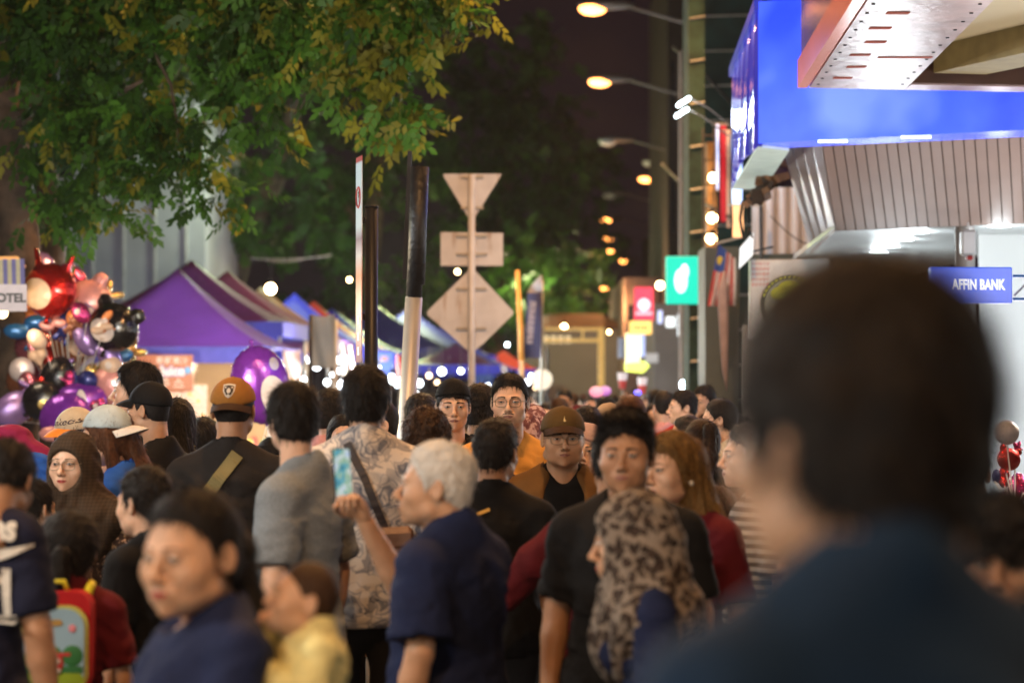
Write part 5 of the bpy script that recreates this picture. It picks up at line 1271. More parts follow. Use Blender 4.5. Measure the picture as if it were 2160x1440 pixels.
# ---------------------------------------------------------------- market tents
def canopy(label, px, py, D, hw, zeave, m_, valm=None, seedd=0, wall=None, hd=1.5):
    c = P(px, py, D); t = empty('market_tent', (c.x, c.y, 0), -math.atan(SU)); tag(t, label, 'market tent', 'market tents in a row on the left'); zp_ = c.z
    def gf(u, v):
        x, y = (u * 2 - 1), (v * 2 - 1); r = max(abs(x), abs(y)); f = (1 - r)
        z = zeave + (zp_ - zeave) * (.62 * f ** 1.7 + .38 * f) ; z -= .05 * (1 - min(abs(x), abs(y)) / max(r, .01)) * math.sin(r * 3.14) 
        return (x * hw, y * hd, z)
    a = MB(); a.grid(gf, 24, 24); a.grid(lambda u, v: (lambda q: (q[0], q[1], q[2] - .012))(gf(1 - u, v)), 24, 24); a.obj('roof', m_, t, True)
    for i, (ax, ay, bx, by) in enumerate(((-hw, -hd, hw, -hd), (hw, -hd, hw, hd), (hw, hd, -hw, hd), (-hw, hd, -hw, -hd))):
        n = 24
        def vf(u, v, e=0): 
            s_ = .015 * math.sin(u * 40 + i) * (1 - v); dx, dy = (by - ay), -(bx - ax); l = math.hypot(dx, dy)
            return (ax + (bx - ax) * u + dx / l * (s_ + e), ay + (by - ay) * u + dy / l * (s_ + e), zeave - .22 * (1 - v) + .01)
        a = MB(); a.grid(lambda u, v: vf(u, v, .012), n, 2); a.grid(lambda u, v: vf(1 - u, v, .0), n, 2); a.obj('valance', valm or m_, t, True)
    for sx_ in (-1, 1):
        for sy_ in (-1, 1):
            a = MB(); a.tube([(sx_ * (hw - .04), sy_ * (hd - .04), 0), (sx_ * (hw - .04), sy_ * (hd - .04), zeave)], .022, 0, 8); a.obj('leg', M_STEEL, t, True)
    if wall:
        a = MB(); a.slab([(-hw, hd - .05, .2), (hw, hd - .05, .2), (hw, hd - .05, zeave - .05), (-hw, hd - .05, zeave - .05)], .02); a.obj('back_wall', wall, t)
    return t
def tm_(n, c_):
    m = leafmat('tent_' + n, c_, .14); return m
M_PUR, M_PUR2, M_MAU, M_BLU, M_NAV, M_REDT, M_ORT = tm_('purple', (.155, .055, .42)), tm_('plum', (.15, .045, .22)), tm_('mauve', (.26, .10, .26)), tm_('blue', (.04, .05, .75)), tm_('navy', (.045, .045, .30)), tm_('red', (.50, .06, .05)), tm_('sand', (.45, .25, .14))
M_TAN = mat('tan_tarpaulin', (.50, .32, .15), .8, var=.12, scale=1.5)
canopy('purple peaked market tent nearest the camera, juice sign under it', 375, 565, 33.5, 1.52, 2.30, M_PUR, mat('tent_valance_blue', (.05, .05, .30), .7), 0, M_TAN)
canopy('plum market tent with the highest peak, just behind the purple one', 404, 548, 37, 1.6, 2.72, M_PUR2, M_NAV, 1)
canopy('mauve market tent third in the row', 480, 571, 40.4, 1.55, 2.75, M_MAU, M_NAV, 2)
canopy('sand coloured market tent between the mauve and the blue ones', 552, 604, 44, 1.5, 2.60, M_ORT, M_PUR2, 3)
canopy('bright blue market tent behind the grey banner', 622, 618, 47.6, 1.5, 2.55, M_BLU, None, 4)
canopy('plum and red market tent right of the bright blue one', 662, 634, 51, 1.5, 2.55, M_REDT, M_BLU, 5)
canopy('blue market tent behind the edge on sign', 700, 650, 54.6, 1.7, 2.5, M_BLU, None, 6)
canopy('wide navy market tent between the black and the leaning posts', 790, 640, 58, 2.0, 2.65, M_NAV, M_NAV, 7)
canopy('navy market tent right of the leaning post', 862, 650, 62, 2.2, 2.55, M_NAV, M_BLU, 8)
canopy('dim navy market tent behind the diamond plate', 930, 688, 66, 2.0, 2.4, M_NAV, M_NAV, 9)
canopy('maroon market tent at the foot of the sign post', 962, 722, 56, 1.1, 2.25, M_PUR2, M_BLU, 10)
canopy('violet blue market tent right of the sign post', 1000, 730, 60, 1.15, 2.15, M_BLU, M_BLU, 11)
canopy('orange red topped market tent near the wooden pole', 1062, 738, 64, 1.0, 2.2, M_REDT, M_BLU, 12)
canopy('last far orange market tent right of the wooden pole', 1115, 770, 70, 1.0, 2.1, tm_('amber', (.55, .22, .05)), None, 13)
# stalls and what is in them
STW = [glow('stall_bulb', (.85, .93, 1), 8), glow('stall_bulb_warm', (1, .66, .34), 6)]
BUL = [(640, 800, 30, 0), (668, 772, 33, 0), (700, 790, 29, 0), (690, 806, 31, 0), (716, 782, 32, 0), (722, 812, 30, 0), (652, 822, 34, 1), (735, 838, 30, 1), (742, 800, 34, 0), (712, 760, 38, 1),
 (800, 775, 36, 0), (826, 795, 32, 0), (838, 812, 34, 0), (884, 808, 36, 0), (878, 828, 34, 0), (905, 792, 38, 1), (922, 806, 36, 1), (932, 783, 35, 0), (948, 812, 36, 1), (972, 782, 35, 0), (1030, 812, 50, 0), (1112, 806, 46, 0), (1128, 818, 45, 1), (1120, 792, 52, 0), (413, 832, 32, 1), (5, 660, 19.5, 1), (858, 770, 55, 0), (598, 835, 33, 1)]
BLAB = ['cool bulb in the stalls left of the grey banner', 'cool bulb under the foot of the grey banner', 'cool bulb right of the grey banner, the larger', 'lower cool bulb under the grey banner', 'cool bulb left of the black sign post', 'low cool bulb left of the patterned shirt man',
 'warm bulb just above the grey tee man', 'warm bulb behind the shoulder of the patterned shirt man', 'cool bulb left of the patterned shirt man\'s hair', 'warm bulb high beside the hanging pale cloths', 'cool bulb high between black and leaning posts', 'cool bulb right of the patterned shirt man\'s hair', 'cool bulb touching the leaning post from the left', 'cool bulb just right of the leaning post',
 'lowest cool bulb right of the leaning post', 'warm bulb above the wavy haired person', 'warm bulb above the curly haired child', 'highest cool bulb left of the diamond plate', 'warm bulb left of the backwards cap', 'cool bulb above the backwards cap, left of the sign post', 'far cool bulb between the two men facing us', 'far cool bulb right of the glasses man', 'far warm bulb right of the glasses man', 'highest far bulb right of the wooden pole',
 'warm bulb on the juice stall counter', 'warm bulb of the booth at the left edge', 'tiny cool bulb far behind the leaning post', 'warm bulb right of the purple balloon']
for i, (x_, y_, D, w_) in enumerate(BUL):
    c = P(x_, y_, D); t = empty('hanging_bulb', c); tag(t, BLAB[i], 'light bulb', 'bare bulbs in the stalls')
    a = MB(); a.ball((0, 0, 0), [.032, .055, .022, .04][i % 4] if D > 25 else .045, 0, 10, 7); a.obj('bulb', STW[w_], t, True)
    a = MB(); a.tube([(0, 0, .05), (0, 0, .10)], .022, 0, 8); a.tube([(0, 0, .08), (0, 0, .45)], .005, 0, 4); a.obj('socket_and_cord', M_DARK, t)
for i, (x_, y_, D, e, wc) in enumerate([(700, 770, 30, 300, 0), (440, 765, 32.3, 150, 1), (640, 770, 36, 120, 0), (830, 775, 33, 260, 0), (930, 770, 37, 300, 1), (1010, 785, 48, 150, 0), (1120, 780, 48, 200, 0), (330, 790, 30, 80, 1), (12, 655, 19.0, 10, 1), (760, 770, 44, 170, 0), (260, 660, 15.0, 120, 1), (620, 700, 29, 45, 1)]):
    lamp_light('stall_or_fill_light', P(x_, y_, D), e, (1, .78, .5) if wc else (.82, .94, 1), .12)  # light of the stall bulbs, plus one fill added before the balloon bunch
def stall(label, px, D, wdt, cloth_m, n, seed):
    c = P(px, 812, D); t = empty('market_stall', (c.x, c.y, 0), -math.atan(SU)); tag(t, label, 'market stall', 'market stalls under the tents'); g3 = random.Random(seed)
    a = MB(); a.box((0, 0, .86), (wdt, .8, .05), 0, None, .01); a.obj('table_top', M_WHITE, t)
    a = MB(); a.grid(lambda u, v: (-wdt / 2 + wdt * u, -.41 - .02 * math.sin(u * 30) * (1 - v), .1 + .78 * v), 30, 3); a.grid(lambda u, v: (wdt / 2 - wdt * u, -.40, .1 + .78 * v), 2, 2); a.obj('table_skirt', cloth_m, t, True)
    cols = [(.6, .1, .08), (.7, .5, .1), (.1, .3, .5), (.7, .7, .65), (.5, .2, .3), (.2, .4, .15)]
    for i in range(n):
        k = g3.randrange(6); a = MB(); h = g3.uniform(.14, .30); x = -wdt / 2 + .15 + (wdt - .3) * i / max(1, n - 1)
        if g3.random() < .5: a.tube([(x, 0, .885), (x, 0, .885 + h * .8), (x, 0, .885 + h)], [.06, .06, .03], 0, 10)
        else: a.box((x, 0, .886 + h / 2), (.16, .16, h), 0, None, .015)
        a.obj('goods', mat('goods_%d' % k, cols[k], .4), t)
for i, (px, D, wd_, m_, lb) in enumerate([(430, 32.3, 2.6, C['cream'], 'juice stall with jars on a cream clothed table under the purple tent'), (640, 34.5, 2.2, C['blue'], 'stall with a blue skirt behind the man in the grey shirt'), (760, 38, 2.0, C['red'], 'stall with a red skirt behind the patterned shirt'), (900, 40, 2.4, C['blue'], 'stall of bright goods behind the leaning post'), (1000, 52, 2.2, C['pink'], 'far stall at the foot of the sign post')]):
    stall(lb, px, D, wd_, m_, 9, i)
for i, (x_, y_, D, w_, lb) in enumerate([(690, 762, 31, .5, 'short white tube lamp right of the grey banner foot'), (806, 806, 33, .6, 'white tube lamp low between the black and leaning posts'), (452, 752, 32.6, .7, 'tube lamp under the eave of the purple tent')]):
    c = P(x_, y_, D); t = empty('tube_lamp', c); tag(t, lb, 'tube lamp', 'tube lamps under the tents')
    a = MB(); a.tube([(-w_ / 2, 0, 0), (w_ / 2, 0, 0)], .022, 0, 10); a.obj('lit_tube', glow('tube_white', (.85, .95, 1), 5), t, True)
    a = MB(); a.box((0, .01, .04), (w_ + .06, .05, .03)); a.obj('batten', M_WHITE, t)
# juice sign
c = P(348, 786, 31.6); t = empty('juice_sign', c); kx = 31.6 / F_PX; tag(t, 'brown board sign with Chinese characters and the word Juice on the first stall', 'sign')
a = MB(); a.box((0, 0, 0), (118 * kx, .03, 76 * kx), 0, None, .006); so = a.obj('board', mat('sign_brown', (.30, .10, .055), .5, var=.1), t)
a = MB(); text_on(a, '新鮮果汁', .105, (.10, -.019, .155), (1, 0, 0), (0, 0, 1), 0, .0015); a.obj('lettering', mat('sign_cream', (.55, .42, .38), .6), so)
a = MB(); text_on(a, 'Juice', .17, (.10, -.019, .02), (1, 0, 0), (0, 0, 1), 0, .016); a.obj('letter_outline', mat('sign_blue_text', (.16, .17, .45), .6), so)
a = MB(); text_on(a, 'Juice', .17, (.10, -.024, .02), (1, 0, 0), (0, 0, 1), 0, .004); a.obj('lettering', mat('sign_white_text', (.75, .65, .62), .6), so)
a = MB(); a.ball((.30, -.016, .03), (.045, .006, .05), 0, 12, 6); a.obj('blue_splash', mat('splash_blue', (.12, .28, .5), .6), so)
for ch_, cx_ in (('주', .0), ('스', .18)):
    a = MB(); text_on(a, ch_, .15, (cx_, -.019, -.145), (1, 0, 0), (0, 0, 1), 0, .003); a.obj('letter', MATS['sign_cream'], so)
def board(name, label, x0, y0, x1, y1, D, m_, cat='poster', grp=None):
    a = MB(); k_ = D / F_PX; a.box((0, 0, 0), ((x1 - x0) * k_, .03, (y1 - y0) * k_), 0, None, .005); o = a.obj(name, m_); o.location = P((x0 + x1) / 2, (y0 + y1) / 2, D); return tag(o, label, cat, grp)
def p_menu(N, L, tc, noise, ramp, col):
    v = N.new('ShaderNodeTexVoronoi'); v.inputs['Scale'].default_value = 7; L.new(tc.outputs['Object'], v.inputs['Vector']); return ramp(v.outputs['Distance'], [(.15, (.75, .38, .10)), (.3, (.60, .45, .38)), (.6, (.55, .36, .30)), (.8, (.65, .55, .45))])
board('menu_board', 'pinkish menu board with orange fruit pictures under the juice sign', 352, 812, 436, 900, 31.7, mat('menu', (.5, .4, .3), .6, pattern=p_menu), 'menu')
def hang(name, label, x0, x1, y0, y1, D, m_, cat='banner', amp=.03, skew=0, grp=None):
    a = MB(); k_ = D / F_PX; W, H_ = (x1 - x0) * k_, (y1 - y0) * k_
    f = lambda u, v, e=0: (-W / 2 + W * u + skew * k_ * (1 - v) , e + amp * math.sin(u * 7 + v * 3), -H_ / 2 + H_ * v - .10 * W * math.sin(math.pi * u) * v)
    a.grid(f, 14, 10); a.grid(lambda u, v: f(1 - u, v, .008), 14, 10); o = a.obj(name, m_, None, True); o.location = P((x0 + x1) / 2, (y0 + y1) / 2, D); return tag(o, label, cat, grp)
def p_grb(N, L, tc, noise, ramp, col):
    s_ = N.new('ShaderNodeSeparateXYZ'); L.new(tc.outputs['Object'], s_.inputs[0]); n = noise(3, 3); m = N.new('ShaderNodeMath'); m.operation = 'MULTIPLY_ADD'; m.inputs[1].default_value = 1.5; L.new(s_.outputs[2], m.inputs[0]); L.new(n.outputs['Fac'], m.inputs[2])
    return ramp(m.outputs[0], [(.1, (.50, .38, .37)), (.3, (.42, .44, .47)), (.42, (.60, .42, .30)), (.55, (.62, .50, .38)), (.62, (.50, .54, .54)), (.95, (.42, .46, .46)), (1, (.5, .45, .38))])
hang('grey_banner', 'limp grey printed banner hanging from the corner of the tents', 655, 706, 662, 775, 27, leafmat('banner_grey_cloth', (.50, .50, .50), .5), amp=.05)
tt = MB(); tt.tube([(0, 0, 0), (0, 0, P(0, 665, 26.9).z)], .02, 0, 8); o = tt.obj('banner_pole', M_DARK, None, True); q = P(655, 812, 26.9); o.location = (q.x, q.y, 0); tag(o, 'dark slim pole holding the grey banner', 'pole')
tt = MB(); tt.tube([(0, 0, 0), (0, 0, P(0, 672, 27.1).z)], .022, 0, 8); o = tt.obj('banner_pole', M_WHITE, None, True); q = P(708, 812, 27.1); o.location = (q.x, q.y, 0); tag(o, 'white pole at the right edge of the grey banner', 'pole')
hang('hanging_cloth', 'pale cloth hung at the stall right of the grey banner', 716, 730, 722, 792, 33, C['cream'], 'cloth', .04, grp='hanging cloths at the stalls')
hang('hanging_cloth', 'dusty pink cloth hung at the stall beside the black post', 731, 748, 726, 795, 33.2, C['pink'], 'cloth', .04, grp='hanging cloths at the stalls')
hang('hanging_cloth', 'mauve flap hanging from the corner of the purple tent', 596, 634, 738, 800, 31.5, C['pink'], 'cloth', .05, grp='hanging cloths at the stalls')
hang('hanging_cloth', 'deep blue flap hanging inside the purple tent corner', 580, 600, 738, 770, 32.2, M_BLU, 'cloth', .03, grp='hanging cloths at the stalls')
hang('hanging_cloth', 'red cloth hanging left of the leaning post', 836, 850, 748, 800, 44, mat('red_cloth_lit', (.6, .07, .06), .7), 'cloth', .03, grp='hanging cloths at the stalls')
bp_ = board('notice_board', 'blue box panel with an orange patch between black and leaning posts', 796, 742, 830, 795, 46, mat('blue_panel', (.05, .13, .6), .5, emit=(.05, .12, .8), es=.35), 'sign')
a = MB(); a.box((-.02, -.02, .11), (.13, .02, .09)); a.obj('orange_patch', mat('orange_patch', (.6, .25, .15), .5), bp_)
board('tarpaulin', 'blue back sheet of the stall at the foot of the sign post', 1002, 760, 1042, 815, 55, mat('blue_sheet', (.02, .10, .5), .5), 'tarpaulin')
board('light_box', 'warm lit box on the juice stall counter', 404, 814, 421, 850, 32, glow('warm_box', (1, .62, .30), 1.6), 'light box')
# string lights
for (x0, y0, x1, y1, D, lb) in ((530, 545, 700, 538, 44, 'thin pale rope strung across the trees above the tents'), (560, 548, 640, 546, 43, 'short pale rope above the sand tent')):
    a = MB(); a.tube([P(x0 + (x1 - x0) * f, y0 + (y1 - y0) * f + 5 * math.sin(f * 3.14), D) for f in np.linspace(0, 1, 7)], .012, 0, 5); tag(a.obj('rope', M_STEEL, None, True), lb, 'rope')
# left booth
o0 = P(10, 812, 19); o0.z = 0; t = empty('snack_booth', o0); tag(t, 'booth at the left edge with yellow topped striped awning and white sign', 'booth')
def q_(x, y, D=19): return P(x, y, D) - o0
a = MB()
for i in range(12):
    x0, x1 = -55 + i * 9, -46 + i * 9
    a.slab([q_(x0, 622, 19), q_(x1, 622, 19), q_(x1 - 2, 546, 19.3), q_(x0 - 2, 546, 19.3)], .01, i % 2)
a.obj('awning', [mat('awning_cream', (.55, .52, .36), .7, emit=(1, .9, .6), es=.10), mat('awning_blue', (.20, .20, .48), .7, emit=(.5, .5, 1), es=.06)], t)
a = MB(); a.slab([q_(48, 622, 19), q_(54, 618, 20.5), q_(48, 560, 20.2), q_(36, 546, 19.3)], .01); a.obj('awning_end', mat('awning_yellow', (.50, .48, .15), .7), t)
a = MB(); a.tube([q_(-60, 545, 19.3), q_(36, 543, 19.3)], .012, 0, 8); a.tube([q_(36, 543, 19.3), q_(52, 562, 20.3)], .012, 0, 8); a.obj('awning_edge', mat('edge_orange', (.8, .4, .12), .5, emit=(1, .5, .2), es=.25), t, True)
a = MB(); a.box(q_(5, 628, 18.9), (.38, .02, .21)); so = a.obj('sign_panel', mat('booth_sign_white', (.60, .55, .60), .6, emit=(1, .9, .95), es=.12), t)
a = MB(); text_on(a, 'HOTEL', .095, q_(14, 629, 18.88), (1, 0, 0), (0, 0, 1), 0, .004); a.obj('lettering', mat('booth_text', (.12, .12, .13), .6), so)
for x_ in (-50,):
    a = MB(); a.tube([q_(x_, 812, 19.2) * 1, q_(x_, 545, 19.2)], .018, 0, 8); a.V[0][:8, 2] = 0; a.obj('post', M_STEEL, t, True)
a = MB(); a.box((-.1, .3, .45), (.8, .7, .9), 0, None, .02); a.obj('counter', mat('booth_counter', (.1, .15, .35), .6), t)

# ---------------------------------------------------------------- foil balloons
def foil(name, c, rough=.16, m_=.75): return mat('foil_' + name, c, rough, metal=m_, var=.1, scale=5, bump=.35, bscale=26, coat=.4)
FO = dict(red=foil('red', (.65, .02, .015)), pink=foil('pink', (.85, .38, .36), .22, .25), black=foil('black', (.015, .013, .015), .12, .3), purple=foil('purple', (.25, .045, .50), .15, .45), gold=foil('gold', (.85, .60, .20)), blue=foil('blue', (.03, .16, .45), .2, .4),
  clear=foil('pearl', (.75, .66, .68), .12, .4), rose=foil('rose', (.55, .16, .22)), lilac=foil('lilac', (.35, .22, .55), .2, .5), brown=foil('brown', (.28, .10, .05), .2, .3), white=foil('white', (.75, .66, .64), .4, 0), cream=foil('cream', (.72, .50, .36), .5, 0), navy=foil('navy', (.03, .04, .22), .2, .4), orange=foil('orange', (.85, .28, .08), .2, .3), magenta=foil('magenta', (.60, .05, .22)))
def balloon_shape(kind, seed=0):
    def f(Q):
        if kind == 'round': d = ell(Q, (0, 0, 0), (.5, .30, .5))
        elif kind == 'oval': d = ell(Q, (0, 0, 0), (.42, .28, .56))
        elif kind == 'long': d = su(ell(Q, (-.25, 0, -.12), (.34, .17, .20)), ell(Q, (.25, 0, .14), (.34, .17, .2)), .08)
        elif kind == 'horned':
            d = ell(Q, (0, 0, 0), (.48, .32, .46)); X = mx(Q); d = su(d, capp(X, (.26, 0, .36), (.38, 0, .66), .075, .03), .05)
        elif kind == 'eared':
            d = ell(Q, (0, 0, 0), (.48, .32, .44)); X = mx(Q); d = su(d, ell(X, (.34, 0, .36), (.15, .10, .15)), .04)
        elif kind == 'peaked':
            d = ell(Q, (0, 0, 0), (.48, .32, .42)); X = mx(Q); d = su(d, capp(X, (.30, 0, .26), (.62, 0, .44), .10, .03), .08)
        elif kind == 'star':
            a = np.arctan2(Q[..., 0], Q[..., 2]); r = np.sqrt(Q[..., 0] ** 2 + Q[..., 2] ** 2)
            R_ = .34 + .17 * np.cos(a * 5); d = (np.sqrt((r / R_) ** 2 + (Q[..., 1] / .20) ** 2) - 1) * .18
        elif kind == 'heart':
            X = mx(Q); d = su(ell(X, (.20, 0, .14), (.27, .22, .27)), capp(X, (.10, 0, 0), (0, 0, -.42), .2, .04), .12)
        elif kind == 'figure':
            X = mx(Q); d = su(ell(X, (0, 0, .24), (.28, .22, .26)), ell(X, (0, 0, -.16), (.24, .2, .28)), .05); d = su(d, capp(X, (.18, 0, .0), (.42, 0, .12), .09, .07), .05); d = su(d, capp(X, (.10, 0, -.36), (.17, 0, -.54), .09, .09), .04)
        th = np.arctan2(Q[..., 0], Q[..., 2]); rr = np.sqrt(Q[..., 0] ** 2 + Q[..., 2] ** 2)
        return d + .007 * np.sin(th * 26) * np.clip(rr * 3 - .6, 0, 1)
    return f
BSH = {}
def bmesh_shape(kind, m_):
    k = (kind, m_.name)
    if k not in BSH:
        kk = (kind, 'v')
        if kk not in BSH: BSH[kk] = polygonise(balloon_shape(kind), (-.75, -.45, -.72), (.75, .45, .78), .03)
        mb = MB(); arr(mb, BSH[kk]); BSH[k] = mb.mesh('envelope', m_, True)
    return BSH[k]
BANCH = P(150, 905, 20.2)
def balloon(label, px, py, D, size, kind, m_, rz=0, ry=0, patchm=None, pc=(0, 0), pr=(.3, .3), extra=(), anchor=BANCH, grp='foil balloons in the bunch at the left'):
    c = P(px, py, D); t = empty('foil_balloon', c, 0, size); t.rotation_euler = (0, R(ry), R(rz)); tag(t, label, 'balloon', grp)
    link('envelope', bmesh_shape(kind, m_), t)
    f = balloon_shape(kind)
    def pt(cx, cz, rx, rz_, mm, nm='printed_patch'):
        mb = MB()
        X, Z = [], []
        nr_, na = 5, 24
        X.append(cx); Z.append(cz)
        for i in range(1, nr_ + 1):
            for j in range(na):
                a_ = 2 * math.pi * j / na; X.append(cx + rx * i / nr_ * math.cos(a_)); Z.append(cz + rz_ * i / nr_ * math.sin(a_))
        X = np.array(X, np.float32); Z = np.array(Z, np.float32); Y = tri_project(f, X, Z, -.6) - .006
        Y = np.minimum(Y, .1)
        F_ = [(0, 1 + j, 1 + (j + 1) % na) for j in range(na)] + [(1 + (i - 1) * na + j, 1 + i * na + j, 1 + i * na + (j + 1) % na, 1 + (i - 1) * na + (j + 1) % na) for i in range(1, nr_) for j in range(na)]
        mb.add(np.stack([X, Y, Z], -1), F_); mb.obj(nm, mm, t, True)
    if patchm: pt(pc[0], pc[1], pr[0], pr[1], patchm)
    for e in extra: pt(*e)
    a = MB(); a.tube([(0, 0, -.46), (0, 0, -.58)], [.03, .05], 0, 8); a.obj('neck', m_, t, True)
    if anchor is not None:
        q = (anchor - c) / size; Rm = (Matrix.Rotation(R(rz), 3, 'Z') @ Matrix.Rotation(R(ry), 3, 'Y')).inverted()
        a = MB(); a.tube([Vector((0, 0, -.5)), (Rm @ q) * .5 + Vector((0, 0, -.2)), Rm @ q], .004 / size, 0, 4); a.obj('string', M_WHITE, t)
    return t
px2 = lambda p_, D: p_ * D / F_PX
BL = [
 ('crimson round foil balloon at the upper left rim of the bunch', 62, 640, 20.9, 70, 'round', 'red', 0, 20, None, 0, 0),
 ('hot pink foil balloon behind the pink eared one', 150, 600, 21.0, 62, 'oval', 'magenta', 0, -30, None, 0, 0),
 ('brick red foil heart in the centre of the bunch', 130, 770, 20.1, 80, 'heart', 'red', 15, -10, None, 0, 0),
 ('peach foil balloon with a plain patch at the right of the bunch', 250, 780, 20.4, 66, 'round', 'pink', 0, 0, 'cream', (0, 0), (.2, .2)),
 ('round red foil balloon with two little horns and a large plain cream oval', 106, 612, 19.6, 92, 'horned', 'red', -20, 8, 'cream', (-.10, -.08), (.30, .26)),
 ('pink foil balloon with ears and a paler round patch', 184, 640, 19.8, 84, 'eared', 'pink', -10, -12, 'cream', (-.16, -.10), (.20, .20)),
 ('glossy black foil balloon with rounded ears and a pale oval patch', 240, 690, 19.4, 86, 'eared', 'black', -15, 24, 'white', (-.08, -.10), (.26, .20)),
 ('lilac foil balloon with a yellowish disc, behind the red one', 75, 590, 20.8, 80, 'oval', 'lilac', 10, 15, 'gold', (-.12, -.08), (.13, .14)),
 ('bright blue long foil balloon under the red one', 58, 690, 20.0, 62, 'long', 'blue', 10, 4, None, 0, 0),
 ('orange red foil balloon with small white feet left of the bunch', 62, 665, 20.4, 60, 'figure', 'orange', 0, 0, None, 0, 0),
 ('second orange red foil figure balloon low on the left of the bunch', 56, 745, 20.4, 64, 'figure', 'red', 0, 10, None, 0, 0),
 ('purple foil balloon leaning diagonally under the black one', 205, 735, 19.5, 86, 'long', 'lilac', 0, 65, None, 0, 0),
 ('brown and cream foil balloon in the middle of the bunch', 155, 725, 20.0, 70, 'eared', 'brown', 20, 20, 'cream', (.1, -.05), (.26, .2)),
 ('blue patterned foil balloon under the pink one', 148, 682, 19.7, 56, 'figure', 'navy', 0, 30, None, 0, 0),
 ('gold star foil balloon at the right edge of the bunch', 272, 742, 20.0, 62, 'star', 'gold', -20, 20, None, 0, 0),
 ('small gold foil star behind the pink balloon', 226, 626, 20.4, 54, 'star', 'gold', 20, 10, None, 0, 0),
 ('teal blue crescent like foil balloon low right in the bunch', 236, 768, 19.7, 62, 'long', 'blue', 0, -14, None, 0, 0),
 ('large rose foil balloon filling the left middle of the bunch', 95, 760, 20.2, 110, 'heart', 'rose', 10, 15, None, 0, 0),
 ('rose red foil balloon behind the brown one', 120, 700, 20.7, 96, 'oval', 'rose', 0, 35, None, 0, 0),
 ('deep red foil balloon low left in the bunch', 75, 795, 20.3, 84, 'oval', 'brown', 0, 70, None, 0, 0),
 ('magenta foil balloon sweeping low in the bunch', 92, 820, 20.0, 96, 'long', 'magenta', 0, -18, None, 0, 0),
 ('dark green black foil balloon with yellow blots low in the bunch', 120, 800, 19.5, 66, 'oval', 'black', 0, 20, 'gold', (-.05, -.2), (.12, .10)),
 ('black foil balloon with a yellow splash at the bottom left of the bunch', 88, 845, 19.3, 62, 'round', 'black', 0, 50, 'gold', (.12, .0), (.12, .12)),
 ('blue and red foil balloon in the lower middle of the bunch', 172, 815, 19.4, 58, 'figure', 'navy', 0, 45, None, 0, 0),
 ('pale pink round foil balloon above the white cap', 240, 812, 19.5, 68, 'round', 'pink', 0, 0, 'clear', (.1, .05), (.1, .1)),
 ('violet foil balloon with a pale band near the bottom of the bunch', 168, 850, 19.4, 78, 'oval', 'purple', 0, 80, 'white', (.0, .1), (.26, .10)),
 ('lilac foil balloon hanging low beside the pale pink one', 205, 822, 19.7, 56, 'heart', 'lilac', 10, 30, None, 0, 0),
 ('pearly see through looking foil balloon at the far left bottom', 30, 862, 19.4, 62, 'oval', 'lilac', 20, 60, None, 0, 0),
 ('violet foil balloon just above the magenta headscarf', 140, 885, 19.2, 84, 'round', 'purple', 0, 0, 'lilac', (.1, -.1), (.2, .1)),
 ('small gold foil balloon under the diagonal purple one', 205, 790, 19.6, 42, 'heart', 'gold', 30, 0, None, 0, 0),
 ('small pearly foil balloon at the left rim of the bunch', 46, 780, 19.8, 40, 'round', 'clear', 0, 0, None, 0, 0),
 ('peach foil balloon half hidden under the white caps', 130, 905, 19.0, 60, 'long', 'pink', 0, 0, None, 0, 0)]
for (lb, x_, y_, D, s_, k_, m_, rz_, ry_, pm, pc_, pr_) in BL:
    balloon(lb, x_, y_, D, px2(s_ * 1.36, D), k_, FO[m_], rz_, ry_, FO[pm] if pm else None, pc_ or (0, 0), pr_ or (.3, .3), extra=([(.20, .05, .11, .14, FO['orange'])] if k_ == 'peaked' else ()))
gbn = random.Random(17); seen_ = set()
KD = {'figure': 'doll shaped', 'heart': 'heart shaped', 'star': 'star shaped', 'round': 'round', 'long': 'long bulging', 'eared': 'eared', 'oval': 'oval'}
for m_ in ('red', 'rose', 'pink', 'magenta', 'orange', 'brown', 'lilac', 'cream'):
    for k_ in gbn.sample(list(KD), 4):
        fy = gbn.random(); x_ = 150 + gbn.uniform(-1, 1) * (70 + 45 * fy); y_ = 640 + 225 * fy; D = 19.35 + gbn.uniform(-.25, .5)
        side_ = 'left' if x_ < 150 else 'right'; hgt = 'upper' if fy < .33 else ('middle' if fy < .66 else 'lower')
        balloon(f'small {m_} {KD[k_]} foil balloon packed in the {hgt} {side_} part of the bunch', x_, y_, D, px2(gbn.uniform(34, 56), D), k_, FO[m_], gbn.uniform(-40, 40), gbn.uniform(-60, 60), FO['white'] if gbn.random() < .3 else None, (0, .05), (.16, .14))
t = balloon('big purple egg shaped foil balloon with a white patch above the stall', 549, 812, 17.5, px2(150, 17.5), 'oval', FO['purple'], 15, -12, FO['white'], (.12, -.16), (.18, .27), extra=[(.22, .26, .07, .09, FO['clear'])], anchor=P(545, 1000, 17.5), grp='foil balloons held up over the crowd')
o_ = MB(); o_.tube([(0, 0, .54), (0, 0, .60)], [.03, .02], 0, 8); o_.ball((0, 0, .62), .035, 0, 10, 6); o_.obj('top_knob', FO['purple'], t, True)
RB = P(2140, 1080, 11)
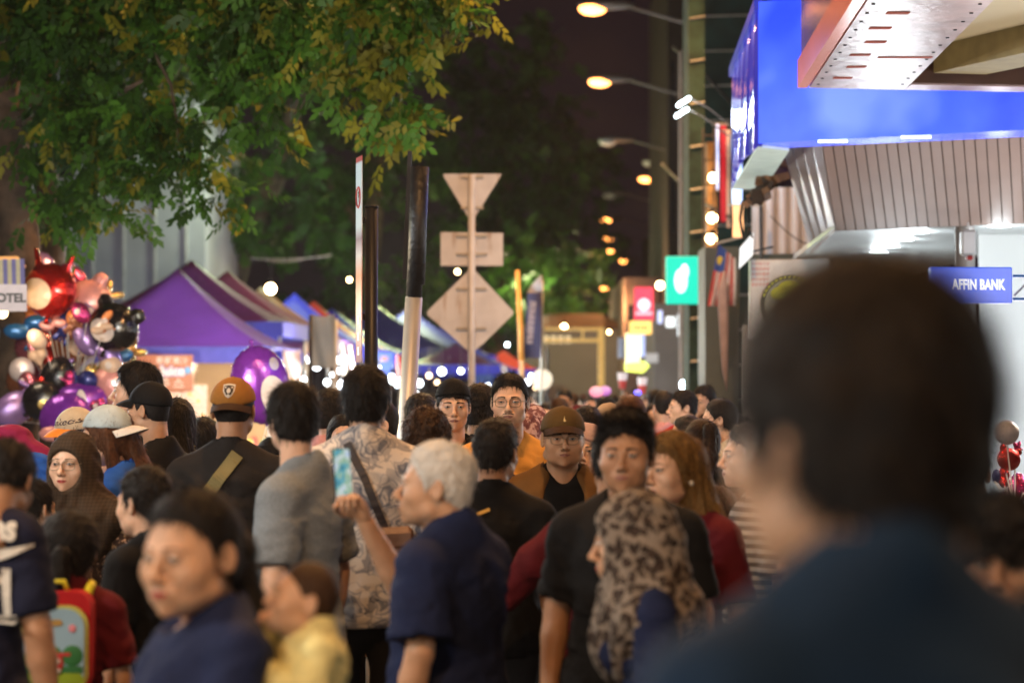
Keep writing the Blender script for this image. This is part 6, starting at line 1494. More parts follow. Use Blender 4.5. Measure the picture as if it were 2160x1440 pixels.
for i, (lb, x_, y_, s_, k_, m_) in enumerate([('clear pinkish foil balloon at the top of the right bunch', 2124, 912, 52, 'round', 'clear'), ('glossy red foil balloon with ears in the right bunch', 2128, 968, 56, 'eared', 'red'), ('small red foil star in the right bunch', 2146, 945, 34, 'star', 'magenta'), ('little blue foil balloon at the left of the right bunch', 2102, 1004, 30, 'round', 'navy'),
   ('bright red foil heart low in the right bunch', 2118, 1010, 52, 'heart', 'red'), ('large magenta foil balloon at the right edge', 2148, 1028, 66, 'round', 'magenta'), ('rosy foil balloon at the bottom of the right bunch', 2122, 1052, 44, 'oval', 'rose')]):
    balloon(lb, x_, y_, 11 + .08 * i, px2(s_, 11), k_, FO[m_], i * 20, i * 15, None, anchor=RB, grp='foil balloons in the bunch at the right')
# white plastic bollard
c = P(786, 1330, 11.5); t = empty('bollard', (c.x, c.y, 0)); tag(t, 'white plastic wrapped pointed bollard with an orange band between the black trousers', 'bollard')
a = MB(); a.tube([(0, 0, 0), (0, 0, c.z - .14), (0, 0, c.z - .03), (0, 0, c.z + .02)], [.036, .034, .02, .002], 0, 14); a.obj('post', M_WHITE, t, True)
a = MB(); a.tube([(0, 0, c.z - .12), (0, 0, c.z - .07)], [.036, .029], 0, 14); a.obj('band', mat('band_orange', (.75, .3, .08), .5), t, True)
# ================================================================ THE CROWD
FEM = dict(fem=1, w=.97, jaw=.92, nose=.9)
SLIM = dict(w=.96, jaw=.92)
WIDE = dict(w=1.06, jaw=1.18, fat=.010, nose=1.1)
G_ = 'people in the market crowd'
def tpose(*a): return tuple(a)
# nearest: man on the right, out of focus
fg = person('blurred man very near the camera on the right, dark hair, dark teal tee', 1806, 552, 2.0, yaw=-142, head=1.14, b=1.22, hside=-.045, z0=.21, neck=.056, q=dict(w=1.04, jaw=1.05), skin='mid', hair='full', hcol='black', shirt=C['tealnavy'], face=True, vox=.005, nstr=2500, hy=-8, fwd=.0)
w1 = person('blurred woman in a navy top walking left at the front left, dark hair tied back', 440, 1022, 5.05, yaw=-66, hy=32, hp=4, head=1.08, q=dict(fem=1, w=1.04, jaw=1.05, fat=.006, tail='ponylow'), skin='mid', hair='swept', hcol='black', shirt=C['navy'], arms=('fwd', 'fwd'), nstr=2500, vox=.0036, look=-.6, b=1.36, neck=.080)
baby = person('baby with downy brown hair in a pale yellow outfit, carried beside the woman in navy', 655, 1178, 5.0, yaw=-78, hy=0, hp=-14, head=.68, q=dict(w=1.06, jaw=.95, fat=.012, nose=.6), skin='mid', hair='baby', hcol='brown', shirt=C['yellow'], sleeve='long', arms=('face', 'hold'), b=1.25, z0=P(655, 1178, 5.0).z - .86, trousers=C['yellow'], shoes=C['yellow'], nstr=1500, loose=.02)
jer = person('person in a dark jersey with a white number 1, back to us, left edge', -74, 950, 6.6, yaw=172, hside=-.09, hz=-.075, hp=30, head=.92, H=1.75, skin='tan', hair='short', shirt=C['jersey'], b=1.04)
girl = person('girl with black hair tied low and a cartoon backpack, seen from behind', 142, 1082, 7.3, yaw=180, head=.95, q=dict(fem=1, w=1.05, jaw=.9, tail='ponylow'), skin='mid', hair='full', shirt=C['maroon'], b=.86, nstr=2500)
person('woman in thin glasses with a dark brown draped headscarf and floral dress, facing us', 163, 908, 9.5, yaw=-12, hy=-4, head=1.0, q=dict(fem=1, w=1.02, jaw=1.0), skin='light', hijab=C['scarf'], glasses=METAL, shirt=C['floral'], sleeve='long', b=1.05, look=.1, vox=.0036)
person('man in a plain black tee with short dark hair, behind the front woman in navy', 322, 982, 7.9, yaw=-128, head=.96, q=SLIM, skin='light', hair='short', shirt=C['black'], b=1.0)
person('woman in a bright magenta headscarf leaning forward at the left edge', 76, 888, 10.4, yaw=-95, hp=22, head=1.02, q=FEM, skin='light', hijab=C['magenta'], shirt=C['magenta'], sleeve='long', b=1.05, fwd=.05)
person('person in a royal blue top between the magenta and the brown headscarves', 95, 950, 10.2, yaw=-60, hp=15, head=.9, q=FEM, skin='light', hijab=C['blue'], shirt=C['blue'], b=.95)
person('child in a teal shirt below the magenta headscarf', 58, 1010, 9.2, yaw=150, head=.9, q=SLIM, skin='light', hair='short', shirt=C['teal'], b=.9)
def bd_text(txt, size, z, m_, bold=.0005, x0=0, sy=1):
    def f(mb, sdf):
        V, F = text_mesh(txt, size, bold); X = V[:, 0] + x0; Z = V[:, 1] + z; Y = tri_project(sdf, X.astype(np.float32), Z.astype(np.float32), -.2) - .0012; Y = np.where(Y > .03, 0, Y)
        mb.add(np.stack([X, Y, Z], -1), F, 0); return [m_]
    return f
def bd_shield(mb, sdf):
    def outline(k): return [(-.024 * k, .192 + .022 * k), (.0, .192 + .026 * k), (.024 * k, .192 + .022 * k), (.023 * k, .192 - .004 * k), (.012 * k, .192 - .024 * k), (0, .192 - .031 * k), (-.012 * k, .192 - .024 * k), (-.023 * k, .192 - .004 * k)]
    for k, m_, l in ((1.0, 0, .001), (.80, 1, .002)):
        o = outline(k); X = np.array([p[0] for p in o] + [0], np.float32); Z = np.array([p[1] for p in o] + [.192], np.float32); Y = tri_project(sdf, X, Z, -.2) - l - .001
        mb.add(np.stack([X, Y, Z], -1), [(i, (i + 1) % 8, 8) for i in range(8)][::1], m_)
    for (x, z, rx, rz) in ((0, .190, .008, .011), (-.013, .203, .004, .003), (.013, .203, .004, .003), (0, .172, .006, .004)):
        X = np.array([x + rx * math.cos(a * .785) for a in range(8)], np.float32); Z = np.array([z + rz * math.sin(a * .785) for a in range(8)], np.float32); Y = tri_project(sdf, X, Z, -.2) - .0045
        mb.add(np.stack([X, Y, Z], -1), [list(range(8))], 0)
    return [mat('badge_silver', (.55, .50, .44), .5), mat('badge_black', (.03, .02, .015), .6)]
person('woman in a white cap with orange brim and script lettering, behind the brown headscarf', 180, 857, 11.2, yaw=-50, hp=12, head=.98, q=FEM, skin='light', hair='tied', hcol='dark', cap=(C['cream'], C['caporange']), shirt=C['pink'], capbadge=bd_text('Yankees', .040, .190, mat('thread_dark', (.06, .04, .05), .6), .0008, .020))
person('woman in a pale blue and white cap worn backwards, long brown hair, turned left', 250, 853, 9.9, yaw=-100, hp=10, head=1.0, q=dict(fem=1, w=.97, jaw=.92, side=-1), skin='light', hair='long', hcol='auburn', cap=(C['capblue'], C['white']), capback=True, shirt=C['blue'], nstr=3500)
person('tall young man with tousled dark hair in profile to the left, under the juice sign', 305, 766, 10.9, yaw=-88, hp=-2, head=1.0, q=SLIM, skin='light', hair='full', shirt=C['black2'], vox=.0036, nstr=2500, look=-.3)
bc = person('man in a black cap and black tee with a white script mark, turned left', 330, 806, 10.4, yaw=-112, head=.94, q=dict(w=1.0), skin='mid', hair='crop', cap=C['black'], shirt=C['black'], b=1.05, brimL=.074)
person('woman with straight black hair right behind the man in the black cap', 376, 838, 11.3, yaw=-165, head=.95, q=FEM, skin='light', hair='long', shirt=C['black2'], nstr=3000)
bcap = person('man in a tan cap worn backwards with a shield badge, black tee, seen from behind', 489, 797, 9.6, yaw=176, head=1.0, q=dict(w=1.05, jaw=1.05, fat=.004), skin='tan', hair='crop', cap=(C['capbrown'], C['capdark']), capback=True, shirt=C['black2'], b=1.20, capbadge=bd_shield, brimL=.05)
person('person in a sage green top just left of the tan cap', 425, 880, 12, yaw=160, head=.9, q=FEM, skin='mid', hair='short', shirt=C['green'], b=1.0)
person('woman with a black headband and hat between the tan cap and the grey tee', 570, 915, 10.5, yaw=20, head=.95, hp=12, q=FEM, skin='tan', hair='tied', headband=C['black'], shirt=C['black2'])
grey = person('man in a grey melange tee with thick black hair, seen from behind', 630, 810, 7.95, yaw=-113, hy=-40, head=.93, q=dict(w=.98, jaw=.95), skin='light', hair='full', shirt=C['grey'], b=.96, nstr=3500, loose=.016, hem=.80, trousers=TR_DARK)
prt = person('man in a white shirt printed with blue grey stamps, seen from behind', 770, 776, 8.85, yaw=180, hy=-5, head=.99, q=dict(w=.98), skin='light', hair='full', shirt=C['prints'], b=1.16, nstr=3500, loose=.03, hem=.86)
old = person('grey haired man in a loose navy tee holding up a phone, turned left', 946, 930, 6.75, yaw=-120, hy=24, hp=-4, head=1.0, q=dict(w=1.02, jaw=1.05), skin='mid', hair='short', hcol='grey', shirt=C['navy'], b=1.18, nstr=4000, vox=.0036, loose=.026, hem=.74, browc=HCOL['grey'],
   arms=(((-.12, -.24, 1.27), (.03, -.27, 1.48), 1.0), ((.235, .05, 1.13), (.24, -.02, .88), .4)))
person('young man with a black cap worn backwards facing us, black tee', 955, 799, 10.7, yaw=4, hp=2, head=.93, q=dict(w=.99, jaw=.90), skin='light', hair='fringe', cap=C['black'], capback=True, shirt=C['black'], vox=.0032, b=.95, lid=.1, nstr=1200)
person('person with black hair seen from behind, right of the backwards cap', 1010, 812, 11.3, yaw=172, head=.95, q=SLIM, skin='mid', hair='full', shirt=C['black'])
person('tall man in thin glasses and an orange tee with slicked back hair, facing us', 1074, 786, 10.6, yaw=20, hy=-24, head=.99, q=dict(w=1.0, jaw=1.06, nose=1.05), skin='light', hair='swept', glasses=METAL, shirt=C['orange'], vox=.0032, beard=1, lid=.5, b=1.05, nstr=1800, look=-.2)
blk = person('short haired man in a black tee with a small yellow mark, back to us', 1040, 884, 8.7, yaw=172, hy=-8, head=.96, q=dict(w=1.0, jaw=1.0), skin='tan', hair='short', shirt=C['black'], b=1.16)
person('man in an olive brown cap and glasses facing us, brown overshirt over a black tee', 1186, 858, 9.9, yaw=3, head=1.0, q=WIDE, skin='mid', hair='crop', cap=(C['olivecap'], C['capdark']), glasses=METAL, shirt=C['black'], vest=C['brown'], b=1.18, vox=.0032, lid=.4, brimL=.060,
   capbadge=lambda mb, f: ([mb.add(np.stack([np.array([-.004, .006, .006, .002, .001, -.003]), tri_project(f, np.array([-.004, .006, .006, .002, .001, -.003], np.float32), np.array([.183, .183, .186, .190, .205, .190], np.float32), -.2) - .002, np.array([.183, .183, .186, .190, .205, .190])], -1), [list(range(6))], 0)], [mat('thread_gold', (.75, .6, .3), .5)])[1])
person('woman in a dusty pink headscarf behind the man in the olive cap', 1240, 892, 11.4, yaw=-12, head=1.0, q=FEM, skin='light', hijab=C['pink'], shirt=C['pink'], sleeve='long')
mm = person('man with short brushed up hair in a black tee facing us, center right', 1323, 868, 7.25, yaw=-6, hy=-4, head=1.0, q=dict(w=1.0, jaw=1.0, nose=1.05), skin='tan', hair='quiff', shirt=C['black'], b=1.14, vox=.0032, nstr=3500, lid=.15, look=-.1)
person('woman with long golden hair and a pearl earring looking left behind the man in black', 1436, 906, 7.75, yaw=-42, hy=-6, hr=-3, head=1.0, q=dict(fem=1, w=.98, jaw=.95, side=1), skin='light', hair='long', hcol='gold', shirt=C['maroon'], earring=True, vox=.0032, nstr=4000, look=-.3)
leo = person('woman in a leopard print headscarf and navy top, turned away to the left', 1375, 1030, 6.3, yaw=-98, hp=6, head=1.02, q=FEM, skin='mid', hijab=C['leopard'], shirt=C['navy'], sleeve='long', b=.84, scb=.93, arms=('down', 'down'), vox=.0038)
person('person in dark red long sleeves mostly hidden behind the man in the black tee', 1292, 905, 8.1, yaw=180, head=.9, q=SLIM, skin='tan', hair='short', shirt=C['darkred'], sleeve='long', b=1.05, arms=('down', ((.27, -.02, 1.26), (.37, -.12, 1.12), .4)))
person('woman with a high ponytail and pale hair tie in a black tee, seen from behind', 1485, 880, 11.0, yaw=-168, head=.98, q=dict(fem=1, w=.98, jaw=.9, tail='pony'), skin='light', hair='tied', hcol='dark', shirt=C['black'], nstr=3500)
person('child with brown hair carrying a tan bag right of the golden haired woman', 1520, 1024, 9.3, yaw=-140, head=.92, q=SLIM, skin='tan', hair='short', hcol='brown', shirt=C['tan'], b=.9)
person('person in a grey and white striped shirt, in profile left behind the big blurred head', 1604, 888, 8.9, yaw=-82, head=1.0, q=SLIM, skin='light', hair='short', shirt=C['stripe'], b=1.1, loose=.02)
person('person in a dark navy top with hand raised, half hidden by the near shoulder', 1752, 1065, 6.0, yaw=-70, head=.95, q=FEM, skin='mid', hair='tied', shirt=C['jersey'], sleeve='long', arms=('fwd', 'fold'))
person('curly haired boy with a brown face behind the near shoulder at the right edge', 2104, 1058, 5.0, yaw=-18, hy=6, hr=5, hp=4, head=.90, q=dict(w=1.0, jaw=.9, nose=1.0, fat=.004, tail='curly'), skin='tan', hair='fringe', hcol='black', shirt=C['black2'], b=.95, nstr=3500, vox=.0036, look=.3)
person('adult in a dark grey tee behind the near head at the right edge', 2034, 915, 8.0, yaw=175, head=1.0, q=WIDE, skin='mid', hair='short', shirt=C['grey2'], b=1.22)
person('woman with black hair in a pale rose top behind the patterned shirt', 690, 823, 12.2, yaw=160, head=.95, q=FEM, skin='light', hair='full', shirt=C['rose'], b=1.0)
person('woman peering out left of the patterned shirt', 722, 872, 11.8, yaw=10, head=.88, q=FEM, skin='light', hair='long', shirt=C['white'])
person('man with glasses in profile at the right side of the patterned shirt', 815, 842, 11.6, yaw=-70, head=.95, q=SLIM, skin='light', hair='crop', glasses=METAL, shirt=C['white'])
person('child with curly brown hair beside the leaning post', 894, 865, 9.8, yaw=160, head=.95, q=dict(w=1.0, jaw=.9, tail='curly'), skin='mid', hair='short', hcol='brown', shirt=C['black2'], b=.9)
person('person with wavy black hair just left of the backwards cap', 882, 832, 13.5, yaw=150, head=.98, q=SLIM, skin='mid', hair='full', shirt=C['black'])
person('person with a rusty brown top of hair below the glasses man', 1048, 880, 10.0, yaw=165, head=.9, q=SLIM, skin='mid', hair='short', hcol='brown', shirt=C['black2'], b=.9)
person('woman in a pink floral headscarf left of the olive cap', 1126, 852, 13.0, yaw=-150, head=1.02, q=FEM, skin='mid', hijab=C['pinkfloral'], shirt=C['pinkfloral'], sleeve='long')
person('second woman in a pink floral headscarf, behind the orange tee', 1102, 866, 12.0, yaw=170, head=.98, q=FEM, skin='mid', hijab=cloth('pink_floral_pale', (.4, .2, .2), p_floral_pink), shirt=C['rose'], sleeve='long')
person('man with short black hair seen from behind above the pink headscarf', 1243, 856, 12.6, yaw=-160, head=.98, q=SLIM, skin='mid', hair='short', shirt=C['cream'])
person('woman in a beige headscarf above the brushed up hair', 1283, 850, 13.6, yaw=170, head=.98, q=FEM, skin='mid', hijab=C['tan'], shirt=C['tan'])
person('woman with reddish brown hair put up, seen from behind above the man in black', 1329, 830, 12.4, yaw=176, head=1.0, q=FEM, skin='mid', hair='tied', hcol='auburn', shirt=C['brown'], nstr=2500)
person('man in a black hoodie standing taller at the right, facing left', 1492, 812, 17.5, yaw=-40, head=.98, q=SLIM, skin='mid', hair='short', shirt=C['black'], b=1.1, sleeve='long')
person('man in a black tee with a red lanyard strap at the right', 1452, 822, 17.0, yaw=-80, head=.98, q=SLIM, skin='light', hair='short', shirt=C['black'])
person('person in a red apron top beside the red lanyard man', 1436, 832, 18.0, yaw=170, head=.98, q=SLIM, skin='tan', hair='short', shirt=C['red'])
person('woman with a white sleeve reaching, right of the black hoodie', 1532, 838, 13.8, yaw=-100, head=.98, q=FEM, skin='light', hair='tied', shirt=C['white'])

# marks on the clothes
M_PRW = mat('print_white', (.62, .58, .52), .7)
def one(mb, cx, cz, h=.145):
    u = h / 6
    for x0, x1, z0, z1 in ((-.45, .55, -3, 3), (-1.25, -.45, 1.3, 2.2), (-1.25, 1.35, -3, -2.1)):
        for k in range(6):
            a, b = z0 + (z1 - z0) * k / 6, z0 + (z1 - z0) * (k + 1) / 6
            mb.add([(cx + x0 * u, 0, cz + a * u), (cx + x1 * u, 0, cz + a * u), (cx + x1 * u, 0, cz + b * u), (cx + x0 * u, 0, cz + b * u)], [(0, 1, 2, 3)])
def jb(mb): one(mb, .148, 1.215); one(mb, .035, 1.215)
shirt_decal(jer, jb, 'number', [M_PRW])
def jb2(mb):
    V, F = text_mesh('rees', .095, .004); mb.add(np.stack([V[:, 0] * .8 + .11, V[:, 0] * 0, V[:, 1] + 1.392], -1), F)
    n = 14; pts = [(-.03 + .25 * i / n, 1.352 - .016 * math.sin(math.pi * i / n)) for i in range(n + 1)]
    X = [p[0] for p in pts] + [p[0] for p in pts]; Z = [p[1] for p in pts] + [p[1] - .026 * math.sin(math.pi * i / n) - .006 for i, p in enumerate(pts)]
    mb.add([(x, 0, z) for x, z in zip(X, Z)], [(i, i + 1, n + 2 + i, n + 1 + i)[::-1] for i in range(n)])
shirt_decal(jer, jb2, 'lettering', [M_PRW])
def curve_band(mb, pts, w_):
    for i in range(len(pts) - 1):
        a, b = Vector((*pts[i], 0)), Vector((*pts[i + 1], 0)); d = (b - a).normalized(); n_ = Vector((-d.y, d.x, 0)) * w_
        q = [a + n_, a - n_, b - n_, b + n_]; mb.add([(v.x, 0, v.y) for v in q], [(0, 1, 2, 3)])
def smark(mb):
    curve_band(mb, [(.10 * math.cos(t) * .5 + .02, 1.30 + .055 * math.sin(t)) for t in np.linspace(.3, 5.2, 16)], .004)
    curve_band(mb, [(.05, 1.34), (.0, 1.32), (-.04, 1.30), (.01, 1.27), (.03, 1.24), (-.03, 1.22)], .004); curve_band(mb, [(-.09, 1.335), (-.02, 1.31), (.04, 1.29)], .004)
shirt_decal(bc, smark, 'script_mark', [M_PRW])
shirt_decal(blk, lambda mb: curve_band(mb, [(.005, 1.395), (-.045, 1.375)], .006), 'label_mark', [mat('print_yellow', (.55, .32, .06), .6)])

# ---- things carried
def on_person(root, pts, r, name, m_, flat=None):
    """strap running over the clothes of a person, as a thing of its own; pts in the person's own frame"""
    Mw = Matrix.Translation(root.location) @ Matrix.Rotation(root.rotation_euler[2], 4, 'Z') @ Matrix.Scale(root.scale[0], 4)
    return [Mw @ Vector(p) for p in pts]
def strap_thing(root, name, label, cat, back_pts, m_, width=.028, bag=None, side='back', extra=None):
    info = [v for v in PCACHE.values() if v['root'] is root][0]; sf = info['sf']; sg = 1 if side == 'back' else -1
    Mw = Matrix.Translation(root.location) @ Matrix.Rotation(root.rotation_euler[2], 4, 'Z') @ Matrix.Scale(root.scale[0], 4)
    base = Mw @ Vector((0, 0, back_pts[-1][1])); t = empty(name, base); tag(t, label, cat)
    def band(pts, sgx):
        n = 30; P_ = []
        for i in range(n + 1):
            f = i / n * (len(pts) - 1); k = min(int(f), len(pts) - 2); f -= k
            P_.append((pts[k][0] * (1 - f) + pts[k + 1][0] * f, pts[k][1] * (1 - f) + pts[k + 1][1] * f))
        V = []; 
        for i, p in enumerate(P_):
            q = P_[min(i + 1, n)]; o = P_[max(i - 1, 0)]; d = Vector((q[0] - o[0], q[1] - o[1])).normalized(); nn = Vector((-d.y, d.x)) * width / 2
            for s_ in (-1, 1): V.append((p[0] + nn.x * s_, p[1] + nn.y * s_))
        X = np.array([v[0] for v in V], np.float32); Z = np.array([v[1] for v in V], np.float32); Y = tri_project(sf, X, Z, .35 * sgx, -sgx) + sgx * .005
        Y = np.where(np.abs(Y) > .34, 0, Y)
        W0 = [Mw @ Vector((x, y, z)) - base for x, y, z in zip(X, Y, Z)]; W1 = [Mw @ Vector((x, y + sgx * .004, z)) - base for x, y, z in zip(X, Y, Z)]
        m2 = MB(); N2 = len(W0); F_ = [(2 * i, 2 * i + 1, 2 * i + 3, 2 * i + 2) for i in range(n)]
        m2.add(W0 + W1, F_ + [tuple(N2 + a for a in f)[::-1] for f in F_] + [(2 * i, 2 * i + 2, N2 + 2 * i + 2, N2 + 2 * i) for i in range(n)] + [(2 * i + 1, N2 + 2 * i + 1, N2 + 2 * i + 3, 2 * i + 3) for i in range(n)])
        return m2
    band(back_pts, sg).obj('strap', m_, t)
    if extra: band(extra, -sg).obj('strap', m_, t)
    if bag:
        c, dim, mt, ry = bag; a = MB(); a.box((0, 0, 0), dim, 0, Matrix.Rotation(R(ry), 3, 'Y'), min(dim) * .3)
        a.V = [np.array([(Mw @ (Vector(v) + Vector(c))) - base for v in a.V[0]])]; bo = a.obj('pouch', mt, t)
        a = MB(); a.box((0, dim[1] * .5, dim[2] * .18), (dim[0] * .92, .012, dim[2] * .4), 0, Matrix.Rotation(R(ry), 3, 'Y'), .005)
        a.V = [np.array([(Mw @ (Vector(v) + Vector(c))) - base for v in a.V[0]])]; a.obj('flap', mt, bo)
    return t
strap_thing(prt, 'crossbody_bag', 'worn brown crossbody bag with a thin dark strap on the back of the patterned shirt', 'bag', [(.055, 1.47), (-.01, 1.35), (-.075, 1.19)], mat('strap_dark', (.03, .025, .03), .6), .026, bag=((-.105, .19, 1.13), (.14, .05, .13), LEATHER, 4))
strap_thing(bcap, 'sling_strap', 'olive sling bag strap across the back of the man in the tan cap', 'bag', [(-.04, 1.44), (.06, 1.30), (.16, 1.10)], C['olive'], .050, bag=((.10, -.17, 1.05), (.22, .07, .15), C['olive'], 0), extra=[(-.06, 1.42), (.10, 1.10)])
strap_thing(leo, 'handbag', 'dark handbag on a gold chain strap at the side of the leopard headscarf', 'bag', [(.0, 1.20), (.10, 1.0)], GOLD, .014, bag=((.14, .17, .92), (.22, .07, .16), C['black2'], 0))
# phone in the raised hand
i_ = [v for v in PCACHE.values() if v['root'] is old][0]
Mw = Matrix.Translation(old.location) @ Matrix.Rotation(old.rotation_euler[2], 4, 'Z') @ Matrix.Scale(old.scale[0], 4)
hp_ = Mw @ Vector((.055, -.335, 1.585))
t = empty('phone', hp_, R(18)); t.rotation_euler = (R(-6), 0, R(52)); tag(t, 'phone with a bright colourful screen held up by the grey haired man', 'phone')
a = MB(); a.box((0, 0, .03), (.072, .009, .155), 0, None, .004); a.obj('case', mat('phone_black', (.02, .02, .022), .25), t)
def p_scr(N, L, tc, noise, ramp):
    n = noise(28, 3); return ramp(n.outputs['Fac'], [(.3, (.02, .10, .10)), (.45, (.10, .45, .60)), (.52, (.35, .55, .35)), (.6, (.75, .85, .9)), (.7, (.10, .35, .9))])
a = MB(); a.box((0, -.0052, .034), (.066, .001, .140)); a.obj('lit_screen', mat('phone_screen', (.05, .05, .05), .2, emit=p_scr, es=.55), t)
# child's backpack
Mw = Matrix.Translation(girl.location) @ Matrix.Rotation(girl.rotation_euler[2], 4, 'Z') @ Matrix.Scale(girl.scale[0], 4)
c = Mw @ Vector((0, .185, 1.27)); t = empty('backpack', c, girl.rotation_euler[2] + math.pi); tag(t, "child's light blue backpack with a bright meadow picture and red top, worn by the girl", 'backpack')
def rrect(w_, h_, r, n=6):
    return [(sx_ * (w_ / 2 - r) + r * math.cos(a_), sz_ * (h_ / 2 - r) + r * math.sin(a_)) for sx_, sz_, a0 in ((1, 1, 0), (-1, 1, 90), (-1, -1, 180), (1, -1, 270)) for a_ in [R(a0 + 90 * i / n) for i in range(n + 1)]]
def rslab(a, w_, h_, r, y0, y1, cz=0, cx=0, m=0):
    o = rrect(w_, h_, r); n = len(o); a.add([(cx + x, y0, cz + z) for x, z in o] + [(cx + x, y1, cz + z) for x, z in o], [list(range(n)), list(range(n, 2 * n))[::-1]] + [((i + 1) % n, i, n + i, n + (i + 1) % n) for i in range(n)], m)
a = MB(); rslab(a, .205, .30, .05, -.03, .06); bo = a.obj('body', C['red'], t)
a = MB(); rslab(a, .196, .262, .06, -.052, -.03, -.02); a.obj('edge_piping', mat('piping_yellow', (.5, .5, .12), .6), t)
a = MB(); rslab(a, .178, .245, .055, -.060, -.052, -.02); fp = a.obj('picture_panel', mat('bag_sky', (.30, .48, .62), .6, var=.05), t)
a = MB(); rslab(a, .176, .055, .02, -.062, -.060, -.112); a.obj('meadow', mat('bag_grass', (.30, .45, .02), .6), fp)
a = MB()
for x, z, r in ((-.06, -.045, .028), (-.04, -.05, .02), (.055, -.035, .032), (.0, -.03, .024)): a.ball((x, -.060, z), (r, .004, r), 0, 14, 6)
a.box((0, -.061, -.075), (.17, .003, .02)); a.obj('green_trees', mat('bag_trees', (.03, .18, .05), .6), fp)
a = MB(); a.ball((.0, -.064, -.055), (.030, .005, .036), 0, 14, 6); a.box((0, -.064, -.03), (.10, .003, .010)); a.obj('red_shape', mat('bag_red', (.50, .04, .04), .6), fp)
a = MB(); a.ball((.0, -.068, -.05), (.022, .004, .013), 0, 12, 6); a.ball((0, -.067, -.078), (.024, .004, .012), 0, 12, 6); a.obj('white_shape', M_PRW, fp)
a = MB(); rslab(a, .05, .018, .008, -.063, -.060, .062); a.obj('tan_plaque', mat('bag_tan', (.45, .28, .08), .6), fp)
for x in (-.062, .055):
    a = MB(); a.ball((x, -.062, .045), (.011, .003, .012), 0, 10, 6); a.obj('pink_balloon', mat('bag_pink', (.7, .25, .3), .6), fp)
a = MB(); a.tube([(-.03, 0, .15), (-.02, -.005, .178), (.02, -.005, .178), (.03, 0, .15)], .008, 0, 8); a.obj('handle', mat('bag_yellow', (.65, .60, .02), .6), t, True)
a = MB(); a.tube([(-.07, .05, .10), (-.08, .08, .15), (-.08, .12, .16)], .014, 0, 8); a.obj('shoulder_strap', MATS['bag_yellow'], t, True)
a = MB(); a.tube([(.07, .05, .10), (.08, .08, .15), (.08, .12, .16)], .014, 0, 8); a.obj('shoulder_strap', MATS['bag_yellow'], t, True)
# glow things in the far crowd
for (x_, y_, D, col, nm, lb, r) in ((1258, 826, 24, (1, .25, .4), 'glow_toy', 'small pink glowing toy held above the far crowd', .055), (1276, 824, 24.5, (.45, .08, .5), 'glow_toy', 'small violet glowing toy held above the far crowd', .05), (1345, 828, 20, (.01, .03, 1), 'glow_toy', 'small round deep blue light above the far crowd', .026)):
    c = P(x_, y_, D); t = empty(nm, c); tag(t, lb, 'toy light'); a = MB(); a.ball((0, 0, 0), (r * 1.3, r, r), 0, 14, 8); a.obj('lit_globe', glow('toy_%d' % x_, col, 1.6 if x_ == 1345 else .8), t, True)
    a = MB(); a.tube([(0, 0, -r), (0, 0, -r - .25)], .008, 0, 6); a.obj('stick', M_DARK, t)

# ---- the farther crowd: a few people built once, copied with their parts
def proto(nm, **k):
    return person(nm, 1080, 700, 300, face=False, vox=.009, nstr=0, H=1.72, **k)
PR = [proto('p0', hair='short', shirt=C['black']), proto('p1', hair='full', shirt=C['grey2'], q=SLIM, yaw=0), proto('p2', hair='long', q=FEM, shirt=C['rose']), proto('p3', hijab=C['pink'], q=FEM, shirt=C['pink'], sleeve='long'),
      proto('p4', hair='tied', q=dict(fem=1, w=.97, jaw=.92, tail='bun'), shirt=C['white']), proto('p5', hair='crop', cap=C['black'], shirt=C['navy']), proto('p6', hair='short', shirt=C['orange'], hcol='brown'), proto('p7', hijab=C['tan'], q=FEM, shirt=C['brown'], sleeve='long')]
PDESC = ['short black haired', 'thick black haired', 'long haired', 'headscarfed', 'hair tied', 'dark capped', 'brown haired', 'headscarfed']
SH = [('black', 'black'), ('grey2', 'dark grey'), ('rose', 'rose'), ('white', 'white'), ('navy', 'navy'), ('cream', 'cream'), ('brown', 'brown'), ('red', 'red'), ('teal', 'teal'), ('maroon', 'maroon'), ('orange', 'orange'), ('green', 'green'), ('blue', 'blue'), ('black2', 'faded black')]
HJ = [('pink', 'pink'), ('tan', 'beige'), ('black', 'black'), ('white', 'white'), ('navy', 'navy'), ('maroon', 'maroon')]
def landmark(px):
    for x, s_ in ((60, 'left edge'), (300, 'balloon bunch'), (560, 'juice stall'), (700, 'purple balloon'), (820, 'black sign post'), (900, 'leaning post'), (985, 'stall bulbs'), (1030, 'grey sign post'), (1080, 'blue far tents'), (1125, 'orange wooden pole'), (1165, 'round cream sign'), (1230, 'far hall'), (1290, 'yellow gantry post'), (1330, 'yellow sign'), (1385, 'red sign'), (1445, 'green sign'), (1480, 'red lantern'), (1600, 'green scaffold')):
        if px < x: return s_
    return 'bank wall'
gc = random.Random(21); placed = []; used = {}
tries = 0
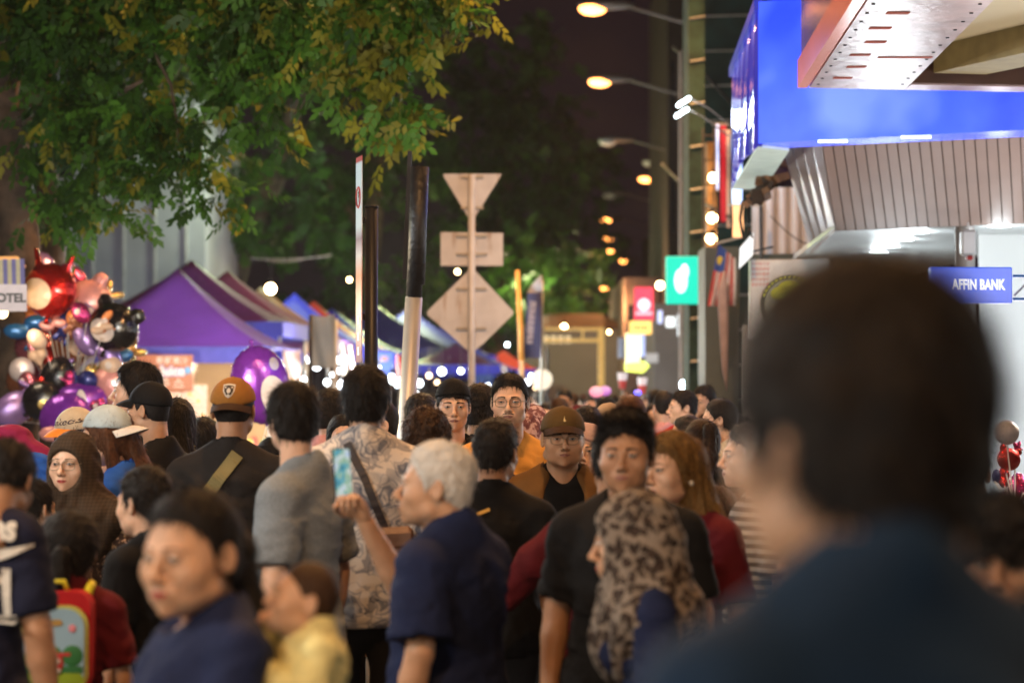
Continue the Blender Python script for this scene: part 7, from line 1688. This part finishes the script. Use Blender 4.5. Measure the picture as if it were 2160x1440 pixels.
while len(placed) < 150 and tries < 9000:
    tries += 1
    D = 13.2 + 46 * gc.random() ** 1.35; px = gc.uniform(640, 1560) if len(placed) < 60 else gc.uniform(1060, 1500)
    if px < 860 and D < 16: continue
    x = (px - 1080) / F_PX * D
    if x < -3.6 + SU * D or x > 3.6 + SU * D: continue
    if any((x - a) ** 2 + (D - b) ** 2 < .36 for a, b in placed): continue
    k = gc.randrange(8); H = gc.uniform(1.52, 1.76) if k in (0, 1, 5, 6) else gc.uniform(1.46, 1.64)
    ytop = 812 - (H - CAM_Z) / D * F_PX
    if any(abs(px - a) < b for a, b in ((955, 48), (1074, 45), (1010, 30), (1186, 42), (1329, 30), (1243, 25))) and D < 15: continue
    placed.append((x, D)); src = PR[k]; o = src.copy(); COL.objects.link(o); s_ = H / 1.72; o.location = (x, D, 0); o.scale = (s_, s_, s_)
    o.rotation_euler = (0, 0, R(gc.choice((0, 0, 180, 180, 180, -90, 90)) + gc.uniform(-30, 30))); 
    sh = gc.choice(SH[:7] + SH[:2] + SH); hj = gc.choice(HJ)
    for ch in src.children:
        c_ = ch.copy(); COL.objects.link(c_); c_.parent = o
        if ch.name.startswith('shirt') or ch.name.startswith('headscarf'):
            c_.material_slots[0].link = 'OBJECT'; c_.material_slots[0].material = C[sh[0]] if ch.name.startswith('shirt') else C[hj[0]]
        if ch.name.startswith('body'):
            c_.material_slots[0].link = 'OBJECT'; c_.material_slots[0].material = SKIN[gc.choice(('light', 'mid', 'tan'))]
        for g_ in ch.children:
            d_ = g_.copy(); COL.objects.link(d_); d_.parent = c_
    back = abs(((math.degrees(o.rotation_euler[2]) + 180) % 360) - 180) > 90
    ds = f"{hj[1]} headscarfed" if k in (3, 7) else PDESC[k]
    band = 'nearer' if D < 18 else ('middle' if D < 27 else ('far' if D < 40 else 'farthest'))
    lb = f"{ds} person in {sh[1]}, {'back' if back else 'face'} to us, {band} crowd below {landmark(px)}"
    n_ = used.get(lb, 0); used[lb] = n_ + 1
    if n_: lb = lb + (', smaller one' if n_ == 1 else ', smallest')
    tag(o, lb, 'person', 'people in the farther crowd')
for pr in PR:
    for ch in list(pr.children_recursive): bpy.data.objects.remove(ch)
    bpy.data.objects.remove(pr)
# ---------------------------------------------------------------- smoky night air
hm = bpy.data.materials.new('haze'); hm.use_nodes = True; hn = hm.node_tree
hn.nodes.remove(hn.nodes['Principled BSDF']); pv = hn.nodes.new('ShaderNodeVolumePrincipled')
pv.inputs['Color'].default_value = (.80, .76, .74, 1); pv.inputs['Density'].default_value = .0003; pv.inputs['Anisotropy'].default_value = .55
hn.links.new(pv.outputs[0], hn.nodes['Material Output'].inputs['Volume'])
hb = MB(); hb.box((0, 420, 15), (860, 1000, 33)); ho = hb.obj('haze', hm); tag(ho, kind='stuff')
